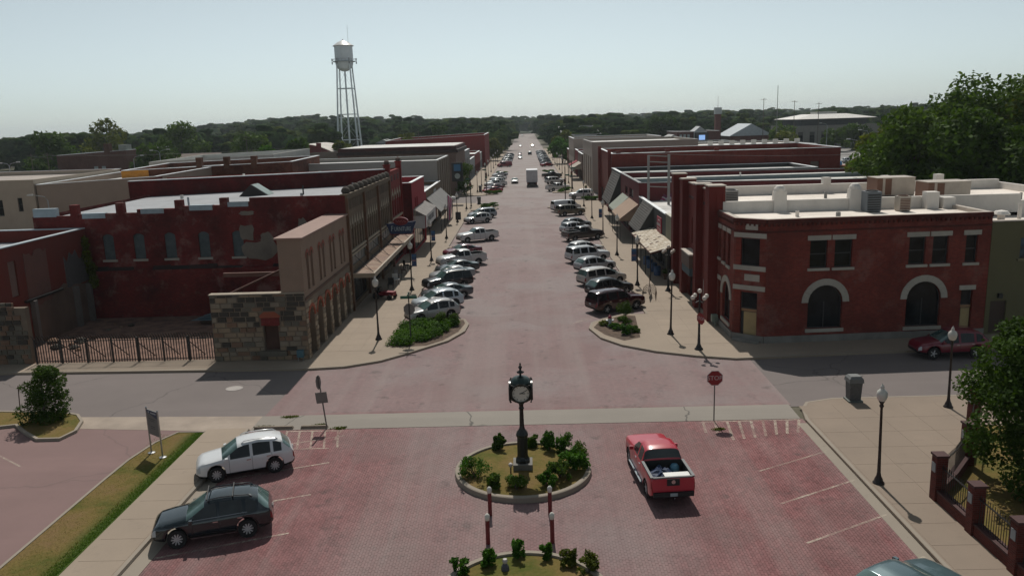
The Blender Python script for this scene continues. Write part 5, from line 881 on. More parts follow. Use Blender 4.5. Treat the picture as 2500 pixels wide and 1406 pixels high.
BR_ = brick('big_wall_brick', (0.190, 0.036, 0.027), (0.150, 0.029, 0.022), (0.13, 0.048, 0.04), 0.25)
R6, w66 = building('big_red_building', 'long tall red brick wall building with white parapet blocks', boxpoly(13.0, 47.8, 126, 146), [9.0, 9.0, 9.1, 9.1], BR_, WHITE_ROOF, .7, WHITE_TRIM, {3: [(1 + 6 * k, 6 + 6 * k, .3, 2.7) for k in range(3)], 0: [(30.3, 31.6, 4.4, 7.0)]})
for k in range(3): window(R6, w66[3], 1 + 6 * k, 6 + 6 * k, .3, 2.7, sash=False, mull=2, name='shop_window')
b = MB(); w66[0].box(b, 30.3, 31.6, -.2, -.12, 4.4, 7.0); b.obj('blocked_window', stucco('grey_block', (0.17, 0.14, 0.12), 0.2), R6)
for x in (14.0, 21.5, 29.0): MB().box(x - .35, x + .35, 125.9, 126.5, 9.08, 9.45).obj('parapet_block', BR_, R6)
for k in range(9): MB().box(32 + k * 1.9, 32.8 + k * 1.9, 145.6, 146.1, 9.2, 9.9).obj('parapet_block', WPAR, R6)
for y in (127.0, 144): MB().box(12.5, 13.0, y, y + .8, .1, 9.6).obj('pilaster', RT, R6)
MB().add([(48, 120, 6.2), (62, 120, 2.5), (62, 146, 2.5), (48, 146, 6.2)], [(0, 1, 2, 3)]).obj('lean_to_roof', roofing('pale_metal_roof', (0.44, 0.44, 0.43)), R6); MB().box(48, 62, 145.5, 146, 0, 2.4).obj('lean_to_wall', RP, R6)
building('long_low_white_roof', 'long low white roof behind the theatre and low shops', boxpoly(40.5, 62, 64, 112), 4.6, stucco('pale_tan', (0.27, 0.24, 0.21), 0.2), WHITE_ROOF, .3, WHITE_TRIM)
# far right blocks
TN = stucco('tan_render', (0.33, 0.275, 0.235), 0.12)
R7, w77 = building('tall_tan_building', 'tall plain tan building on the far right corner', boxpoly(13.0, 34, 163.8, 190), 9.75, TN, WHITE_ROOF, .4, plain('grey_coping2', (0.26, 0.25, 0.235), 0.7), {3: [(3 + 6 * k, 5.5 + 6 * k, .3, 6.8) for k in range(4)]})
for k in range(4): window(R7, w77[3], 3 + 6 * k, 5.5 + 6 * k, .3, 6.8, mull=1)
row('brick_gable_shop', 'red and tan shop with striped canopy beyond the tall tan building', 12.8, 32, 190.2, 206, 6.4, BROWNB, side=-1, upper=False, n=4)
row('red_awning_shop', 'small brick shop with red awning on the far right', 12.8, 32, 206.2, 219, 6.6, RP, side=-1, upper=False)
row('second_tan_building', 'tan building with blank side panel further along the right', 12.6, 36, 221, 246, 9.3, TN, side=-1, n=4)
row('far_orange_shop', 'small orange brick shop at the end of the right pavement', 12.8, 26, 247, 262, 5.4, brick('orange_brick', (0.20, 0.09, 0.05), (0.16, 0.07, 0.04), (0.15, 0.10, 0.08), 0.3), side=-1, upper=False)
awning('red canvas awning far down the right pavement', WF((12.8, 214), (12.8, 208)), 0, 6, 4.0, 2.9, 2.2, plain('red_canvas', (0.22, 0.012, 0.022), 0.9)); awning('pale striped canopy beyond the tall tan building', WF((12.8, 204), (12.8, 193)), 0, 10, 4.2, 3.0, 2.2, plain('pale_canvas', (0.35, 0.30, 0.25), 0.9))
building('grey_metal_hall', 'large grey metal roofed hall beyond the right pavement', boxpoly(14.5, 30, 330, 372), [8.4, 8.4, 11.4, 11.4], plain('grey_metal_cladding', (0.28, 0.28, 0.275), 0.6), plain('grey_metal_roof', (0.32, 0.32, 0.315), 0.5), .1, None)
building('pale_flat_roofs', 'pale flat roofed buildings between the tan blocks and the church', boxpoly(36, 72, 205, 240), 6.6, TN, WHITE_ROOF, .4, WHITE_TRIM); building('dark_flat_roof', 'low building with dark flat roof behind the tan blocks', boxpoly(34, 66, 250, 280), 6.0, stucco('pale_tan', (0.27, 0.24, 0.21), 0.2), DARK_ROOF, .4, WHITE_TRIM)
house('white_gable_house', 'white gable house among the trees right of the street', 38, 48, 300, 312, 4.6, 3.4, plain('white_boards', (0.5, 0.5, 0.5), 0.7), plain('white_roof', (0.5, 0.5, 0.49), 0.6), False); house('pale_gable_house', 'pale gable house left of the church', 52, 62, 320, 332, 4.4, 3.0, plain('white_boards', (0.5, 0.5, 0.5), 0.7), plain('light_shingle', (0.33, 0.33, 0.33), 0.8), False)
CH = house('church', 'red brick church with pale metal hip roof and a tall slim brick tower', 80, 96, 325, 345, 6.0, 4.6, brick('church_brick', (0.15, 0.055, 0.045), (0.12, 0.045, 0.04), (0.13, 0.08, 0.07), 0.2), plain('church_metal', (0.34, 0.37, 0.40), 0.45), False)
MB().box(75.2, 77.4, 330, 332, 0, 14.6).obj('tower', brick('church_brick', (0.15, 0.055, 0.045), (0.12, 0.045, 0.04), (0.13, 0.08, 0.07), 0.2), CH); MB().box(75.0, 77.6, 329.8, 332.2, 14.605, 17.2).obj('belfry', plain('pale_stone', (0.38, 0.40, 0.40), 0.7), CH); MB().tube([(76.3, 331, 17.2), (76.3, 331, 21.5)], .06).obj('spire_rod', UG, CH)
HA = building('church_hall', 'brick hall with pale gabled entrance beside the church', boxpoly(58.5, 75, 322, 345), 8.3, brick('hall_brick', (0.14, 0.055, 0.048), (0.12, 0.048, 0.04), (0.13, 0.08, 0.07), 0.2), roofing('pale_roof', (0.60, 0.60, 0.59)), .3, WHITE_TRIM)[0]; MB().add([(65, 321.6, 0), (70, 321.6, 0), (70, 321.6, 8.2), (67.5, 321.6, 10.2), (65, 321.6, 8.2), (65, 330, 8.2), (70, 330, 8.2), (67.5, 330, 10.2)], [(0, 1, 2, 3, 4), (4, 3, 7, 5), (3, 2, 6, 7)]).obj('gable', plain('pale_cladding', (0.36, 0.37, 0.37), 0.6), HA)
for k in range(3): MB().box(59.6 + k * 1.5, 60.5 + k * 1.5, 321.9, 321.98, 1, 7.2).obj('window', plain('pale_pane', (0.30, 0.34, 0.34), 0.3), HA)
LED = thing('led_sign', 'roadside screen sign showing a pale blue picture', 'sign', (66.8, 316, 0)); MB().box(-.2, .2, -.2, .2, 0, 4).obj('post', UG, LED, world=False); MB().box(-2.6, 2.6, -.3, .3, 4, 8.0).obj('cabinet', BLACK, LED, world=False)
def emis(name, c, s):
    m = N(name); m.base(c); m.b.inputs['Emission Color'].default_value = c + (1,); m.b.inputs['Emission Strength'].default_value = s; return m.mat
MB().box(-1.0, 1.3, -.34, -.305, 5.2, 7.0).obj('screen', emis('led_screen', (0.25, 0.42, 0.75), 0.9), LED, world=False)
CT, wct = building('courthouse', 'stone courthouse with white hipped roof among the right trees', boxpoly(106, 140, 330, 360), 9.0, stucco('court_stone', (0.215, 0.205, 0.185), 0.2), DARK_ROOF, .2, None, {0: [(2 + 4.6 * k, 4.0 + 4.6 * k, 2.0, 6.6) for k in range(7)]})
for k in range(7): window(CT, wct[0], 2 + 4.6 * k, 4.0 + 4.6 * k, 2.0, 6.6)
MB().box(110, 136, 333, 357, 9.005, 11.6).obj('attic_storey', plain('dark_attic', (0.055, 0.058, 0.062), 0.7), CT); q = MB(); q.add([(107, 330, 11.605), (139, 330, 11.605), (139, 360, 11.605), (107, 360, 11.605), (116, 339, 13.4), (130, 339, 13.4), (130, 351, 13.4), (116, 351, 13.4)], [(0, 1, 5, 4), (1, 2, 6, 5), (2, 3, 7, 6), (3, 0, 4, 7), (4, 5, 6, 7), (0, 3, 2, 1)]); q.box(119, 127, 341, 349, 13.4, 14.3); q.obj('roof', plain('white_hip_roof', (0.52, 0.50, 0.47), 0.6), CT)
OW_ = ['first', 'second', 'third', 'fourth', 'fifth', 'sixth', 'seventh', 'eighth']
# ------------------------------------------------------------------ vehicles
def itp(tab, t):
    for (a, p), (b, q) in zip(tab, tab[1:]):
        if t <= b: return p + (q - p) * ((t - a) / (b - a) if b > a else 0)
    return tab[-1][1]
CARS = {
 'crossover': dict(L=4.62, R=.375, wb=2.72, top=[(0, .70), (.008, .92), (.03, 1.10), (.115, 1.50), (.18, 1.61), (.36, 1.68), (.50, 1.64), (.57, 1.57), (.735, 1.10), (.80, 1.06), (.93, .97), (.975, .86), (1, .64)],
   belt=[(0, .66), (.008, .86), (.03, 1.06), (.2, 1.05), (.5, 1.01), (.735, .99), (.93, .88), (.975, .78), (1, .58)], hw=[(0, .70), (.008, .80), (.04, .88), (.13, .92), (.85, .92), (.93, .88), (.975, .79), (1, .62)],
   win=[(.130, .215), (.245, .425), (.455, .655)], ws=(.575, .733), rw=(.033, .113), doors=(.235, .437, .668), rails=True, clad=True),
 'suv': dict(L=4.95, R=.395, wb=2.85, top=[(0, .72), (.008, .95), (.03, 1.14), (.115, 1.56), (.18, 1.69), (.36, 1.75), (.48, 1.73), (.55, 1.65), (.71, 1.17), (.80, 1.11), (.935, 1.01), (.975, .90), (1, .66)],
   belt=[(0, .68), (.008, .9), (.03, 1.10), (.2, 1.09), (.5, 1.04), (.72, 1.02), (.93, .92), (.975, .82), (1, .6)], hw=[(0, .76), (.008, .86), (.04, .94), (.13, .97), (.85, .97), (.93, .92), (.975, .83), (1, .66)],
   win=[(.132, .22), (.25, .43), (.46, .65)], ws=(.555, .708), rw=(.033, .113), doors=(.24, .442, .66), rails=True, clad=True),
 'boxsuv': dict(L=5.15, R=.39, wb=2.95, top=[(0, .75), (.006, 1.0), (.02, 1.2), (.055, 1.80), (.12, 1.88), (.36, 1.90), (.52, 1.88), (.575, 1.82), (.70, 1.28), (.80, 1.24), (.945, 1.15), (.98, 1.02), (1, .72)],
   belt=[(0, .72), (.006, .95), (.02, 1.15), (.2, 1.18), (.5, 1.16), (.70, 1.16), (.94, 1.06), (.98, .95), (1, .66)], hw=[(0, .84), (.006, .93), (.03, .98), (.13, 1.0), (.88, 1.0), (.95, .96), (.98, .88), (1, .74)],
   win=[(.07, .22), (.25, .42), (.45, .635)], ws=(.58, .698), rw=(.022, .053), doors=(.24, .433, .645), rails=True),
 'minivan': dict(L=5.05, R=.345, wb=2.95, top=[(0, .70), (.006, .95), (.02, 1.10), (.07, 1.62), (.13, 1.72), (.36, 1.77), (.52, 1.73), (.60, 1.62), (.80, 1.10), (.86, 1.02), (.94, .90), (.98, .80), (1, .62)],
   belt=[(0, .68), (.006, .9), (.02, 1.04), (.2, 1.05), (.5, 1.02), (.80, .98), (.94, .82), (.98, .74), (1, .56)], hw=[(0, .80), (.006, .88), (.04, .95), (.13, .98), (.85, .97), (.93, .9), (.975, .80), (1, .64)],
   win=[(.085, .25), (.275, .46), (.485, .70)], ws=(.605, .797), rw=(.022, .068), doors=(.262, .472, .71), rails=False),
 'sedan': dict(L=4.85, R=.335, wb=2.78, top=[(0, .66), (.008, .88), (.03, 1.0), (.14, 1.06), (.18, 1.10), (.30, 1.37), (.40, 1.45), (.50, 1.45), (.56, 1.40), (.72, 1.00), (.80, .95), (.93, .84), (.975, .74), (1, .58)],
   belt=[(0, .62), (.008, .84), (.03, .96), (.2, .99), (.5, .96), (.72, .93), (.93, .78), (.975, .68), (1, .52)], hw=[(0, .70), (.008, .80), (.04, .87), (.13, .91), (.85, .91), (.93, .86), (.975, .77), (1, .6)],
   win=[(.235, .40), (.43, .62)], ws=(.562, .718), rw=(.183, .298), doors=(.25, .415, .635), rails=False),
 'pickup': dict(L=5.75, R=.40, wb=3.6, top=[(0, .80), (.006, 1.28), (.02, 1.34), (.325, 1.36), (.335, 1.40), (.355, 1.84), (.40, 1.91), (.50, 1.92), (.565, 1.86), (.675, 1.36), (.76, 1.32), (.93, 1.24), (.975, 1.10), (1, .78)],
   belt=[(0, .78), (.006, 1.24), (.02, 1.30), (.325, 1.32), (.335, 1.25), (.5, 1.24), (.675, 1.24), (.93, 1.14), (.975, 1.02), (1, .72)], hw=[(0, .90), (.006, .96), (.03, .99), (.9, .99), (.95, .96), (.98, .88), (1, .76)],
   win=[(.365, .475), (.495, .635)], ws=(.57, .672), rw=(.336, .354), doors=(.352, .485, .648), rails=False, bed=(.022, .325)),
 'van': dict(L=5.4, R=.36, wb=3.45, top=[(0, .80), (.004, 1.4), (.012, 1.92), (.05, 2.02), (.3, 2.06), (.68, 2.03), (.735, 1.94), (.85, 1.28), (.90, 1.18), (.965, 1.02), (.985, .9), (1, .7)],
   belt=[(0, .75), (.004, 1.15), (.012, 1.2), (.3, 1.2), (.85, 1.16), (.965, .95), (.985, .84), (1, .64)], hw=[(0, .90), (.004, .95), (.03, .99), (.9, .99), (.95, .94), (.985, .85), (1, .72)],
   win=[(.50, .60), (.635, .765)], ws=(.74, .847), rw=(.0045, .0115), doors=(.47, .62, .775), rails=False),
}
def ring_pts(c, t, zarch):
    L = c['L']; w = itp(c['hw'], t); top = itp(c['top'], t); belt = min(itp(c['belt'], t), top - .02)
    zb = itp([(0, .42), (.03, .30), (.1, .24), (.9, .22), (.97, .26), (1, .34)], t) + (.1 if c['R'] > .38 else 0); z2 = max(zb, zarch)
    k = top - belt; cd = min(.11, k * .55); tw = (w - .06) - max(0, k - .05) * .30; up = min(1, k / .3)
    mid = z2 + (belt - z2) * .5
    return [(0, z2), (w - .14, z2), (w - .015, z2 + (.15 if c.get('clad') else .065) * float(z2 <= zb + .01) + (.05 if c.get('clad') else .015) * (z2 > zb + .01)), (w + .004, mid), (w - .008, belt - .07 * min(1, (belt - mid) / .2)), (w - .045, belt), (tw + .015 * up, belt + k - cd), (tw - .10 * up - .10 * (1 - up), top - .018 * up - .01), (tw * .55, top + .005), (0, top + .012)]
def build_car(kind):
    c = CARS[kind]; L, R, wb = c['L'], c['R'], c['wb']; xf = .5 + (wb / 2 + .03) / L; xr = .5 - (wb / 2 - .03) / L
    ts = {0, .004, .012, .02, .03, .06, .1, .14, .18, .3, .36, .42, .5, .56, .6, .68, .74, .8, .86, .9, .93, .955, .975, .99, 1} | {p for p, _ in c['top']} | {p for w in c['win'] for p in w} | set(c['ws']) | set(c['rw']) | {d + e for d in c['doors'] for e in (-.0016, .0016)}
    ra = (R + .07) / L
    for xw in (xf, xr): ts |= {xw + ra * math.cos(a * math.pi / 8) for a in range(9)} | {xw + ra * 1.02, xw - ra * 1.02}
    if 'bed' in c: ts |= set(c['bed'])
    ts = sorted(t for t in ts if 0 <= t <= 1); keep = [ts[0]]
    for t in ts[1:]:
        if t - keep[-1] > .0008: keep.append(t)
    ts = keep; ts[-1] = 1.0
    def za(t):
        for xw in (xf, xr):
            d = abs(t - xw) * L
            if d < R + .07: return R + math.sqrt(max(0, (R + .07) ** 2 - d * d)) - .01
        return 0
    rings = [ring_pts(c, t, za(t)) for t in ts]; G = {}
    def put(g, q): G.setdefault(g, MB()).add(q, [tuple(range(len(q)))])
    isin = lambda m, r: r[0] - 1e-4 <= m <= r[1] + 1e-4
    for i in range(len(ts) - 1):
        m = (ts[i] + ts[i + 1]) / 2; x0, x1 = (ts[i] - .5) * L, (ts[i + 1] - .5) * L; A, B = rings[i], rings[i + 1]
        for j in range(9):
            for s in (1, -1):
                q = [(x0, s * A[j][0], A[j][1]), (x1, s * B[j][0], B[j][1]), (x1, s * B[j + 1][0], B[j + 1][1]), (x0, s * A[j + 1][0], A[j + 1][1])]
                if s > 0: q.reverse()
                g = 'body'
                if j in (0, 1) and j == 0: g = 'underbody'
                elif j == 1: g = 'underbody'
                elif j == 5:
                    for n_, w_ in enumerate(c['win']):
                        if isin(m, w_): g = 'side_window%d%s' % (n_, 'lr'[s > 0])
                elif j >= 6 and isin(m, c['ws']): g = 'windshield' if j > 6 or True else g
                elif j >= 6 and isin(m, c['rw']): g = 'rear_window'
                if 2 <= j <= 4 and any(abs(m - d) < .0015 for d in c['doors']): g = 'underbody'
                if j in (3, 4) and m < .022 and 'bed' not in c: g = 'tail_light' + 'lr'[s > 0]
                if 'bed' in c and j == 3 and m < .014: g = 'tail_light' + 'lr'[s > 0]
                if j in (3, 4) and .955 < m < .992: g = 'headlight' + 'lr'[s > 0]
                if 'bed' in c and isin(m, c['bed']) and j >= 6: continue
                put(g, q)
    for e in (0, -1):
        A = rings[e]; x = (ts[e] - .5) * L
        for j in range(9):
            q = [(x, A[j][0], A[j][1]), (x, A[j + 1][0], A[j + 1][1]), (x, -A[j + 1][0], A[j + 1][1]), (x, -A[j][0], A[j][1])]
            if e == 0: q.reverse()
            put('grille' if (e == -1 and j in (2, 3)) else 'underbody' if j < 2 else 'bumper' if j == 2 else 'body', q)
    if 'bed' in c:
        t0, t1 = c['bed']; x0, x1 = (t0 - .5) * L + .03, (t1 - .5) * L - .02; w = itp(c['hw'], .2) - .12; zt = itp(c['top'], .2) - .03; zf = .78; b = G.setdefault('bed', MB())
        b.quad((x0, -w, zf), (x1, -w, zf), (x1, w, zf), (x0, w, zf)); b.quad((x0, w, zf), (x1, w, zf), (x1, w, zt), (x0, w, zt)); b.quad((x1, -w, zf), (x0, -w, zf), (x0, -w, zt), (x1, -w, zt)); b.quad((x1, w, zf), (x1, -w, zf), (x1, -w, zt + .04), (x1, w, zt + .04)); b.quad((x0, -w, zf), (x0, w, zf), (x0, w, zt), (x0, -w, zt))
        for s in (-1, 1): b2 = G.setdefault('bed_rail', MB()); b2.box(x0 - .06, x1 + .04, min(s * (w - .01), s * (w + .11)), max(s * (w - .01), s * (w + .11)), zt - .02, zt + .035)
        G['bed_rail'].box(x0 - .10, x0 + .0, -w, w, zt - .02, zt + .03)
        G.setdefault('bumper', MB()).box(-L / 2 - .12, -L / 2 + .02, -w - .02, w + .02, .50, .70)
    tw = lambda t: itp(c['hw'], t)
    if c['rails']:
        for s in (-1, 1):
            pts = [];
            for t in (.16, .19, .3, .42, .50, .53): r = ring_pts(c, t, 0); pts.append(((t - .5) * L, s * (r[7][0] - .02), r[7][1] + (.065 if .17 < t < .52 else .005)))
            G['roof_rail' + 'lr'[s > 0]] = MB().tube(pts, .022, 5)
    tm = c['ws'][1] - .03; r = ring_pts(c, tm, 0)
    for s in (-1, 1): y = s * (r[5][0] + .12); G['mirror' + 'lr'[s > 0]] = MB().hexa([((tm - .5) * L - .11, y - .1, r[5][1] - .02), ((tm - .5) * L + .05, y - .08, r[5][1] - .02), ((tm - .5) * L + .05, y + .08, r[5][1] - .02), ((tm - .5) * L - .11, y + .1, r[5][1] - .02), ((tm - .5) * L - .11, y - .1, r[5][1] + .14), ((tm - .5) * L + .02, y - .07, r[5][1] + .13), ((tm - .5) * L + .02, y + .07, r[5][1] + .13), ((tm - .5) * L - .11, y + .1, r[5][1] + .14)])
    for d in [c['doors'][k] for k in range(len(c['doors']) - 1)]:
        for s in (-1, 1): r = ring_pts(c, d + .02, 0); y = s * (r[4][0]); G.setdefault('handle%d%s' % (int(d * 100), 'lr'[s > 0]), MB()).box((d + .012 - .5) * L, (d + .012 - .5) * L + .2, min(y - s * .01, y + s * .035), max(y - s * .01, y + s * .035), r[4][1] - .08, r[4][1] - .04)
    G['plate'] = MB().box(-L / 2 - (.135 if 'bed' in c else .015), -L / 2 + .0, -.16, .16, .78 if 'bed' not in c else .54, .92 if 'bed' not in c else .68)
    out = {}
    for g, mb in G.items():
        import bmesh
        me = mb.mesh(g, []); bm = bmesh.new(); bm.from_mesh(me); bmesh.ops.remove_doubles(bm, verts=bm.verts, dist=.0005); bmesh.ops.recalc_face_normals(bm, faces=bm.faces) if g not in ('bed',) else None; bm.to_mesh(me); bm.free(); autosmooth(me, 38); me.materials.append(None); out[g] = me
    c['xw'] = ((xf - .5) * L, (xr - .5) * L); return out
TYRE = plain('tyre_rubber', (0.014, 0.014, 0.015), 0.85); RIM = metal('alloy_rim', (0.52, 0.53, 0.54), 0.35, 0.3); RIMD = metal('dark_rim', (0.10, 0.10, 0.105), 0.4, 0.8); CGL = glass('car_glass', (0.008, 0.010, 0.011), 0.03, 0.35); CGLT = glass('car_glass_teal', (0.035, 0.06, 0.058), 0.04, 0.6)
UNDER = plain('black_trim', (0.012, 0.012, 0.013), 0.6); TAIL = plain('tail_lamp', (0.20, 0.008, 0.010), 0.25); HEAD = plain('head_lamp', (0.42, 0.44, 0.46), 0.15); CHROME = metal('chrome', (0.55, 0.55, 0.56), 0.2, 1.0); PLATE = plain('licence_plate', (0.30, 0.36, 0.38), 0.5)
def wheel_mesh(R, spokes):
    b = MB(); prof = [(R * .66, -.10), (R * .93, -.105), (R, -.07), (R, .07), (R * .93, .105), (R * .66, .10)]; b.lathe(prof, 24); b.f = b.f[:-2]; b.m = b.m[:-2]; b.xf(Matrix.Rotation(RAD(90), 4, 'X')); ty = b.mesh('wheel', TYRE); fix_normals(ty); autosmooth(ty, 50)
    r = MB(); r.lathe([(R * .68, -.09), (R * .66, .085), (R * .60, .085), (R * .58, .02), (R * .0 + .001, .02)], 24)
    for k in range(spokes):
        a = 2 * math.pi * k / spokes; s_ = MB().hexa([(.03, -.022, .022), (R * .62, -.03, .022), (R * .62, .03, .022), (.03, .022, .022), (.03, -.022, .085), (R * .62, -.025, .075), (R * .62, .025, .075), (.03, .022, .085)], 1); s_.xf(Matrix.Rotation(a, 4, 'Z')); r.add(s_.v, s_.f, 1)
    r.lathe([(.05, .02), (.05, .095), (0, .1)], 10, m=1); r.xf(Matrix.Rotation(RAD(90), 4, 'X')); rm = r.mesh('rim', [UNDER, RIM]); fix_normals(rm); return ty, rm
CACHE = {}; WC = {}
PNAME = lambda g: ''.join(ch for ch in g if not ch.isdigit())
def vehicle(kind, label, cat, x, y, heading, col, scale=1.0, parts=2, rough=.28, group='vehicles parked along the street', win=CGL, flake=.0, name=None, tyre_detail=5):
    """heading: degrees, 0 = +x (nose towards +x)"""
    if kind not in CACHE: CACHE[kind] = build_car(kind)
    c = CARS[kind]; t = thing(name or {'pickup': 'pickup_truck', 'van': 'cargo_van', 'sedan': 'parked_car', 'minivan': 'minivan'}.get(kind, 'parked_suv'), label, cat, (x, y, .012), RAD(heading), group); t.scale = (scale * .89, scale * .89, scale * (.945 if group is None and kind in ('suv', 'crossover') else .89))
    pm = paint('car_paint_%.3f_%.3f_%.3f' % col, col, rough, .6, flake)
    for g, me in CACHE[kind].items():
        base = g.rstrip('lr') if g[:-1] in ('tail_light', 'headlight', 'roof_rail', 'mirror') or 'window' in g or g.startswith('handle') else g
        base = PNAME(base).replace('side_window', 'side_window')
        if parts < 2 and base in ('handle', 'roof_rail', 'plate', 'mirror'): continue
        o = link(base if base != 'handle' else 'door_handle', me, t); mt = {'body': pm, 'underbody': UNDER, 'grille': UNDER, 'bumper': UNDER if kind != 'pickup' or col[0] > .28 and col[1] < .1 else CHROME, 'tail_light': TAIL, 'headlight': HEAD, 'roof_rail': UNDER if sum(col) < .3 else CHROME, 'mirror': pm, 'handle': CHROME, 'plate': PLATE, 'bed': UNDER, 'bed_rail': UNDER, 'side_window': CGL, 'windshield': win, 'rear_window': win}.get(base, pm)
        if kind == 'pickup' and base in ('bed_rail',): mt = plain('bed_liner_grey', (0.12, 0.125, 0.13), 0.6)
        o.material_slots[0].link = 'OBJECT'; o.material_slots[0].material = mt
    R = c['R']; sp = tyre_detail
    if (R, sp) not in WC: WC[(R, sp)] = wheel_mesh(R, sp)
    ty, rm = WC[(R, sp)]
    for xw in c['xw']:
        for s in (-1, 1):
            w = link('wheel', ty, t, (xw, s * (itp(c['hw'], .5) - .12), R - .01)); w.rotation_euler = (0, 0, 0 if s < 0 else math.pi); link('rim', rm, w)
    return t
WHT, SIL, BLK, GRY, DGY, DRED, MRED, TANC, BLU = (0.62, 0.62, 0.61), (0.40, 0.41, 0.42), (0.008, 0.009, 0.011), (0.16, 0.17, 0.18), (0.045, 0.05, 0.055), (0.085, 0.006, 0.012), (0.27, 0.008, 0.018), (0.16, 0.13, 0.09), (0.25, 0.29, 0.33)
# foreground
vehicle('crossover', 'white compact suv parked nose-in on the left of the square', 'suv', -12.42, 32.45, 180 + 22, (0.60, 0.61, 0.62), .97, group=None, win=CGLT, tyre_detail=10)
dk = vehicle('suv', 'black suv with roof bars parked nose-in at lower left', 'suv', -11.72, 27.05, 180 + 17, (0.005, 0.013, 0.018), .94, group=None, win=CGLT, tyre_detail=10, rough=.12)
for xb in (-.9, .15): MB().tube([(xb, -.72, 1.79), (xb, .72, 1.79)], .03, 6).obj('roof_bar', UNDER, dk, world=False)
for s in (-1, 1): MB().box(-1.0, .9, s * .965 - .02, s * .965 + .02, .34, .37).obj('sill_trim', CHROME, dk, world=False); MB().tube([(-1.45, s * .93, 1.12), (-.5, s * .935, 1.1), (.8, s * .945, 1.075)], .016, 4).obj('window_trim', CHROME, dk, world=False)
rt = vehicle('pickup', 'red crew cab pickup driving past the clock island', 'pickup', 4.95, 30.85, 95, (0.40, 0.012, 0.030), .97, group=None, tyre_detail=6, rough=.3)
MB().lathe([(.09, 0), (.09, .02), (0, .02)], 14).xf(Matrix.Translation((-2.885, 0, 1.16)) @ Matrix.Rotation(RAD(-90), 4, 'Y')).obj('tailgate_badge', CHROME, rt, world=False); MB().box(-2.885, -2.87, -.28, .28, .98, 1.30).obj('tailgate_panel', UNDER, rt, world=False)
MB().tube([(-3.0, 0, .45), (-3.15, 0, .45), (-3.15, 0, .52)], .03, 6).obj('tow_hitch', CHROME, rt, world=False)
for s in (-1, 1): MB().box(-1.2, 1.3, s * 1.0 - .08, s * 1.0 + .08, .40, .46).obj('side_step', plain('step_grey', (0.14, 0.17, 0.19), 0.4, 0.5), rt, world=False)
# load in the pickup bed
def inbed(o, lx, ly, lz): a = RAD(95); k = .97 * .89; o.scale = (.9, .9, .9); o.location = (4.95 + (lx * math.cos(a) - ly * math.sin(a)) * k, 30.85 + (lx * math.sin(a) + ly * math.cos(a)) * k, .012 + lz * k); o.rotation_euler = (0, 0, a)
ck = thing('cool_box', 'white lidded cool box at the tailgate end of the red pickup bed', 'cool box'); MB().hexa([(-.2, -.5, 0), (.2, -.5, 0), (.2, .5, 0), (-.2, .5, 0), (-.22, -.53, .36), (.22, -.53, .36), (.22, .53, .36), (-.22, .53, .36)]).obj('tub', plain('cool_white', (0.55, 0.55, 0.54), 0.5), ck, world=False); MB().box(-.24, .24, -.55, .55, .362, .44).obj('lid', plain('cool_lid', (0.62, 0.62, 0.60), 0.5), ck, world=False); inbed(ck, -2.35, -.3, .79)
bl = thing('blue_bundle', 'crumpled blue tarpaulin bundle in the red pickup bed', 'tarpaulin'); b = MB(); rnd = random.Random(2); b.lathe([(.75, 0), (.7, .15), (.55, .3), (.3, .4), (0, .38)], 14); b.v = [(x * (1 + rnd.uniform(-.18, .18)), y * .8 * (1 + rnd.uniform(-.18, .18)), z * rnd.uniform(.6, 1.2)) for x, y, z in b.v]; b.obj('folds', plain('blue_tarp', (0.008, 0.025, 0.075), 0.7, 0, 0.4, 6.0), bl, world=False); inbed(bl, -1.6, .2, .79)
wb_ = tag(MB().lathe([(.16, 0), (.2, .05), (.2, .3), (.14, .4), (.06, .42), (0, .42)], 14).obj('water_jug', plain('pale_blue_plastic', (0.08, 0.20, 0.28), 0.4)), 'pale blue round jug behind the cab in the red pickup bed', 'jug'); inbed(wb_, -1.2, -.5, .79)
vehicle('suv', 'dark red suv parked in the shade by the corner building', 'suv', 24.7, 47.75 - .9, 181, (0.14, 0.004, 0.018), .97, group=None, win=CGLT)
vehicle('sedan', 'teal grey car nosing in at the lower right edge', 'car', 10.7, 21.75, 27, (0.075, 0.125, 0.14), 1.0, group=None, win=CGLT, flake=.3)
A = 28
def lc(kind, label, cat, fx, fy, rx, ry, col, **k):
    """left row: near-side front and rear wheel ground points"""
    a = RAD(k.pop('ang', A)); mx, my = (fx + rx) / 2 - .76 * math.sin(a), (fy + ry) / 2 + .76 * math.cos(a); return vehicle(kind, label, cat, mx, my, 180 + math.degrees(a), col, **k)
def rc(kind, label, cat, rx, ry, fx, fy, col, **k):
    a = RAD(k.pop('ang', A)); mx, my = (fx + rx) / 2 - .76 * math.sin(a), (fy + ry) / 2 + .76 * math.cos(a); return vehicle(kind, label, cat, mx, my, math.degrees(a), col, **k)
lc('crossover', 'silver suv nearest the left corner planting bed', 'suv', -8.2, 57.9, -5.9, 59.2, (0.36, 0.34, 0.33), win=CGLT)
lc('crossover', 'pale blue white suv, second car from the left corner bed', 'suv', -8.2, 61.6, -5.9, 62.9, (0.45, 0.50, 0.54), win=CGLT)
lc('sedan', 'slate grey sedan, third car from the left corner bed', 'car', -7.9, 65.1, -5.4, 66.5, (0.09, 0.10, 0.11), win=CGLT, flake=.3)
lc('boxsuv', 'black suv with bull bar, fourth car from the left corner bed', 'suv', -8.4, 69.2, -5.6, 70.7, (0.008, 0.011, 0.014), win=CGLT, scale=.97)
lc('sedan', 'silver sedan tucked behind the black suv in the left row', 'car', -8.3, 73.4, -5.6, 74.9, (0.30, 0.31, 0.32), win=CGLT)
lc('sedan', 'charcoal sedan just before the white pickup in the left row', 'car', -8.1, 76.7, -5.4, 78.2, (0.035, 0.045, 0.05), win=CGLT)
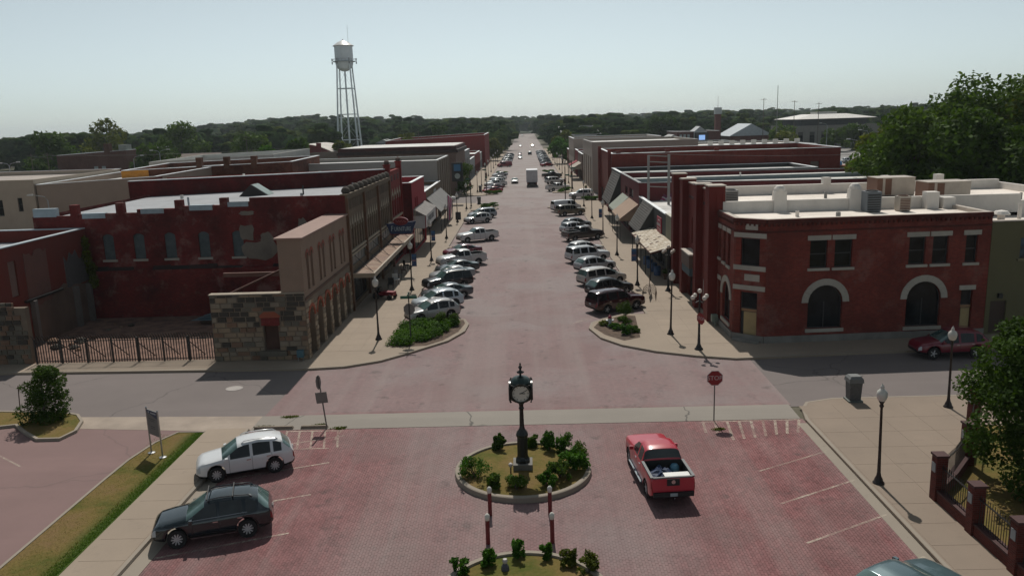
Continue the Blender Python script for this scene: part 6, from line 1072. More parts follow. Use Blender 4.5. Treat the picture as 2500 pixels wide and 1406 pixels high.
lc('pickup', 'white pickup with dark front in the left row', 'pickup', -8.3, 80.6, -5.1, 82.4, (0.50, 0.50, 0.49), ang=26)
lc('sedan', 'maroon car half hidden behind the white pickup', 'car', -8.3, 87.2, -5.8, 88.5, (0.13, 0.012, 0.03), win=CGLT)
lc('pickup', 'clean white pickup alone beyond the small kerb island on the left', 'pickup', -7.6, 97.8, -4.5, 99.5, (0.55, 0.55, 0.545), ang=26, win=CGLT)
lc('crossover', 'silver suv near the far end of the first left block', 'suv', -8.2, 116.6, -5.9, 117.9, (0.40, 0.40, 0.40), win=CGLT)
lc('minivan', 'pale blue minivan at the far end of the first left block', 'minivan', -8.0, 122.2, -5.5, 123.6, (0.26, 0.29, 0.32), win=CGLT)
lc('sedan', 'bright red car first in the second left block', 'car', -8.2, 167, -5.7, 168.4, MRED)
lc('sedan', 'dark red sedan, second in the second left block', 'car', -8.2, 174, -5.7, 175.4, (0.10, 0.008, 0.02), parts=1)
lc('pickup', 'white pickup with black rear in the second left block', 'pickup', -8.4, 181, -5.3, 182.7, WHT, parts=1)
lc('crossover', 'white suv, fourth in the second left block', 'suv', -8.2, 190, -5.9, 191.3, WHT, parts=1, win=CGLT)
lc('sedan', 'white sedan, fifth in the second left block', 'car', -8.2, 202, -5.7, 203.4, WHT, parts=1)
lc('sedan', 'silver car last before the second left kerb island', 'car', -8.2, 216, -5.7, 217.4, SIL, parts=1)
lc('van', 'red and white van beyond the second left kerb island', 'van', -8.4, 262, -5.4, 263.7, (0.20, 0.015, 0.025), parts=1)
lc('crossover', 'dark green car behind the red and white van', 'suv', -8.2, 272, -5.9, 273.3, (0.03, 0.06, 0.06), parts=1)
for k in range(7): lc('sedan' if k % 2 else 'crossover', 'small %s car far down the left row, %s past the red and white van' % (('white', 'silver', 'black', 'grey', 'white', 'silver', 'dark')[k], OW_[k]), 'car', -8.2, 284 + 9 * k, -5.7, 285.4 + 9 * k, (WHT, SIL, BLK, GRY, WHT, SIL, DGY)[k], parts=0)
rc('boxsuv', 'dark red suv first in the right row by the corner bed', 'suv', 5.6, 59.4, 8.1, 60.7, (0.035, 0.002, 0.006), win=CGL, rough=.2)
rc('crossover', 'black suv, second in the right row', 'suv', 5.8, 65.0, 8.1, 66.3, (0.012, 0.014, 0.016), win=CGLT)
rc('minivan', 'pale silver minivan, third in the right row', 'minivan', 5.5, 69.6, 8.0, 70.9, (0.42, 0.40, 0.37), win=CGLT)
rc('crossover', 'silver suv, fourth in the right row', 'suv', 5.5, 75.9, 7.8, 77.2, (0.36, 0.37, 0.38), win=CGLT)
rc('boxsuv', 'large white suv, fifth in the right row', 'suv', 5.0, 81.2, 7.6, 82.6, (0.52, 0.54, 0.55), ang=24)
rc('crossover', 'white car hidden behind the large white suv on the right', 'suv', 5.2, 86.0, 7.6, 87.2, WHT)
rc('pickup', 'dark grey pickup beyond the small kerb island on the right', 'pickup', 5.4, 96.6, 8.4, 98.2, (0.035, 0.03, 0.03), win=CGL)
rc('crossover', 'white suv behind the dark grey pickup', 'suv', 5.2, 103.2, 7.6, 104.5, (0.52, 0.53, 0.54))
rc('crossover', 'grey suv with pale roof behind the white suv in the right row', 'suv', 5.6, 107.4, 8.0, 108.7, (0.18, 0.20, 0.215))
rc('boxsuv', 'tan suv beside the white van on the right', 'suv', 5.4, 122.9, 8.0, 124.3, (0.13, 0.11, 0.075), ang=22)
rc('van', 'white cargo van at the far end of the first right block', 'van', 4.8, 128.8, 7.9, 130.3, (0.55, 0.56, 0.57), ang=22)
vehicle('boxsuv', 'white suv waiting in the far cross street', 'suv', 9.9, 151.2, 181, (0.54, 0.55, 0.56), win=CGLT); vehicle('boxsuv', 'black suv behind the white one in the far cross street', 'suv', 15.4, 150.8, 181, (0.006, 0.006, 0.008))
vehicle('crossover', 'white suv waiting at the left end of the far cross street', 'suv', -15.6, 152.5, 2, WHT, parts=1)
for i, (kd, lb, ct, yy, cl) in enumerate((('pickup', 'white work pickup first in the second right block', 'pickup', 167, WHT), ('boxsuv', 'white jeep style suv, second in the second right block', 'suv', 186, WHT), ('pickup', 'black pickup, third in the second right block', 'pickup', 205, BLK), ('sedan', 'bright red car beyond the second right kerb island', 'car', 258, MRED), ('crossover', 'silver suv behind the bright red car', 'suv', 270, SIL), ('crossover', 'black suv two past the bright red car', 'suv', 282, BLK), ('sedan', 'dark blue sedan three past the bright red car', 'car', 296, (0.01, 0.015, 0.03)))): rc(kd, lb, ct, 5.3, yy, 7.9, yy + 1.4, cl, parts=1)
for k in range(8): rc('sedan' if k % 2 else 'crossover', 'small %s car far down the right row, %s past the dark blue sedan' % (('white', 'silver', 'white', 'grey', 'black', 'silver', 'white', 'dark')[k], OW_[k]), 'car', 5.3, 308 + 9 * k, 7.8, 309.4 + 9 * k, (WHT, SIL, WHT, GRY, BLK, SIL, WHT, DGY)[k], parts=0)
for lb, x, y, h, cl, kd in (('silver car driving towards the camera beside the box truck', -3.0, 193, 270, (0.42, 0.40, 0.37), 'sedan'), ('white car approaching far up the street', -2.6, 318, 270, WHT, 'sedan'), ('red car following the white one far up the street', -2.8, 342, 270, (0.2, 0.03, 0.03), 'crossover'), ('dark car driving away far up the street', 1.3, 352, 90, DGY, 'crossover'), ('tiny white car near the far end of the street on the left lane', -3.6, 470, 270, WHT, 'sedan'), ('tiny silver car near the far end of the street on the right lane', 3.4, 455, 90, SIL, 'sedan'), ('pale speck of a car where the street meets the trees', -3.8, 800, 270, WHT, 'sedan')): vehicle(kd, lb, 'car', x, y, h, cl, parts=1, group=None, name='moving_car', win=CGLT)
BT = thing('box_truck', 'white box truck driving away up the middle of the street', 'truck', (1.0, 180.5, .012), RAD(90)); TB = plain('truck_white', (0.52, 0.52, 0.54), 0.5, 0, 0.06); MB().box(-.2, 5.6, -1.25, 1.25, 1.05, 3.7).obj('cargo_box', TB, BT, world=False); MB().hexa([(5.7, -1.05, .6), (7.6, -1.0, .6), (7.6, 1.0, .6), (5.7, 1.05, .6), (5.7, -1.0, 2.5), (6.7, -.95, 2.5), (6.7, .95, 2.5), (5.7, 1.0, 2.5)]).obj('cab', TB, BT, world=False); MB().box(-.25, -.205, -1.18, 1.18, 1.1, 3.6).obj('roller_door', plain('truck_door', (0.47, 0.47, 0.49), 0.5), BT, world=False); MB().box(-.45, 5.6, -1.1, 1.1, .55, 1.04).obj('chassis', UNDER, BT, world=False)
for s in (-1, 1): MB().box(-.47, -.452, s * .9 - .15, s * .9 + .15, .7, .9).obj('tail_light', TAIL, BT, world=False)
for xw in (1.1, 6.5):
    for s in (-1, 1): w = link('wheel', WC[(.40, 5)][0] if (.40, 5) in WC else ty, BT, (xw, s * .98, .4)); w.rotation_euler = (0, 0, 0 if s < 0 else math.pi); link('rim', WC[(.40, 5)][1], w)
# school buses and parked cars in the back lots
def bus(x, y, rz, lb):
    t = thing('school_bus', lb, 'bus', (x, y, 0), RAD(rz), 'school buses'); Y = plain('bus_yellow', (0.42, 0.19, 0.01), 0.45); MB().box(-5, 4, -1.2, 1.2, .6, 2.9).obj('body', Y, t, world=False); MB().hexa([(-4.9, -1.1, 2.9), (3.9, -1.1, 2.9), (3.9, 1.1, 2.9), (-4.9, 1.1, 2.9), (-4.8, -.7, 3.15), (3.8, -.7, 3.15), (3.8, .7, 3.15), (-4.8, .7, 3.15)]).obj('roof', plain('bus_roof', (0.45, 0.40, 0.3), 0.5), t, world=False); MB().hexa([(4.0, -1, .6), (5.6, -.9, .6), (5.6, .9, .6), (4.0, 1, .6), (4.0, -.95, 1.8), (5.4, -.8, 1.6), (5.4, .8, 1.6), (4.0, .95, 1.8)]).obj('bonnet', Y, t, world=False)
    for k in range(8): MB().box(-4.7 + k * 1.05, -3.85 + k * 1.05, -1.215, -1.202, 1.8, 2.6).obj('window', CGL, t, world=False)
    for xw in (-3, 4.4):
        for s in (-1, 1): w = link('wheel', WC[(.40, 5)][0], t, (xw, s * 1.08, .4)); w.rotation_euler = (0, 0, 0 if s < 0 else math.pi)
for k, (x, y) in enumerate(((72, 268), (84.5, 272), (96, 270))): bus(x, y, 2, 'yellow school bus behind the white roofs, %s of the line' % ('leftmost', 'middle one', 'rightmost')[k])
vehicle('crossover', 'white suv parked on the street beside the right trees', 'suv', 90.5, 232, 0, WHT, parts=1, group=None); vehicle('pickup', 'dark pickup parked behind the right trees', 'pickup', 86, 205, 20, DGY, parts=0, group=None)
for k, (x, y, c_) in enumerate(((62, 116, WHT), (66, 112, SIL), (72, 104, WHT), (80, 100, SIL), (76, 92, WHT))): vehicle('sedan', '%s car glimpsed under the big right trees, %s from the left' % ('white' if k % 2 == 0 else 'silver', OW_[k]), 'car', x, y, 80, c_, parts=0, group=None)
# ------------------------------------------------------------------ street furniture
POLE = plain('lamp_black', (0.016, 0.010, 0.009), 0.5); 
def globemat():
    m = N('lamp_globe'); m.base((0.62, 0.60, 0.55)); m.set(Roughness=0.25); m.b.inputs['Transmission Weight'].default_value = 0.15; m.b.inputs['Subsurface Weight'].default_value = 0.0; return m.mat
GLOBE = globemat()
pole_me = MB().lathe([(.24, 0), (.24, .05), (.19, .10), (.16, .22), (.10, .34), (.075, .5), (.062, 1.2), (.05, 3.35), (.07, 3.4), (.10, 3.46), (.06, 3.52), (.09, 3.6), (.13, 3.66)], 14).mesh('post', POLE, True)
globe_me = MB().lathe([(.10, 3.66), (.17, 3.72), (.215, 3.86), (.225, 3.98), (.19, 4.10), (.10, 4.18), (.07, 4.22), (.09, 4.27), (.05, 4.34), (.015, 4.40), (0, 4.46)], 16).mesh('globe', GLOBE, True)
banner_me = MB().box(.10, .52, -.012, .012, 2.15, 3.2).mesh('banner', plain('navy_banner', (0.035, 0.07, 0.16), 0.8, 0, 0.3, 4.0)); arm_me = MB().tube([(.03, 0, 3.22), (.55, 0, 3.22)], .014, 5).tube([(.03, 0, 2.13), (.55, 0, 2.13)], .014, 5).mesh('banner_arm', POLE)
bstrip = MB().box(.12, .50, -.016, .016, 2.55, 2.72).mesh('banner_stripe', plain('banner_print', (0.20, 0.13, 0.16), 0.8)); btop = MB().box(.12, .50, -.016, .016, 3.0, 3.12).mesh('banner_print', plain('banner_blue', (0.05, 0.14, 0.26), 0.8))
ORD = ['first', 'second', 'third', 'fourth', 'fifth', 'sixth', 'seventh', 'eighth', 'ninth', 'tenth', 'eleventh', 'twelfth', 'thirteenth', 'fourteenth', 'fifteenth', 'sixteenth']
def lamp(x, y, z, label, banner=0, lean=0.0, s=1.0):
    t = thing('street_lamp', label, 'street lamp', (x, y, z), 0, 'black globe street lamps'); t.scale = (s, s, s); t.rotation_euler = (0, RAD(lean), 0); link('post', pole_me, t); link('globe', globe_me, t)
    if banner: 
        for m_ in (banner_me, arm_me, bstrip, btop): o = link(m_.name.split('.')[0], m_, t); o.rotation_euler = (0, 0, 0 if banner > 0 else math.pi)
    return t
for i, y in enumerate((53.2, 69.6, 84.8, 101.4, 118.2, 136.5)): lamp(-10.4, y, .13, 'black lamp with white globe%s, %s from the corner on the left pavement' % (' and navy banner' if i in (1, 2) else '', ORD[i]), 1 if i in (1, 2) else 0, (.0, .6, -.4, .5, .2, 0)[i])
for i, y in enumerate((52.7, 69.2, 85.3, 101.3, 118.6, 135.5)): lamp(9.3, y, .13, 'black lamp with white globe%s, %s from the corner on the right pavement' % (' and navy banner' if i in (1, 3) else '', ORD[i]), -1 if i in (1, 3) else 0, (.8, 0, .4, .2, -.3, 0)[i])
for i, y in enumerate((170, 186, 203, 220, 238, 256, 275, 295)): lamp(-10.5, y, .13, 'distant globe lamp, %s beyond the far crossing on the left' % ORD[i]); lamp(9.4, y + 1, .13, 'distant globe lamp, %s beyond the far crossing on the right' % ORD[i])
lamp(13.4, 29.75, .13, 'black lamp with white globe on the near right pavement', 0, -1.2, .92); lamp(20.2, 37.9, .13, 'black lamp with white globe beside the leafy tree on the right', 0, -1.0, .92)
def cluster(x, y, label):
    t = thing('cluster_lamp', label, 'street lamp', (x, y, .13)); MB().lathe([(.27, 0), (.27, .05), (.20, .12), (.14, .25), (.10, .35), (.075, 1.0), (.06, 3.0), (.09, 3.05), (.05, 3.15), (.04, 3.55)], 14).obj('post', BLACK, t, True, False)
    for k in range(5):
        a = k * math.pi / 2 + .4; r = .5 if k < 4 else 0; z = 3.35 if k < 4 else 3.72
        if k < 4: MB().tube([(0, 0, 3.1), (r * .6 * math.cos(a), r * .6 * math.sin(a), 3.02), (r * math.cos(a), r * math.sin(a), 3.2)], .025, 6).obj('arm', BLACK, t, world=False)
        b = MB().lathe([(.0, -.14)] + [(.14 * math.sin(q * math.pi / 8), -.14 * math.cos(q * math.pi / 8)) for q in range(1, 8)] + [(0, .14)], 12, (r * math.cos(a), r * math.sin(a), z)); b.obj('globe', plain('cluster_globe', (0.62, 0.55, 0.48), 0.3), t, True, False)
cluster(10.4, 48.95, 'black lamp with five round globes at the right corner kerb'); cluster(11.5, 66.5, 'black lamp with five round globes beside the theatre')
# stop signs and street signs
def octo(b, r, y0, y1, c, m=0):
    P = [(c[0] + r * math.cos(RAD(22.5 + 45 * k)), c[2] + r * math.sin(RAD(22.5 + 45 * k))) for k in range(8)]
    b.add([(x, c[1] + y0, z) for x, z in P] + [(x, c[1] + y1, z) for x, z in P], [tuple(range(8)), tuple(range(15, 7, -1))] + [(k, 8 + k, 8 + (k + 1) % 8, (k + 1) % 8) for k in range(8)], m); fixb = b
    return b
STR = plain('stop_red', (0.22, 0.008, 0.012), 0.45); STW = plain('stop_white', (0.42, 0.38, 0.37), 0.5); GALV = plain('galvanised_post', (0.13, 0.12, 0.11), 0.6); SBACK = plain('sign_back', (0.16, 0.15, 0.14), 0.5, 0.3)
def stop(x, y, z, label, rz, h=2.1, face=True, street=False):
    t = thing('stop_sign', label, 'stop sign', (x, y, z), RAD(rz)); MB().box(-.025, .025, .0, .04, 0, h + .35).obj('post', GALV, t, world=False)
    b = octo(MB(), .40, -.012, -.004, (0, 0, h)); o = b.obj('border', STW, t, world=False); fix_normals(o.data); b = octo(MB(), .37, -.016, -.0125, (0, 0, h)); o = b.obj('face', STR, t, world=False); fix_normals(o.data); text('STOP', .30, STW, t, (0, -.019, h), (RAD(90), 0, 0), .002, 'lettering')
    b = octo(MB(), .40, -.0035, -.0005, (0, 0, h)); o = b.obj('back', SBACK, t, world=False); fix_normals(o.data); return t
stop(8.65, 37.03, .02, 'red stop sign on a thin post in the concrete band', 0, 2.15)
s2 = thing('back_facing_signs', 'two sign backs on a leaning post left of the clock', 'traffic sign', (-10.1, 37.25, .02), RAD(78)); s2.rotation_euler = (0, RAD(-5), 0); MB().box(-.03, .03, -.02, .02, 0, 2.7).obj('post', GALV, s2, world=False); b = octo(MB(), .36, .03, .05, (0, 0, 2.35)); o = b.obj('octagon_back', SBACK, s2, world=False); fix_normals(o.data); o.rotation_euler = (0, 0, RAD(84)); o.scale = (.9, 1, 1); MB().box(-.28, .28, -.05, -.03, 1.3, 1.85).obj('square_back', SBACK, s2, world=False)
tl = stop(-8.05, 52.2, .13, 'street name post with green blades over a stop sign back in the left bed', 180, 2.3); MB().box(-.55, .55, -.02, .02, 3.0, 3.2).obj('street_name_blade', plain('green_blade', (0.012, 0.10, 0.06), 0.5), tl, world=False); MB().box(-.015, .015, -.5, .5, 3.22, 3.40).obj('street_name_blade', plain('green_blade', (0.012, 0.10, 0.06), 0.5), tl, world=False); MB().box(-.035, .035, -.0, .05, 0, 3.45).obj('tall_post', BLACK, tl, world=False)
tr_ = thing('red_side_sign', 'red octagon sign seen edge-on on the five globe lamp at the right corner', 'stop sign', (10.35, 48.8, .13), RAD(-62)); b = octo(MB(), .38, -.012, -.004, (.36, -.16, 2.1)); o = b.obj('face', STR, tr_, world=False); fix_normals(o.data); text('STOP', .27, STW, tr_, (.36, -.176, 2.1), (RAD(90), 0, 0), .002); MB().box(.0, .4, -.16, -.0, 2.05, 2.1).obj('bracket', BLACK, tr_, world=False)
# the street clock
CK = thing('street_clock', 'black iron four faced street clock in the planted island', 'clock', (-.5, 31.8, .2)); CK.scale = (.87, .87, .87); KB = plain('clock_black', (0.008, 0.011, 0.010), 0.35, 0, 0.2)
MB().box(-.46, .46, -.46, .46, -.1, .30).obj('plinth', stucco('clock_plinth', (0.24, 0.23, 0.21), 0.4), CK, world=False)
MB().lathe([(.36, .30), (.36, .42), (.30, .5), (.27, .6), (.26, 1.55), (.29, 1.6), (.31, 1.7), (.25, 1.82), (.15, 1.95), (.12, 2.1), (.10, 2.9), (.11, 2.95), (.14, 3.0), (.10, 3.06), (.12, 3.2), (.22, 3.34), (.24, 3.4)], 8, a0=RAD(22.5)).obj('column', KB, CK, world=False)
hd = MB(); hz = 3.88; hd.prism([(-.46, -.34), (-.34, -.46), (.34, -.46), (.46, -.34), (.46, .34), (.34, .46), (-.34, .46), (-.46, .34)], 3.5, 4.24); hd.hexa([(-.26, -.26, 3.36), (.26, -.26, 3.36), (.26, .26, 3.36), (-.26, .26, 3.36), (-.46, -.46, 3.55), (.46, -.46, 3.55), (.46, .46, 3.55), (-.46, .46, 3.55)]); hd.obj('case', KB, CK, world=False)
dm = MB().lathe([(.50, 4.22), (.49, 4.32), (.43, 4.44), (.32, 4.53), (.15, 4.59), (0, 4.6)], 24, sy=1.0); dm.obj('dome', plain('clock_dome', (0.012, 0.03, 0.028), 0.3), CK, True, False)
MB().lathe([(.05, 4.58), (.05, 4.7), (.16, 4.74), (.18, 4.78), (.06, 4.84), (.05, 4.92), (.09, 4.98), (.09, 5.03), (.03, 5.1), (.05, 5.16), (0, 5.26)], 12).obj('finial', KB, CK, True, False)
CF = plain('clock_dial', (0.55, 0.52, 0.45), 0.4)
for k in range(4):
    a = k * math.pi / 2; M_ = Matrix.Rotation(a, 4, 'Z')
    b = MB().lathe([(.47, 0), (.47, .10), (.40, .10), (.40, .03)], 32); b.f = b.f[:-2]; b.m = b.m[:-2]; b.xf(M_ @ Matrix.Translation((0, -.46, hz)) @ Matrix.Rotation(RAD(90), 4, 'X')); o = b.obj('bezel', KB, CK, world=False); fix_normals(o.data)
    b = MB().lathe([(.415, 0), (.415, .012), (0, .012)], 32); b.xf(M_ @ Matrix.Translation((0, -.465, hz)) @ Matrix.Rotation(RAD(90), 4, 'X')); d_ = b.obj('dial', CF, CK, world=False)
    for q in range(12): b = MB().box(-.012, .012, -.004, 0, .30, .375); b.xf(M_ @ Matrix.Translation((0, -.478, hz)) @ Matrix.Rotation(RAD(30 * q), 4, 'Y')); b.obj('hour_mark', KB, d_, world=False)
    for ang, ln, w in ((92, .20, .02), (62, .31, .014)): b = MB().box(-w, w, -.008, 0, -.06, ln); b.xf(M_ @ Matrix.Translation((0, -.484, hz)) @ Matrix.Rotation(RAD(ang), 4, 'Y')); b.obj('hand', KB, d_, world=False)
for sx in (-1, 1):
    for sy in (-1, 1): MB().tube([(sx * .47, sy * .47, 3.45), (sx * .52, sy * .52, 3.6), (sx * .52, sy * .52, 4.2), (sx * .47, sy * .47, 4.34)], .05, 6).obj('corner_scroll', KB, CK, world=False)
bo_me = MB().lathe([(.085, 0), (.08, 1.12)], 12).mesh('post', plain('bollard_red', (0.13, 0.008, 0.010), 0.5)); ba_me = MB().lathe([(.088, 1.12), (.09, 1.2), (.098, 1.24), (.095, 1.34), (.05, 1.41), (0, 1.43)], 12).mesh('cap', plain('bollard_white', (0.55, 0.53, 0.48), 0.4), True)
for x, y, lb in ((-1.72, 27.97, 'far left'), (-1.7, 25.87, 'near left'), (.52, 27.94, 'far right'), (.54, 25.87, 'near right')):
    t = thing('bollard', 'red bollard with white round cap, %s of the four' % lb, 'bollard', (x, y, .02), 0, 'red bollards between the planted islands'); t.scale = (.92, .92, .80); link('post', bo_me, t); link('cap', ba_me, t)
fx = thing('garden_spotlight', 'small white spotlight on a stake in front of the clock', 'spotlight', (-1.0, 31.2, .2)); MB().tube([(0, 0, 0), (0, 0, .28)], .03).obj('stake', BLACK, fx, world=False); MB().lathe([(.05, .28), (.09, .34), (.09, .42), (.04, .46)], 10).obj('lamp_head', STW, fx, world=False)
fx = thing('garden_ornament', 'small grey white ornament in the near planted island', 'ornament', (-1.05, 23.9, .17)); MB().lathe([(.14, 0), (.12, .15), (.06, .25)], 8).obj('body', plain('ornament_dark', (0.06, 0.06, 0.08), 0.6), fx, world=False); MB().lathe([(.06, .25), (.09, .32), (.07, .40), (0, .42)], 8).obj('head', STW, fx, world=False)
# trash bins
def binn(x, y, z, label):
    t = thing('litter_bin', label, 'litter bin', (x, y, z)); MB().box(-.36, .36, -.36, .36, 0, .08).obj('foot', plain('bin_base', (0.14, 0.15, 0.14), 0.8), t, world=False); MB().hexa([(-.27, -.27, .08), (.27, -.27, .08), (.27, .27, .08), (-.27, .27, .08), (-.31, -.31, 1.0), (.31, -.31, 1.0), (.31, .31, 1.0), (-.31, .31, 1.0)]).obj('body', plain('bin_grey', (0.085, 0.085, 0.085), 0.7, 0, 0.2, 8.0), t, world=False); MB().hexa([(-.36, -.36, 1.0), (.36, -.36, 1.0), (.36, .36, 1.0), (-.36, .36, 1.0), (-.34, -.34, 1.2), (.34, -.34, 1.2), (.34, .34, 1.2), (-.34, .34, 1.2)]).hexa([(-.34, -.34, 1.2), (.34, -.34, 1.2), (.34, .34, 1.2), (-.34, .34, 1.2), (-.24, -.24, 1.32), (.24, -.24, 1.32), (.24, .24, 1.32), (-.24, .24, 1.32)]).obj('lid', plain('bin_lid', (0.13, 0.135, 0.135), 0.6), t, world=False)
binn(16.1, 39.15, .13, 'grey square litter bin on the near right corner'); binn(-8.7, 144.4, .13, 'dark litter bin at the far left corner'); binn(8.0, 143.5, .13, 'dark litter bin at the far right corner'); binn(-9.9, 170, .13, 'litter bin beyond the far crossing on the left')
# information sign
IS = thing('information_sign', 'grey information board with navy header on two steel posts in the lawn strip', 'sign', (-17.05, 34.1, .12), RAD(-36)); IG = plain('board_grey', (0.13, 0.13, 0.125), 0.6, 0, 0.05)
for s in (-1, 1): MB().lathe([(.16, 0), (.16, .03), (.05, .05), (.035, .08), (.035, 2.15), (.05, 2.17), (.02, 2.22)], 12, (s * .47, 0, 0)).obj('post', metal('steel_post', (0.35, 0.35, 0.35), 0.35, 0.8), IS, world=False)
MB().box(-.43, .43, -.02, .02, .95, 2.12).obj('board', IG, IS, world=False); MB().add([(-.43, -.024, 2.12), (.43, -.024, 2.12), (.43, -.024, 1.78), (-.2, -.024, 1.95), (-.43, -.024, 1.99)], [(0, 4, 3, 2, 1)]).obj('header', plain('board_navy', (0.01, 0.03, 0.07), 0.5), IS, world=False)
for z, w in ((1.70, .26), (1.61, .18), (1.35, .15), (1.26, .17)): MB().box(-.02 - w, -.02 + w, -.026, -.021, z, z + .035).obj('print_line', plain('board_print', (0.05, 0.05, 0.05), 0.6), IS, world=False)
MB().box(-.1, .36, -.03, -.026, 1.98, 2.04).obj('print_line', plain('board_white', (0.3, 0.33, 0.35), 0.5), IS, world=False); MB().lathe([(.05, 0), (.05, .004), (0, .004)], 10).xf(Matrix.Translation((-.25, -.026, 2.03)) @ Matrix.Rotation(RAD(90), 4, 'X')).obj('emblem', plain('board_white', (0.3, 0.33, 0.35), 0.5), IS, world=False)
tag(MB().tube([(-27.1, 40.2, .1), (-27.0, 40.2, 1.6)], .025).obj('marker_post', plain('rust_post', (0.05, 0.02, 0.018), 0.8)), 'thin rusty post by the left lot island', 'post')
# hydrant
HY = thing('fire_hydrant', 'silver fire hydrant with red bonnet in the right planting bed', 'hydrant', (5.5, 55.2, .14)); MB().lathe([(.17, 0), (.17, .06), (.12, .08), (.12, .5), (.15, .52), (.15, .58)], 12).obj('barrel', plain('hydrant_silver', (0.42, 0.45, 0.47), 0.4, 0.3), HY, world=False); MB().lathe([(.14, .58), (.13, .68), (.08, .76), (.03, .78), (.03, .84), (0, .84)], 12).obj('bonnet', plain('hydrant_red', (0.22, 0.01, 0.03), 0.4), HY, world=False)
for s in (-1, 1): MB().lathe([(.06, .0), (.06, .12), (.075, .12), (.075, .16), (0, .16)], 8).xf(Matrix.Translation((s * .1, 0, .42)) @ Matrix.Rotation(RAD(90 * s), 4, 'Y')).obj('nozzle', plain('hydrant_silver', (0.42, 0.45, 0.47), 0.4, 0.3), HY, world=False)
BK = thing('bicycle_rack', 'rusty sculpted bicycle rack of hoops on the right pavement', 'bicycle rack', (9.65, 64.6, .13), RAD(80)); RS = plain('rust_iron', (0.085, 0.055, 0.035), 0.85, 0, 0.4, 6.0)
for k in range(5): MB().tube([(-1.4 + k * .7, -.55, 0), (-1.4 + k * .7, -.5, .45), (-1.4 + k * .7, -.2, .7), (-1.4 + k * .7, .2, .7), (-1.4 + k * .7, .5, .45), (-1.4 + k * .7, .55, 0)], .025, 6).obj('hoop', RS, BK, world=False)
MB().hexa([(-1.9, -.04, .45), (0, -.14, .45), (1.9, -.04, .45), (0, .1, .45), (-1.9, -.04, .6), (0, -.14, .75), (1.9, -.04, .6), (0, .1, .75)]).obj('spine', RS, BK, world=False); MB().tube([(.5, 0, .6), (.5, 0, 1.7)], .03).obj('mast', RS, BK, world=False)
GM = thing('gas_meter', 'blue grey gas meter at the base of the stone corner', 'meter', (-14.45, 48.55, .13)); MB().box(-.2, .2, -.15, .15, .25, .7).obj('case', plain('meter_blue', (0.05, 0.12, 0.15), 0.6), GM, world=False)
for s in (-1, 1): MB().tube([(s * .15, 0, 0), (s * .15, 0, .26)], .03).obj('pipe', UG, GM, world=False)
GM = thing('gas_meter', 'pale green gas meter beside the corner brick building front', 'meter', (12.7, 54.9, .13)); MB().box(-.2, .2, -.2, .2, .25, .75).obj('case', plain('meter_green', (0.16, 0.20, 0.17), 0.6), GM, world=False); MB().tube([(0, -.3, 0), (0, -.3, .5), (0, .3, .5), (0, .3, 0)], .04).obj('pipe', plain('meter_green', (0.16, 0.20, 0.17), 0.6), GM, world=False)
def pot(x, y, label, s=1.0):
    t = thing('planter_urn', label, 'planter', (x, y, .13)); MB().lathe([(.16 * s, 0), (.1 * s, .08), (.12 * s, .2), (.26 * s, .5), (.29 * s, .55), (.2 * s, .52), (0, .5)], 12).obj('urn', plain('rust_urn', (0.11, 0.05, 0.03), 0.8), t, world=False)
    lv = leaves([(0, 0, .72 * s, .26 * s, .26 * s, .25 * s)], 160, .08, 3, LEAF_B); link('flowers', lv, t)
# benches, riding mower and goods under the furniture canopy
MW = thing('ride_on_mower', 'red ride-on mower parked under the furniture canopy', 'mower', (-12.2, 66.5, .13), RAD(-20)); MRD = plain('mower_red', (0.20, 0.012, 0.025), 0.4)
MB().box(-.3, .9, -.3, .3, .3, .62).obj('bonnet', MRD, MW, world=False); MB().box(-.9, -.3, -.35, .35, .35, .5).obj('seat_deck', MRD, MW, world=False); MB().box(-.8, -.4, -.22, .22, .5, .95).obj('seat', BLACK, MW, world=False); MB().tube([(-.15, 0, .6), (-.3, 0, .95)], .02).obj('steering_column', BLACK, MW, world=False)
for xw, r in ((.65, .2), (-.65, .28)):
    for s in (-1, 1): b = MB().lathe([(r * .4, -.08), (r, -.08), (r, .08), (r * .4, .08)], 14); b.xf(Matrix.Translation((xw, s * .45, r)) @ Matrix.Rotation(RAD(90), 4, 'X')); b.obj('wheel', TYRE, MW, world=False)
CHR = ('dark', 'white', 'grey', 'brown', 'black')
for k, y in enumerate((70.5, 72.6, 74.8, 77.5, 80.2)):
    t = thing('display_chair', '%s chair set out under the furniture canopy, %s from the mower' % (CHR[k], ORD[k]), 'chair', (-12.4 + .15 * (k % 2), y, .13), RAD(30 * k)); m_ = plain('chair_%d' % k, ((0.02, 0.02, 0.02), (0.4, 0.4, 0.39), (0.12, 0.12, 0.12), (0.07, 0.035, 0.02), (0.012, 0.012, 0.014))[k], 0.6)
    MB().box(-.26, .26, -.26, .26, .40, .47).obj('seat', m_, t, world=False); MB().box(-.26, .26, .22, .27, .47, .95).obj('backrest', m_, t, world=False)
    for sx in (-1, 1):
        for sy in (-1, 1): MB().box(sx * .22 - .025, sx * .22 + .025, sy * .22 - .025, sy * .22 + .025, 0, .398).obj('leg', m_, t, world=False)
FL = thing('feather_flag', 'tall pink and white feather flag on the left pavement', 'flag', (-11.6, 116.5, .13)); MB().tube([(0, 0, 0), (0, 0, 4.0), (.25, 0, 4.4)], .025).obj('pole', BLACK, FL, world=False)
def flagmat():
    m = N('flag_print'); w = m.n('ShaderNodeTexWave'); w.inputs['Scale'].default_value = 1.2; w.inputs['Distortion'].default_value = 4; m.l(m.pos(), w.inputs['Vector']); m.base(m.ramp(w.outputs['Fac'], [(0.45, (0.5, 0.42, 0.45)), (0.55, (0.45, 0.03, 0.15))])); return m.mat
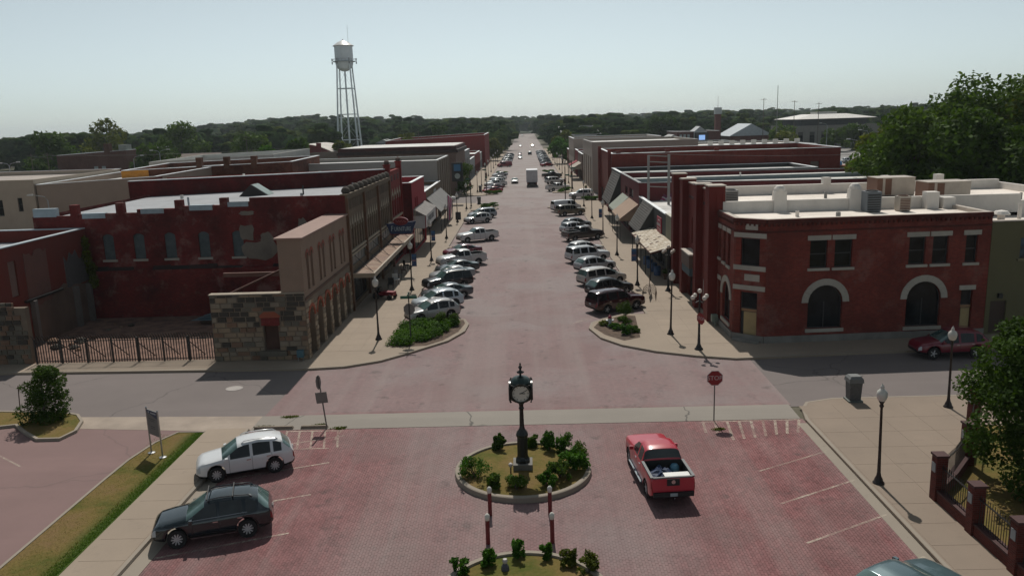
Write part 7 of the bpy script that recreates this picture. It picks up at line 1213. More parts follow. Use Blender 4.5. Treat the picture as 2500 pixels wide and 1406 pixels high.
MB().hexa([(-.05, -.01, .5), (.45, -.01, .7), (.45, .01, .7), (-.05, .01, .5), (.02, -.01, 4.2), (.75, -.01, 3.6), (.75, .01, 3.6), (.02, .01, 4.2)]).obj('cloth', flagmat(), FL, world=False)
AB = thing('pavement_board', 'dark a-frame board near the pink flag', 'sign board', (-10.6, 122, .13)); MB().hexa([(-.4, -.3, 0), (.4, -.3, 0), (.4, -.25, 0), (-.4, -.25, 0), (-.4, -.03, 1.1), (.4, -.03, 1.1), (.4, 0, 1.1), (-.4, 0, 1.1)]).obj('front_leaf', BLACK, AB, world=False); MB().hexa([(-.4, .25, 0), (.4, .25, 0), (.4, .3, 0), (-.4, .3, 0), (-.4, 0.005, 1.1), (.4, 0.005, 1.1), (.4, .03, 1.1), (-.4, .03, 1.1)]).obj('rear_leaf', BLACK, AB, world=False)
# traffic signals at the far crossing
def signal(x, y, side, label):
    t = thing('traffic_signal', label, 'traffic signal', (x, y, .13)); MB().lathe([(.16, 0), (.16, .1), (.09, .2), (.07, 6.2)], 10).obj('pole', POLE, t, world=False); MB().box(-.18, .18, -.18, .18, 3.0, 4.1).obj('signal_head', BLACK, t, world=False)
    for k, c_ in enumerate(((0.25, 0.02, 0.02), (0.22, 0.14, 0.02), (0.02, 0.20, 0.10))): MB().lathe([(.11, 0), (.11, .02), (0, .02)], 10).xf(Matrix.Translation((0, -.185, 3.9 - k * .33)) @ Matrix.Rotation(RAD(90), 4, 'X')).obj('lens', plain('lens_%d' % k, c_, 0.3), t, world=False)
    MB().box(-.4 * side - .35, -.4 * side + .35, -.03, .03, 4.6, 4.85).obj('street_name_blade', plain('green_blade', (0.012, 0.10, 0.06), 0.5), t, world=False)
signal(-9.9, 140.8, 1, 'black signal pole on the left before the far crossing'); signal(-8.4, 166.5, 1, 'black signal pole on the left after the far crossing'); signal(8.9, 164.5, -1, 'black signal pole on the right after the far crossing'); signal(6.6, 143.5, -1, 'black signal pole on the right before the far crossing')
# ------------------------------------------------------------------ brick and iron fence of the right lawn
BFN = thing('brick_iron_fence', 'low brick wall with iron railings and brick piers round the right lawn', 'fence', (14.95, 28.3, .13)); PB = brick('pier_brick', (0.135, 0.026, 0.02), (0.075, 0.016, 0.014), (0.11, 0.06, 0.05), 0.3)
PP = [(14.95, 28.3), (14.95, 25.8), (14.95, 23.3), (14.95, 20.8)]; QQ = [(14.95, 28.3), (16.2, 29.6), (17.6, 31.3), (18.8, 33.3), (20.1, 35.5)]
for x, y in PP + [QQ[-1], QQ[2]]:
    MB().box(x - .20, x + .20, y - .20, y + .20, .13, 1.85).obj('pier', PB, BFN); MB().box(x - .24, x + .24, y - .24, y + .24, 1.855, 1.94).obj('pier_cap', plain('pier_cap_dark', (0.05, 0.016, 0.015), 0.8), BFN); MB().box(x - .222, x - .203, y - .12, y + .13, 1.25, 1.6).obj('plaque', plain('grey_plaque', (0.22, 0.24, 0.25), 0.5), BFN)
def run(a, b, e0=.21, e1=.21):
    wf = WF(a, b); q = MB(); wf.box(q, e0, wf.L - e1, -.12, .12, .13, .52); q.obj('base_wall', PB, BFN); q = MB(); wf.box(q, e0, wf.L - e1, -.15, .15, .525, .59); q.obj('base_cap', plain('pier_cap_dark', (0.05, 0.016, 0.015), 0.8), BFN)
    q = MB(); wf.box(q, e0, wf.L - e1, -.02, .02, 1.45, 1.49); q.obj('rail', BLACK, BFN); n_ = int((wf.L - e0 - e1) / .14); m_ = MB().box(-.009, .009, -.009, .009, 0, 1.05).mesh('picket', BLACK)
    for k in range(n_): link('picket', m_, BFN, Vector(wf(e0 + .07 + k * .14, 0, .59)) - BFN.location)
for a, b in zip(PP, PP[1:]): run(a, b)
for k, (a, b) in enumerate(zip(QQ, QQ[1:])): run(a, b, .25 if k in (0, 2) else .0, .25 if k in (1, 3) else .0)

# ------------------------------------------------------------------ trees and planting
def leaves(blobs, n, size, seed, mat, shell_=.55, up=.35, name='crown'):
    """leaf-sized quads through a set of ellipsoid clumps (x,y,z,rx,ry,rz)"""
    g = np.random.default_rng(seed); B = np.array(blobs, float); vol = (B[:, 3] * B[:, 4] * B[:, 5]) ** .75; idx = g.choice(len(B), n, p=vol / vol.sum())
    d = g.normal(size=(n, 3)); d /= np.linalg.norm(d, axis=1)[:, None]; r = (shell_ + (1 - shell_) * g.random(n) ** .7) * (1 + g.normal(size=n) * .07); c = B[idx, :3] + d * r[:, None] * B[idx, 3:]
    nv = d * .7 + g.normal(size=(n, 3)) * .8; nv[:, 2] += up; nv /= np.linalg.norm(nv, axis=1)[:, None]; a = np.cross(nv, g.normal(size=(n, 3))); a /= np.linalg.norm(a, axis=1)[:, None] + 1e-9; b = np.cross(nv, a)
    s = size * (.55 + .9 * g.random(n))[:, None]; v = np.empty((n, 4, 3)); v[:, 0] = c - a * s; v[:, 1] = c - b * s * .55; v[:, 2] = c + a * s; v[:, 3] = c + b * s * .55
    me = bpy.data.meshes.new(name); me.vertices.add(n * 4); me.vertices.foreach_set('co', v.reshape(-1)); me.loops.add(n * 4); me.loops.foreach_set('vertex_index', np.arange(n * 4, dtype=np.int32)); me.polygons.add(n); me.polygons.foreach_set('loop_start', np.arange(0, n * 4, 4, dtype=np.int32)); me.polygons.foreach_set('loop_total', np.full(n, 4, dtype=np.int32)); me.materials.append(mat)
    at = me.attributes.new('rnd', 'FLOAT', 'FACE'); clump = g.random(len(B)); at.data.foreach_set('value', np.clip(.6 * g.random(n) + .4 * clump[idx], 0, 1).astype(np.float32)); me.update(); me.validate(); return me
LEAF_A = leafmat('leaf_dark', (0.018, 0.040, 0.006), (0.046, 0.088, 0.011)); LEAF_B = leafmat('leaf_mid', (0.026, 0.058, 0.008), (0.068, 0.120, 0.015)); LEAF_C = leafmat('leaf_yellow', (0.040, 0.055, 0.012), (0.095, 0.115, 0.014)); LEAF_F = leafmat('leaf_far', (0.018, 0.034, 0.012), (0.034, 0.055, 0.020), .06); LEAF_G = leafmat('leaf_fresh', (0.020, 0.065, 0.006), (0.050, 0.130, 0.010)); BARK = plain('bark', (0.06, 0.045, 0.035), 0.95, 0, 0.35, 4.0)
def clumps(seed, H, rad, n, base=.3, flat=.8):
    g = random.Random(seed); out = []
    for k in range(n):
        t = g.random(); z = H * (base + (1 - base) * t); rr = rad * math.sqrt(max(.05, 1 - ((t - .42) / .62) ** 2)) * g.uniform(.45, .95); a = g.uniform(0, 2 * math.pi); s = rad * g.uniform(.24, .44)
        out.append((rr * math.cos(a), rr * math.sin(a), z - s * .3, s, s, s * flat))
    out.append((0, 0, H * .62, rad * .5, rad * .5, H * .25)); return out
def trunk(H, r, blobs, seed):
    g = random.Random(seed); b = MB().tube([(0, 0, 0), (.02 * H, 0, H * .25), (-.01 * H, .02 * H, H * .5), (0, 0, H * .75)], [r, r * .75, r * .5, r * .2], 8)
    for q in g.sample(blobs, min(7, len(blobs))): z0 = H * g.uniform(.22, .45); b.tube([(0, 0, z0), (q[0] * .5, q[1] * .5, (z0 + q[2]) / 2 + .2), q[:3]], [r * .45, r * .28, r * .1], 6)
    return b.mesh('trunk', BARK, True)
TREES = {}
def tree(name, label, x, y, H, rad, kind, seed, n=2600, leaf=.32, cat='tree', group=None, z=0.0, base=.28, nb=26, key=None):
    t = thing(name, label, cat, (x, y, z), random.Random(seed).uniform(0, 6.28), group); k = key or (seed, kind)
    if k not in TREES: bl_ = clumps(seed, H, rad, nb, base); TREES[k] = (leaves(bl_, n, leaf, seed, kind), trunk(H, H * .028, bl_, seed), H, rad)
    c_, tr, H0, r0 = TREES[k]; link('crown', c_, t); link('trunk', tr, t); t.scale = (rad / r0, rad / r0, H / H0); return t
# the big right trees
for i, (x, y, H, rad, kd, lb) in enumerate(((45.6, 96, 14.0, 6.4, LEAF_B, 'big leafy tree nearest the white theatre roof'), (54, 97, 18.6, 7.6, LEAF_B, 'tallest dark green tree in the right clump'), (47.5, 87, 13.6, 6.0, LEAF_A, 'dense dark tree in front of the right clump'), (61, 93, 19.4, 7.8, LEAF_C, 'tall yellow green tree at the right edge of the clump'), (47.5, 108, 12.5, 4.6, LEAF_C, 'lower yellow green tree at the left side of the right clump'), (56.5, 82, 15.0, 6.5, LEAF_A, 'dark tree low in the right clump'), (50.5, 73, 10.5, 4.6, LEAF_C, 'yellowish tree at the right edge above the olive roof'))): tree('leafy_tree', lb, x, y, H, rad, kd, 100 + i, 18000, .30, group='big trees on the right', nb=50, base=.10)
tree('ornamental_tree', 'glossy dark green tree leaning over the fence at the right edge', 18.9, 29.2, 6.5, 2.35, LEAF_A, 120, 34000, .085, z=.15, nb=60, base=.12)
tree('ornamental_tree', 'second dark green tree behind the fence at the lower right', 18.8, 25.6, 5.0, 1.9, LEAF_A, 121, 8000, .085, z=.15, nb=40, base=.15)
tree('crape_myrtle', 'bushy dark shrub tree on the left lot island', -25.0, 39.0, 2.75, 1.1, LEAF_A, 122, 9000, .06, cat='shrub', z=.12, nb=50, base=.02)
tree('street_tree', 'rounded street tree by the far left shops', -13.0, 166, 6.2, 2.4, LEAF_B, 123, 2600, .2); tree('street_tree', 'street tree at the end of the left shops', -13.5, 306, 8, 4.5, LEAF_C, 124, 2600, .4); tree('street_tree', 'bright green tree at the end of the right shops', 11.8, 272, 8.5, 4.2, LEAF_G, 125, 3000, .36); tree('street_tree', 'dark bush beneath the hanging sign on the far left', -13.2, 152.4 + 11, 2.6, 1.3, LEAF_A, 126, 900, .14); tree('street_tree', 'orange flowering bush by the far left corner', -14.4, 146.2, 2.2, .8, LEAF_C, 127, 700, .1)
def shrub(x, y, r, h, mat, label, n=900, leaf=.055, z=.17, seed=0, name='shrub', group=None):
    t = thing(name, label, 'shrub', (x, y, z), 0, group); g = random.Random(seed); bl_ = [(g.uniform(-.7, .7) * r, g.uniform(-.7, .7) * r, h * g.uniform(.2, .95), r * g.uniform(.18, .55), r * g.uniform(.18, .55), h * g.uniform(.12, .34)) for _ in range(13)]
    link('foliage', leaves(bl_, n, leaf, seed + 7, mat, .35, .5, 'foliage'), t); b = MB()
    for q in bl_[:5]: b.tube([(0, 0, 0), (q[0] * .4, q[1] * .4, q[2] * .6), q[:3]], [.022, .016, .008], 4)
    link('stem', b.mesh('stem', BARK), t); return t
cl = 'shrubs in the clock island'
for i, (x, y, r, h, m_, lb) in enumerate(((-2.45, 31.0, .72, 1.05, LEAF_G, 'large green shrub at the left rim of the clock island'), (-1.55, 33.85, .34, .75, LEAF_A, 'small dull conical shrub at the back left of the clock island'), (.65, 33.75, .38, .9, LEAF_G, 'upright shrub at the back right, left of a pair'), (1.25, 33.4, .38, .85, LEAF_G, 'upright shrub at the back right, right of a pair'), (1.75, 32.6, .5, .8, LEAF_B, 'shrub at the right rim of the clock island'), (1.65, 31.55, .62, .95, LEAF_G, 'broad shrub low on the right of the clock island'), (1.0, 30.75, .5, .85, LEAF_B, 'shrub right of the clock island front'), (.45, 30.05, .38, .7, LEAF_G, 'small shrub at the front right rim'), (-.75, 29.75, .55, .75, LEAF_B, 'wide low shrub at the front rim below the clock'), (-1.6, 30.05, .36, .65, LEAF_B, 'small shrub at the front left rim'), (-.15, 34.1, .3, .55, LEAF_B, 'small shrub behind the clock column'))): shrub(x, y, r, h * .84, m_, lb, 1100 + 150 * (i % 4), (.05, .075, .06, .045)[i % 4], .15, 200 + i, group=cl)
for i, (x, y, r, h, lb) in enumerate(((-1.6, 24.3, .30, .65, 'leafy plant second from the left in the near island'), (-.62, 24.75, .26, .6, 'drooping plant third from the left in the near island'), (.3, 24.6, .2, .5, 'small plant right of centre in the near island'), (1.05, 24.15, .3, .55, 'pale leafy plant on the right of the near island'), (1.62, 23.7, .38, .65, 'wide leafy plant at the right end of the near island'), (-2.5, 23.75, .3, .5, 'plant at the left end of the near island'))): shrub(x, y, r, h, LEAF_C if i in (3, 4) else LEAF_G, lb, 700, .06, .15, 220 + i, group='plants in the near island')
JUN = leafmat('juniper', (0.022, 0.060, 0.006), (0.058, 0.130, 0.010))
t = thing('juniper_mat', 'spreading bright green juniper covering the left corner bed', 'juniper', (-7.8, 53.6, .14)); g = random.Random(5)
bl_ = []
for k in range(46):
    x, y = g.uniform(-9.0, -5.6), g.uniform(51.5, 56.8)
    if x > -5.9 + (y - 54) * .1 or (y < 52.4 and x > -7.0): continue
    bl_.append((x + 7.8, y - 53.6, g.uniform(.15, .32), g.uniform(.5, .8), g.uniform(.5, .8), g.uniform(.22, .4)))
link('foliage', leaves(bl_, 14000, .07, 9, JUN, .5, .8, 'foliage'), t)
for x, y, r, h, lb in ((-6.55, 56.4, .62, .85, 'round dark shrub in the left corner bed, left of two'), (-5.5, 56.9, .58, .85, 'round dark shrub in the left corner bed, right of two'), (-7.3, 57.0, .4, .5, 'low shrub beside the silver suv in the left corner bed')): shrub(x, y, r, h, LEAF_B, lb, 1500, .05, .14, abs(int(x * 10)))
for x, y, r, h, m_, lb in ((6.75, 57.3, .75, 1.1, LEAF_A, 'large clipped dark shrub in the right corner bed'), (6.55, 55.4, .6, .6, LEAF_B, 'spreading shrub beside the large one in the right corner bed'), (6.4, 53.0, .45, .65, LEAF_G, 'bright grassy tuft at the front of the right corner bed'), (6.95, 53.6, .4, .5, LEAF_B, 'small shrub behind the grassy tuft'), (5.2, 55.6, .5, .28, LEAF_C, 'low yellow green ground cover near the hydrant'), (5.8, 54.4, .55, .28, LEAF_G, 'low green ground cover in the middle of the right bed')): shrub(x, y, r, h, m_, lb, 1400, .055, .14, int(y * 10))
for x, y, lb in ((-6.6, 138.5, 'low hedge on the left kerb island before the far crossing'), (-6.8, 164.5, 'clipped green hedge on the left island after the far crossing'), (6.0, 138.5, 'low shrub behind the white van on the right island'), (7.2, 164.5, 'rounded shrubs on the right island after the far crossing'), (11.5, 146.0, 'clipped hedge at the far right corner'), (-7.2, 226, 'low hedge on the second left kerb island'), (5.8, 226, 'low hedge on the second right kerb island')): s_ = shrub(x, y, 1.0, .75, JUN, lb, 1500, .09, .14, abs(int(y + x))); s_.scale = (1.7, .9, 1)
t = thing('climbing_ivy', 'yellow green ivy climbing the corner between the plaster wall and furniture store', 'ivy', (-34.2, 61.3, 3.0)); link('foliage', leaves([(0, 0, 3.2, .3, .35, .6), (.1, -.2, 2.2, .35, .4, .7), (.2, .1, 1.2, .4, .4, .7), (.3, 0, .2, .35, .4, .6)], 1100, .1, 31, LEAF_C, .3, .2, 'foliage'), t)
for i, (x, y) in enumerate(((-23.9, 39.9), (-14.3, 38.2))): pass
for i, (x, y, lb) in enumerate(((12.1, 71.5, 'rust urn planter by the theatre wall'), (11.9, 162.8 + 4, 'planter by the tall tan building'))): pot(x, y, lb, 1.0)
# edge grass along the lawn strip (stuff)
g_ = np.random.default_rng(4); nn = 16000; gx = np.where(g_.random(nn) < .45, -15.95 - np.abs(g_.normal(size=nn)) * .28, g_.uniform(-18.1, -15.95, nn)); gy = g_.uniform(21, 36.7, nn); keep = gx > -18.15; gx, gy = gx[keep], gy[keep]; nn = len(gx)
hh = np.where(gx > -16.5, .05, .022) * (.6 + .8 * g_.random(nn)); aa = g_.uniform(0, 6.28, nn); w_ = .012; v = np.empty((nn, 3, 3)); v[:, 0] = np.stack([gx - w_ * np.cos(aa), gy - w_ * np.sin(aa), np.full(nn, .115)], 1); v[:, 1] = np.stack([gx + w_ * np.cos(aa), gy + w_ * np.sin(aa), np.full(nn, .115)], 1); v[:, 2] = np.stack([gx + g_.normal(size=nn) * .03, gy + g_.normal(size=nn) * .03, .115 + hh], 1)
me = bpy.data.meshes.new('lawn_grass'); me.from_pydata(v.reshape(-1, 3).tolist(), [], np.arange(nn * 3).reshape(-1, 3).tolist()); at = me.attributes.new('rnd', 'FLOAT', 'FACE'); at.data.foreach_set('value', np.clip(np.where(gx > -16.4, .75, .2) + g_.normal(size=nn) * .15, 0, 1).astype(np.float32))
def grassmat():
    m = N('grass_blades'); a = m.n('ShaderNodeAttribute'); a.attribute_name = 'rnd'; m.base(m.ramp(a.outputs['Fac'], [(0, (0.20, 0.145, 0.05)), (.45, (0.12, 0.13, 0.03)), (1, (0.055, 0.16, 0.012))])); m.set(Roughness=.7); return m.mat
me.materials.append(grassmat()); me.materials[0] = leafmat('grass_leaf', (0.15, 0.115, 0.035), (0.06, 0.115, 0.016), .5); tag(link('lawn_grass', me), 'short green and straw grass on the lawn strip', 'grass', kind='stuff')

# ------------------------------------------------------------------ background trees: individuals, then the wood as one mass
FT = [('round_tree', 'very round dark tree right of the brick warehouse', -100, 222, 11.5, 7.5, LEAF_A), ('background_tree', 'yellow green tree at the left edge of the far wood', -158, 215, 11, 6.5, LEAF_C), ('background_tree', 'broad dark tree behind the left lamp masts', -140, 240, 14.5, 8, LEAF_A), ('background_tree', 'tall bright tree left of the brick warehouse', -147, 285, 18, 8, LEAF_C), ('background_tree', 'dark tree against the warehouse left corner', -137, 228, 8, 5, LEAF_A),
 ('background_tree', 'mid green tree behind the warehouse roof', -122, 290, 16.5, 8, LEAF_B), ('background_tree', 'spreading tree between the round tree and the pale building', -88, 262, 12.5, 8, LEAF_B), ('background_tree', 'bright pointed tree left of the water tower', -66, 208, 9.5, 4.5, LEAF_G), ('background_tree', 'dark pointed tree next to the bright one left of the water tower', -62, 222, 11.5, 4.5, LEAF_A), ('background_tree', 'yellow topped tree right of the water tower', -44, 300, 11, 5.5, LEAF_C), ('background_tree', 'dark tree behind the long red hall', -35, 330, 13.5, 6, LEAF_A), ('background_tree', 'small tree before the barrel roof hall', -60, 268, 9, 4.2, LEAF_C),
 ('background_tree', 'tree beside the courthouse left front', 96, 312, 9.5, 5.5, LEAF_B), ('background_tree', 'dark tree before the courthouse wall', 122, 308, 9, 6, LEAF_A), ('background_tree', 'yellow green tree right of the school buses', 92, 290, 8.5, 6, LEAF_C), ('background_tree', 'low tree right of the courthouse front', 112, 300, 8, 4.5, LEAF_B), ('background_tree', 'tall tree left of the church tower', 62, 380, 16, 7, LEAF_A), ('background_tree', 'tree left of the church hall', 50, 298, 6.5, 4, LEAF_A), ('background_tree', 'tree behind the grey metal hall', 30, 390, 14, 7, LEAF_B), ('background_tree', 'bare brown tree by the grey metal hall', 14, 320, 10, 5, LEAF_C)]
for i, (nm, lb, x, y, H, rad, kd) in enumerate(FT): tree(nm, lb, x, y, H, rad, kd, 300 + i, 2600, .62, nb=24, base=.1)
def wood(name, label, spots, seed):
    """billowing crowns: smooth lumps with leaf flecks, all in one mesh"""
    import bmesh
    g = np.random.default_rng(seed); bm = bmesh.new(); bmesh.ops.create_icosphere(bm, subdivisions=2, radius=1.0); ico = np.array([v.co[:] for v in bm.verts]); tri = np.array([[v.index for v in f.verts] for f in bm.faces]); bm.free(); tri = tri[ico[tri][:, :, 2].mean(1) > -.35]
    TV = []
    for k in range(7):
        bl_ = [(0, 0, .45, .36, .36, .42)] + [q for q in clumps(900 + k, 1.0, .46, 13, .22, .55)]; P, T, C = [], [], []; o = 0
        for q in bl_:
            v = ico * (1 + g.normal(size=(len(ico), 1)) * .14) * np.array(q[3:]) + np.array(q[:3]); P.append(v); T.append(tri + o); C.append(np.full(len(tri), g.random())); o += len(v)
        TV.append((np.concatenate(P), np.concatenate(T), np.concatenate(C)))
    vs, ts, rs = [], [], []; off = 0
    for (x, y, z, H, W, k, tone) in spots:
        v, t, r = TV[k]; an = g.uniform(0, 6.28); ca, sa = math.cos(an), math.sin(an); q = np.stack([(v[:, 0] * ca - v[:, 1] * sa) * W + x, (v[:, 0] * sa + v[:, 1] * ca) * W + y, v[:, 2] * H + z], 1); vs.append(q); ts.append(t + off); off += len(q); rs.append(np.clip(r * .45 + tone * .55, 0, 1))
    V = np.concatenate(vs); T = np.concatenate(ts); n = len(T); me = bpy.data.meshes.new(name); me.vertices.add(len(V)); me.vertices.foreach_set('co', V.reshape(-1).astype(np.float32)); me.loops.add(n * 3); me.loops.foreach_set('vertex_index', T.reshape(-1).astype(np.int32)); me.polygons.add(n); me.polygons.foreach_set('loop_start', np.arange(0, n * 3, 3, dtype=np.int32)); me.polygons.foreach_set('loop_total', np.full(n, 3, dtype=np.int32)); me.polygons.foreach_set('use_smooth', [True] * n); me.materials.append(LEAF_W)
    at = me.attributes.new('rnd', 'FLOAT', 'FACE'); at.data.foreach_set('value', np.concatenate(rs).astype(np.float32)); me.update(); return tag(link(name, me), label, 'wood', kind='stuff')
def woodmat():
    m = N('wood_canopy'); a = m.n('ShaderNodeAttribute'); a.attribute_name = 'rnd'; c = m.ramp(a.outputs['Fac'], [(0, (0.020, 0.044, 0.018)), (.45, (0.042, 0.078, 0.026)), (.8, (0.075, 0.112, 0.030)), (1, (0.13, 0.15, 0.035))]); f = m.noise(0.9, detail=6.0, rough=0.75); c = m.mix(m.rng(f, .38, .62, 0, 1), m.mix(1.0, c, (0.45, 0.48, 0.5), 'MULTIPLY'), c)
    m.base(c); m.set(Roughness=1.0); m.b.inputs['Specular IOR Level'].default_value = 0.0; m.bump(f, 1.0, 1.6); return m.mat
LEAF_W = woodmat()
def hill(x, y):
    a = x / max(y, 1); k = min(1, max(0, (y - 420) / 500)); left = max(0.0, -.30 - a)
    return k * (9 * math.exp(-((a + .26) / .13) ** 2) + 3.0) - k * left * 34 + max(0, y - 1000) * .002
g = random.Random(77); spots = []
def ok(x, y):
    if -12 < x < 11 and y < 930: return False
    if y < 330 and -150 < x < 150 and not (x < -20 and y > 262 and x < -75): return False
    if y < 372 and 50 < x < 145: return False
    return True
def scatter(n, y0, y1, hm, wm):
    c_ = 0
    while c_ < n:
        y = y0 + (y1 - y0) * g.random() ** 1.0; x = g.uniform(-.74, .74) * y
        if not ok(x, y): continue
        H = hm * g.uniform(.62, 1.18); spots.append((x, y, hill(x, y) - 1.0, H, wm * g.uniform(.8, 1.3), g.randrange(7), g.random())); c_ += 1
scatter(420, 300, 480, 14.0, 13); scatter(640, 480, 850, 15.5, 17); scatter(560, 850, 1600, 16.0, 27); scatter(330, 1600, 2600, 16.0, 55)
for k in range(50): y = 330 + k * 12; [spots.append((s * g.uniform(13, 19), y, 0, 11 * g.uniform(.8, 1.2), 9, g.randrange(7), g.random())) for s in (-1, 1)]
for k in range(26): spots.append((g.uniform(-20, 20), 935 + g.uniform(0, 50), 0, 16, 18, g.randrange(7), g.random()))
wood('far_wood', 'continuous dark green wood along the whole horizon', spots, 6)
hm_ = MB(); nx, ny = 50, 16; 
for j in range(ny + 1):
    for i in range(nx + 1): y = 450 + 3300 * (j / ny) ** 1.5; x = (-.9 + 1.8 * i / nx) * max(y, 900); hm_.v.append((x, y, hill(x, y) - 3.0))
for j in range(ny):
    for i in range(nx): hm_.f.append((j * (nx + 1) + i, j * (nx + 1) + i + 1, (j + 1) * (nx + 1) + i + 1, (j + 1) * (nx + 1) + i)); hm_.m.append(0)
tag(hm_.obj('hills', plain('hill_green', (0.035, 0.05, 0.02), 1.0, 0, 0.3, 0.02), smooth=True), kind='structure')

# ------------------------------------------------------------------ water tower, masts, poles and wires
WT = thing('water_tower', 'tall white water tower with conical roof on slim splayed legs', 'water tower', (-71.0, 330, 0)); WTM = plain('tower_white', (0.70, 0.74, 0.76), 0.5, 0, 0.1, 0.3); tz = 35.5
def _sm(o): autosmooth(o.data, 30)
MB().lathe([(.25, 35.5), (1.3, 35.7), (2.6, 36.6), (3.3, 37.8), (3.55, 39.2), (3.55, 45.1)], 32).obj('tank', WTM, WT, False, False); MB().lathe([(3.55, 45.1), (4.1, 45.15), (4.1, 45.3), (2.2, 46.6), (.6, 47.3), (.2, 47.4), (.2, 47.8), (0, 47.9)], 32).obj('roof', plain('tower_roof', (0.58, 0.57, 0.55), 0.4, 0, 0.1, 0.3), WT, False, False)
for q in WT.children: autosmooth(q.data, 24)
MB().lathe([(3.5, 39.2), (4.4, 39.2), (4.4, 39.32), (3.5, 39.32)], 32).obj('walkway', plain('tower_grey', (0.20, 0.22, 0.23), 0.6), WT, world=False)
for k in range(20): a = k * math.pi / 10; MB().tube([(4.35 * math.cos(a), 4.35 * math.sin(a), 39.3), (4.35 * math.cos(a), 4.35 * math.sin(a), 40.3)], .04, 4).obj('rail_post', plain('tower_grey', (0.20, 0.22, 0.23), 0.6), WT, world=False)
MB().tube([(4.35 * math.cos(k * math.pi / 16), 4.35 * math.sin(k * math.pi / 16), 40.3) for k in range(33)], .04, 4).obj('handrail', plain('tower_grey', (0.20, 0.22, 0.23), 0.6), WT, world=False)
MB().tube([(0, 0, 0), (0, 0, 35.5)], .34, 10).obj('riser', WTM, WT, world=False)
ang = [RAD(46 + 90 * k) for k in range(4)]; leg = lambda a, z: ((3.45 + (39 - z) * .066) * math.cos(a), (3.45 + (39 - z) * .066) * math.sin(a), z)
for a in ang: MB().tube([leg(a, 0), leg(a, 39.2)], [.36, .26], 8).obj('leg', WTM, WT, world=False)
for z in (9.0, 19.0, 29.0):
    for k in range(4): MB().tube([leg(ang[k], z), leg(ang[(k + 1) % 4], z)], .17, 6).obj('strut', WTM, WT, world=False)
for z0, z1 in ((0.5, 9.0), (9.0, 19.0), (19.0, 29.0), (29.0, 38.5)):
    for k in range(4): MB().tube([leg(ang[k], z0), leg(ang[(k + 1) % 4], z1)], .035, 4).obj('tie_rod', WTM, WT, world=False); MB().tube([leg(ang[(k + 1) % 4], z0), leg(ang[k], z1)], .035, 4).obj('tie_rod', WTM, WT, world=False)
for k in range(6):
    a = k * math.pi / 3 + .1
    for dz in (0, 1.2): MB().box(-.2, .2, -.12, .12, 38.3 + dz, 39.3 + dz).xf(Matrix.Translation((4.7 * math.cos(a), 4.7 * math.sin(a), 0))).obj('antenna', plain('antenna_grey', (0.22, 0.23, 0.23), 0.5), WT, world=False)
MB().tube([(2.2, -.6, 45.2), (2.2, -.6, 53.0)], .05, 5).obj('whip_antenna', UG, WT, world=False)
def mast(name, label, x, y, h, r=.12, arms=0, mat=UG, cat='mast'):
    t = thing(name, label, cat, (x, y, 0)); MB().tube([(0, 0, 0), (0, 0, h)], [r, r * .6], 6).obj('pole', mat, t, world=False)
    for k in range(arms): MB().box(-1.1, 1.1, -.06, .06, h - .5 - k * .9, h - .38 - k * .9).obj('crossarm', mat, t, world=False)
    return t
mast('radio_mast', 'very tall slim radio mast above the right trees', 90.4, 300, 24, .16)
WOODP = plain('pole_wood', (0.10, 0.08, 0.065), 0.9)
for i, (x, y, h, lb) in enumerate(((85.5, 300, 19.7, 'dark pole left of the tall radio mast'), (96.5, 300, 18.6, 'dark pole right of the tall radio mast'), (105.2, 300, 17.6, 'utility pole above the courthouse'), (-112, 190, 10.5, 'utility pole with transformer left of the warehouse'), (-125, 205, 10, 'utility pole at the far left trees'), (-56, 270, 11, 'utility pole right of the water tower'), (-38, 290, 12, 'utility pole before the far left wood'), (-82, 240, 12.5, 'utility pole left of the barrel roof hall'), (-66, 225, 9.5, 'short utility pole beside the bright pointed tree'))): mast('utility_pole', lb, x, y, h, .14, 2 if i > 2 else 1, WOODP, 'utility pole')
def cobra(x, y, lb, rz=0, h=8.0, dbl=False):
    t = thing('tall_street_light', lb, 'street light', (x, y, 0), RAD(rz)); GM_ = plain('pale_steel', (0.30, 0.33, 0.34), 0.5); MB().tube([(0, 0, 0), (0, 0, h - .6), (.3, 0, h - .1), (1.6, 0, h + .2)], [.1, .07, .05, .04], 6).obj('pole', GM_, t, world=False); MB().hexa([(1.5, -.14, h + .1), (2.2, -.1, h + .12), (2.2, .1, h + .12), (1.5, .14, h + .1), (1.5, -.1, h + .3), (2.1, -.06, h + .28), (2.1, .06, h + .28), (1.5, .1, h + .3)]).obj('lamp_head', plain('lamp_head_pale', (0.5, 0.5, 0.48), 0.4), t, world=False)
    if dbl: MB().tube([(0, 0, h - .6), (-.3, 0, h - .1), (-1.3, 0, h + .1)], .04, 6).obj('arm', GM_, t, world=False); MB().box(-2.0, -1.3, -.1, .1, h + .0, h + .2).obj('lamp_head', plain('lamp_head_pale', (0.5, 0.5, 0.48), 0.4), t, world=False)
cobra(-81, 180, 'double headed street light before the round tree', 20, 10.4, True); cobra(-86, 178, 'single street light left of the double one', 10, 9.3); cobra(-99, 155, 'street light with double arms by the beige warehouse', 0, 9.4, True); cobra(-106, 145, 'street light over the rust roofs', 170, 8.6); cobra(-58.5, 98, 'small street light against the beige block', 200, 7.2); cobra(72, 175, 'street light beside the big right trees', 180, 10.2); cobra(85, 235, 'street light left of the courthouse', 150, 11.0); cobra(60, 150, 'street light behind the long red wall', 180, 9.2)
def wire(a, b, sag, lb, r=.02):
    pts = [Vector(a).lerp(Vector(b), k / 14) - Vector((0, 0, sag * 4 * (k / 14) * (1 - k / 14))) for k in range(15)]; tag(MB().tube(pts, r, 4).obj('overhead_wire', plain('wire_grey', (0.10, 0.10, 0.10), 0.6)), lb, 'wire')
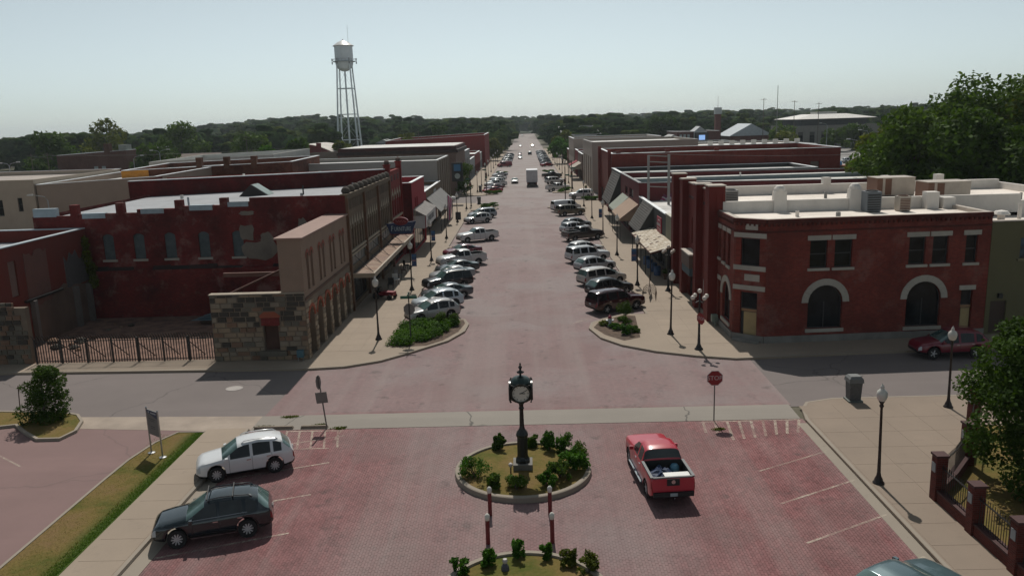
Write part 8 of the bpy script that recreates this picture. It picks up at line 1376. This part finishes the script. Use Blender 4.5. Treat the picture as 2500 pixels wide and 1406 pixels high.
wire((-14.0, 127.5, 8.6), (12.9, 100, 8.0), .3, 'wire crossing the street to the maroon shop') if False else None
wire((13.2, 126, 9.3), (70, 112, 9.0), .9, 'overhead wire along the big red wall', .025); wire((-112, 190, 9.8), (-66, 225, 9.0), .6, 'overhead wire across the left roofs', .03); wire((-125, 205, 9.5), (-112, 190, 9.8), .4, 'overhead wire at the far left', .03); wire((85.5, 300, 15), (105.2, 300, 14), .4, 'overhead wire between the right poles', .04); wire((62, 118, 5.5), (47.8, 127, 5.8), .5, 'service wire to the end of the long red wall', .025)
IC = thing('ice_cream_stand', 'blue and orange stand in the far right parking lot', 'stand', (67, 178, 0)); MB().box(-1.2, 1.2, -1, 1, 0, 2.0).obj('booth', plain('stand_white', (0.5, 0.5, 0.5), 0.6), IC, world=False); MB().box(-1.5, 1.5, -1.3, 1.3, 2.0, 3.0).obj('orange_band', plain('stand_orange', (0.4, 0.14, 0.06), 0.6), IC, world=False); MB().lathe([(1.0, 3.0), (.9, 3.6), (.3, 4.1), (0, 4.2)], 8).obj('blue_top', plain('stand_blue', (0.05, 0.2, 0.4), 0.6), IC, world=False)
for i, (x, y, z, h) in enumerate(((-30, 70, 8.1, .5), (-19, 68, 8.4, .6), (-33, 77, 8.0, .45), (-17, 79, 8.5, .5), (-30, 86, 9.2, .6), (-22, 86.5, 9.3, .5), (20.5, 60, 7.56, .4), (24, 66, 7.56, .5), (27.5, 59, 7.56, .35), (36, 60, 7.56, .6), (17.5, 53, 7.76, .35), (20, 52.6, 7.76, .25), (22, 78, 4.7, .5), (17, 84, 4.8, .6), (26, 88, 4.7, .5), (20, 100, 6.3, .5), (28, 108, 6.3, .6))): pipe_vent(x, y, z, 'short roof pipe, %s along the %s roofs' % ((ORD + ['seventeenth'])[i], 'left' if x < 0 else 'right'), UG if i % 2 else WPAR, h, .09 + .03 * (i % 3))
# ------------------------------------------------------------------ haze
def haze():
    m = bpy.data.materials.new('haze_air'); m.use_nodes = True; t = m.node_tree; t.nodes.clear(); o = t.nodes.new('ShaderNodeOutputMaterial'); v = t.nodes.new('ShaderNodeVolumePrincipled'); v.inputs['Color'].default_value = (0.82, 0.90, 0.96, 1); v.inputs['Density'].default_value = 0.00012; v.inputs['Anisotropy'].default_value = 0.3; t.links.new(v.outputs[0], o.inputs['Volume'])
    b = MB().box(-4200, 4200, -200, 6200, -8.0, 70.0).obj('haze', m); tag(b, 'pale even summer haze over the whole town', 'haze', kind='stuff')
haze()

# dry weeds in the joints of the concrete band
for i, (x, y, r, lb) in enumerate(((-13.3, 37.5, .5, 'dry weeds at the left end of the concrete band'), (-12.4, 38.85, .45, 'straw coloured weeds on the upper edge of the concrete band'), (-9.5, 37.15, .4, 'weed patch beside the leaning sign post'), (8.6, 35.9, .35, 'small weed patch at the stop sign marking'), (-10.6, 37.6, .35, 'dry weeds between the two wheel stops'))): t = thing('weed_patch', lb, 'weeds', (x, y, .02)); link('foliage', leaves([(0, 0, .03, r, r * .45, .05), (r * .6, .1, .02, r * .5, r * .3, .04)], 260, .04, 50 + i, LEAF_C, .1, .8, 'foliage'), t)
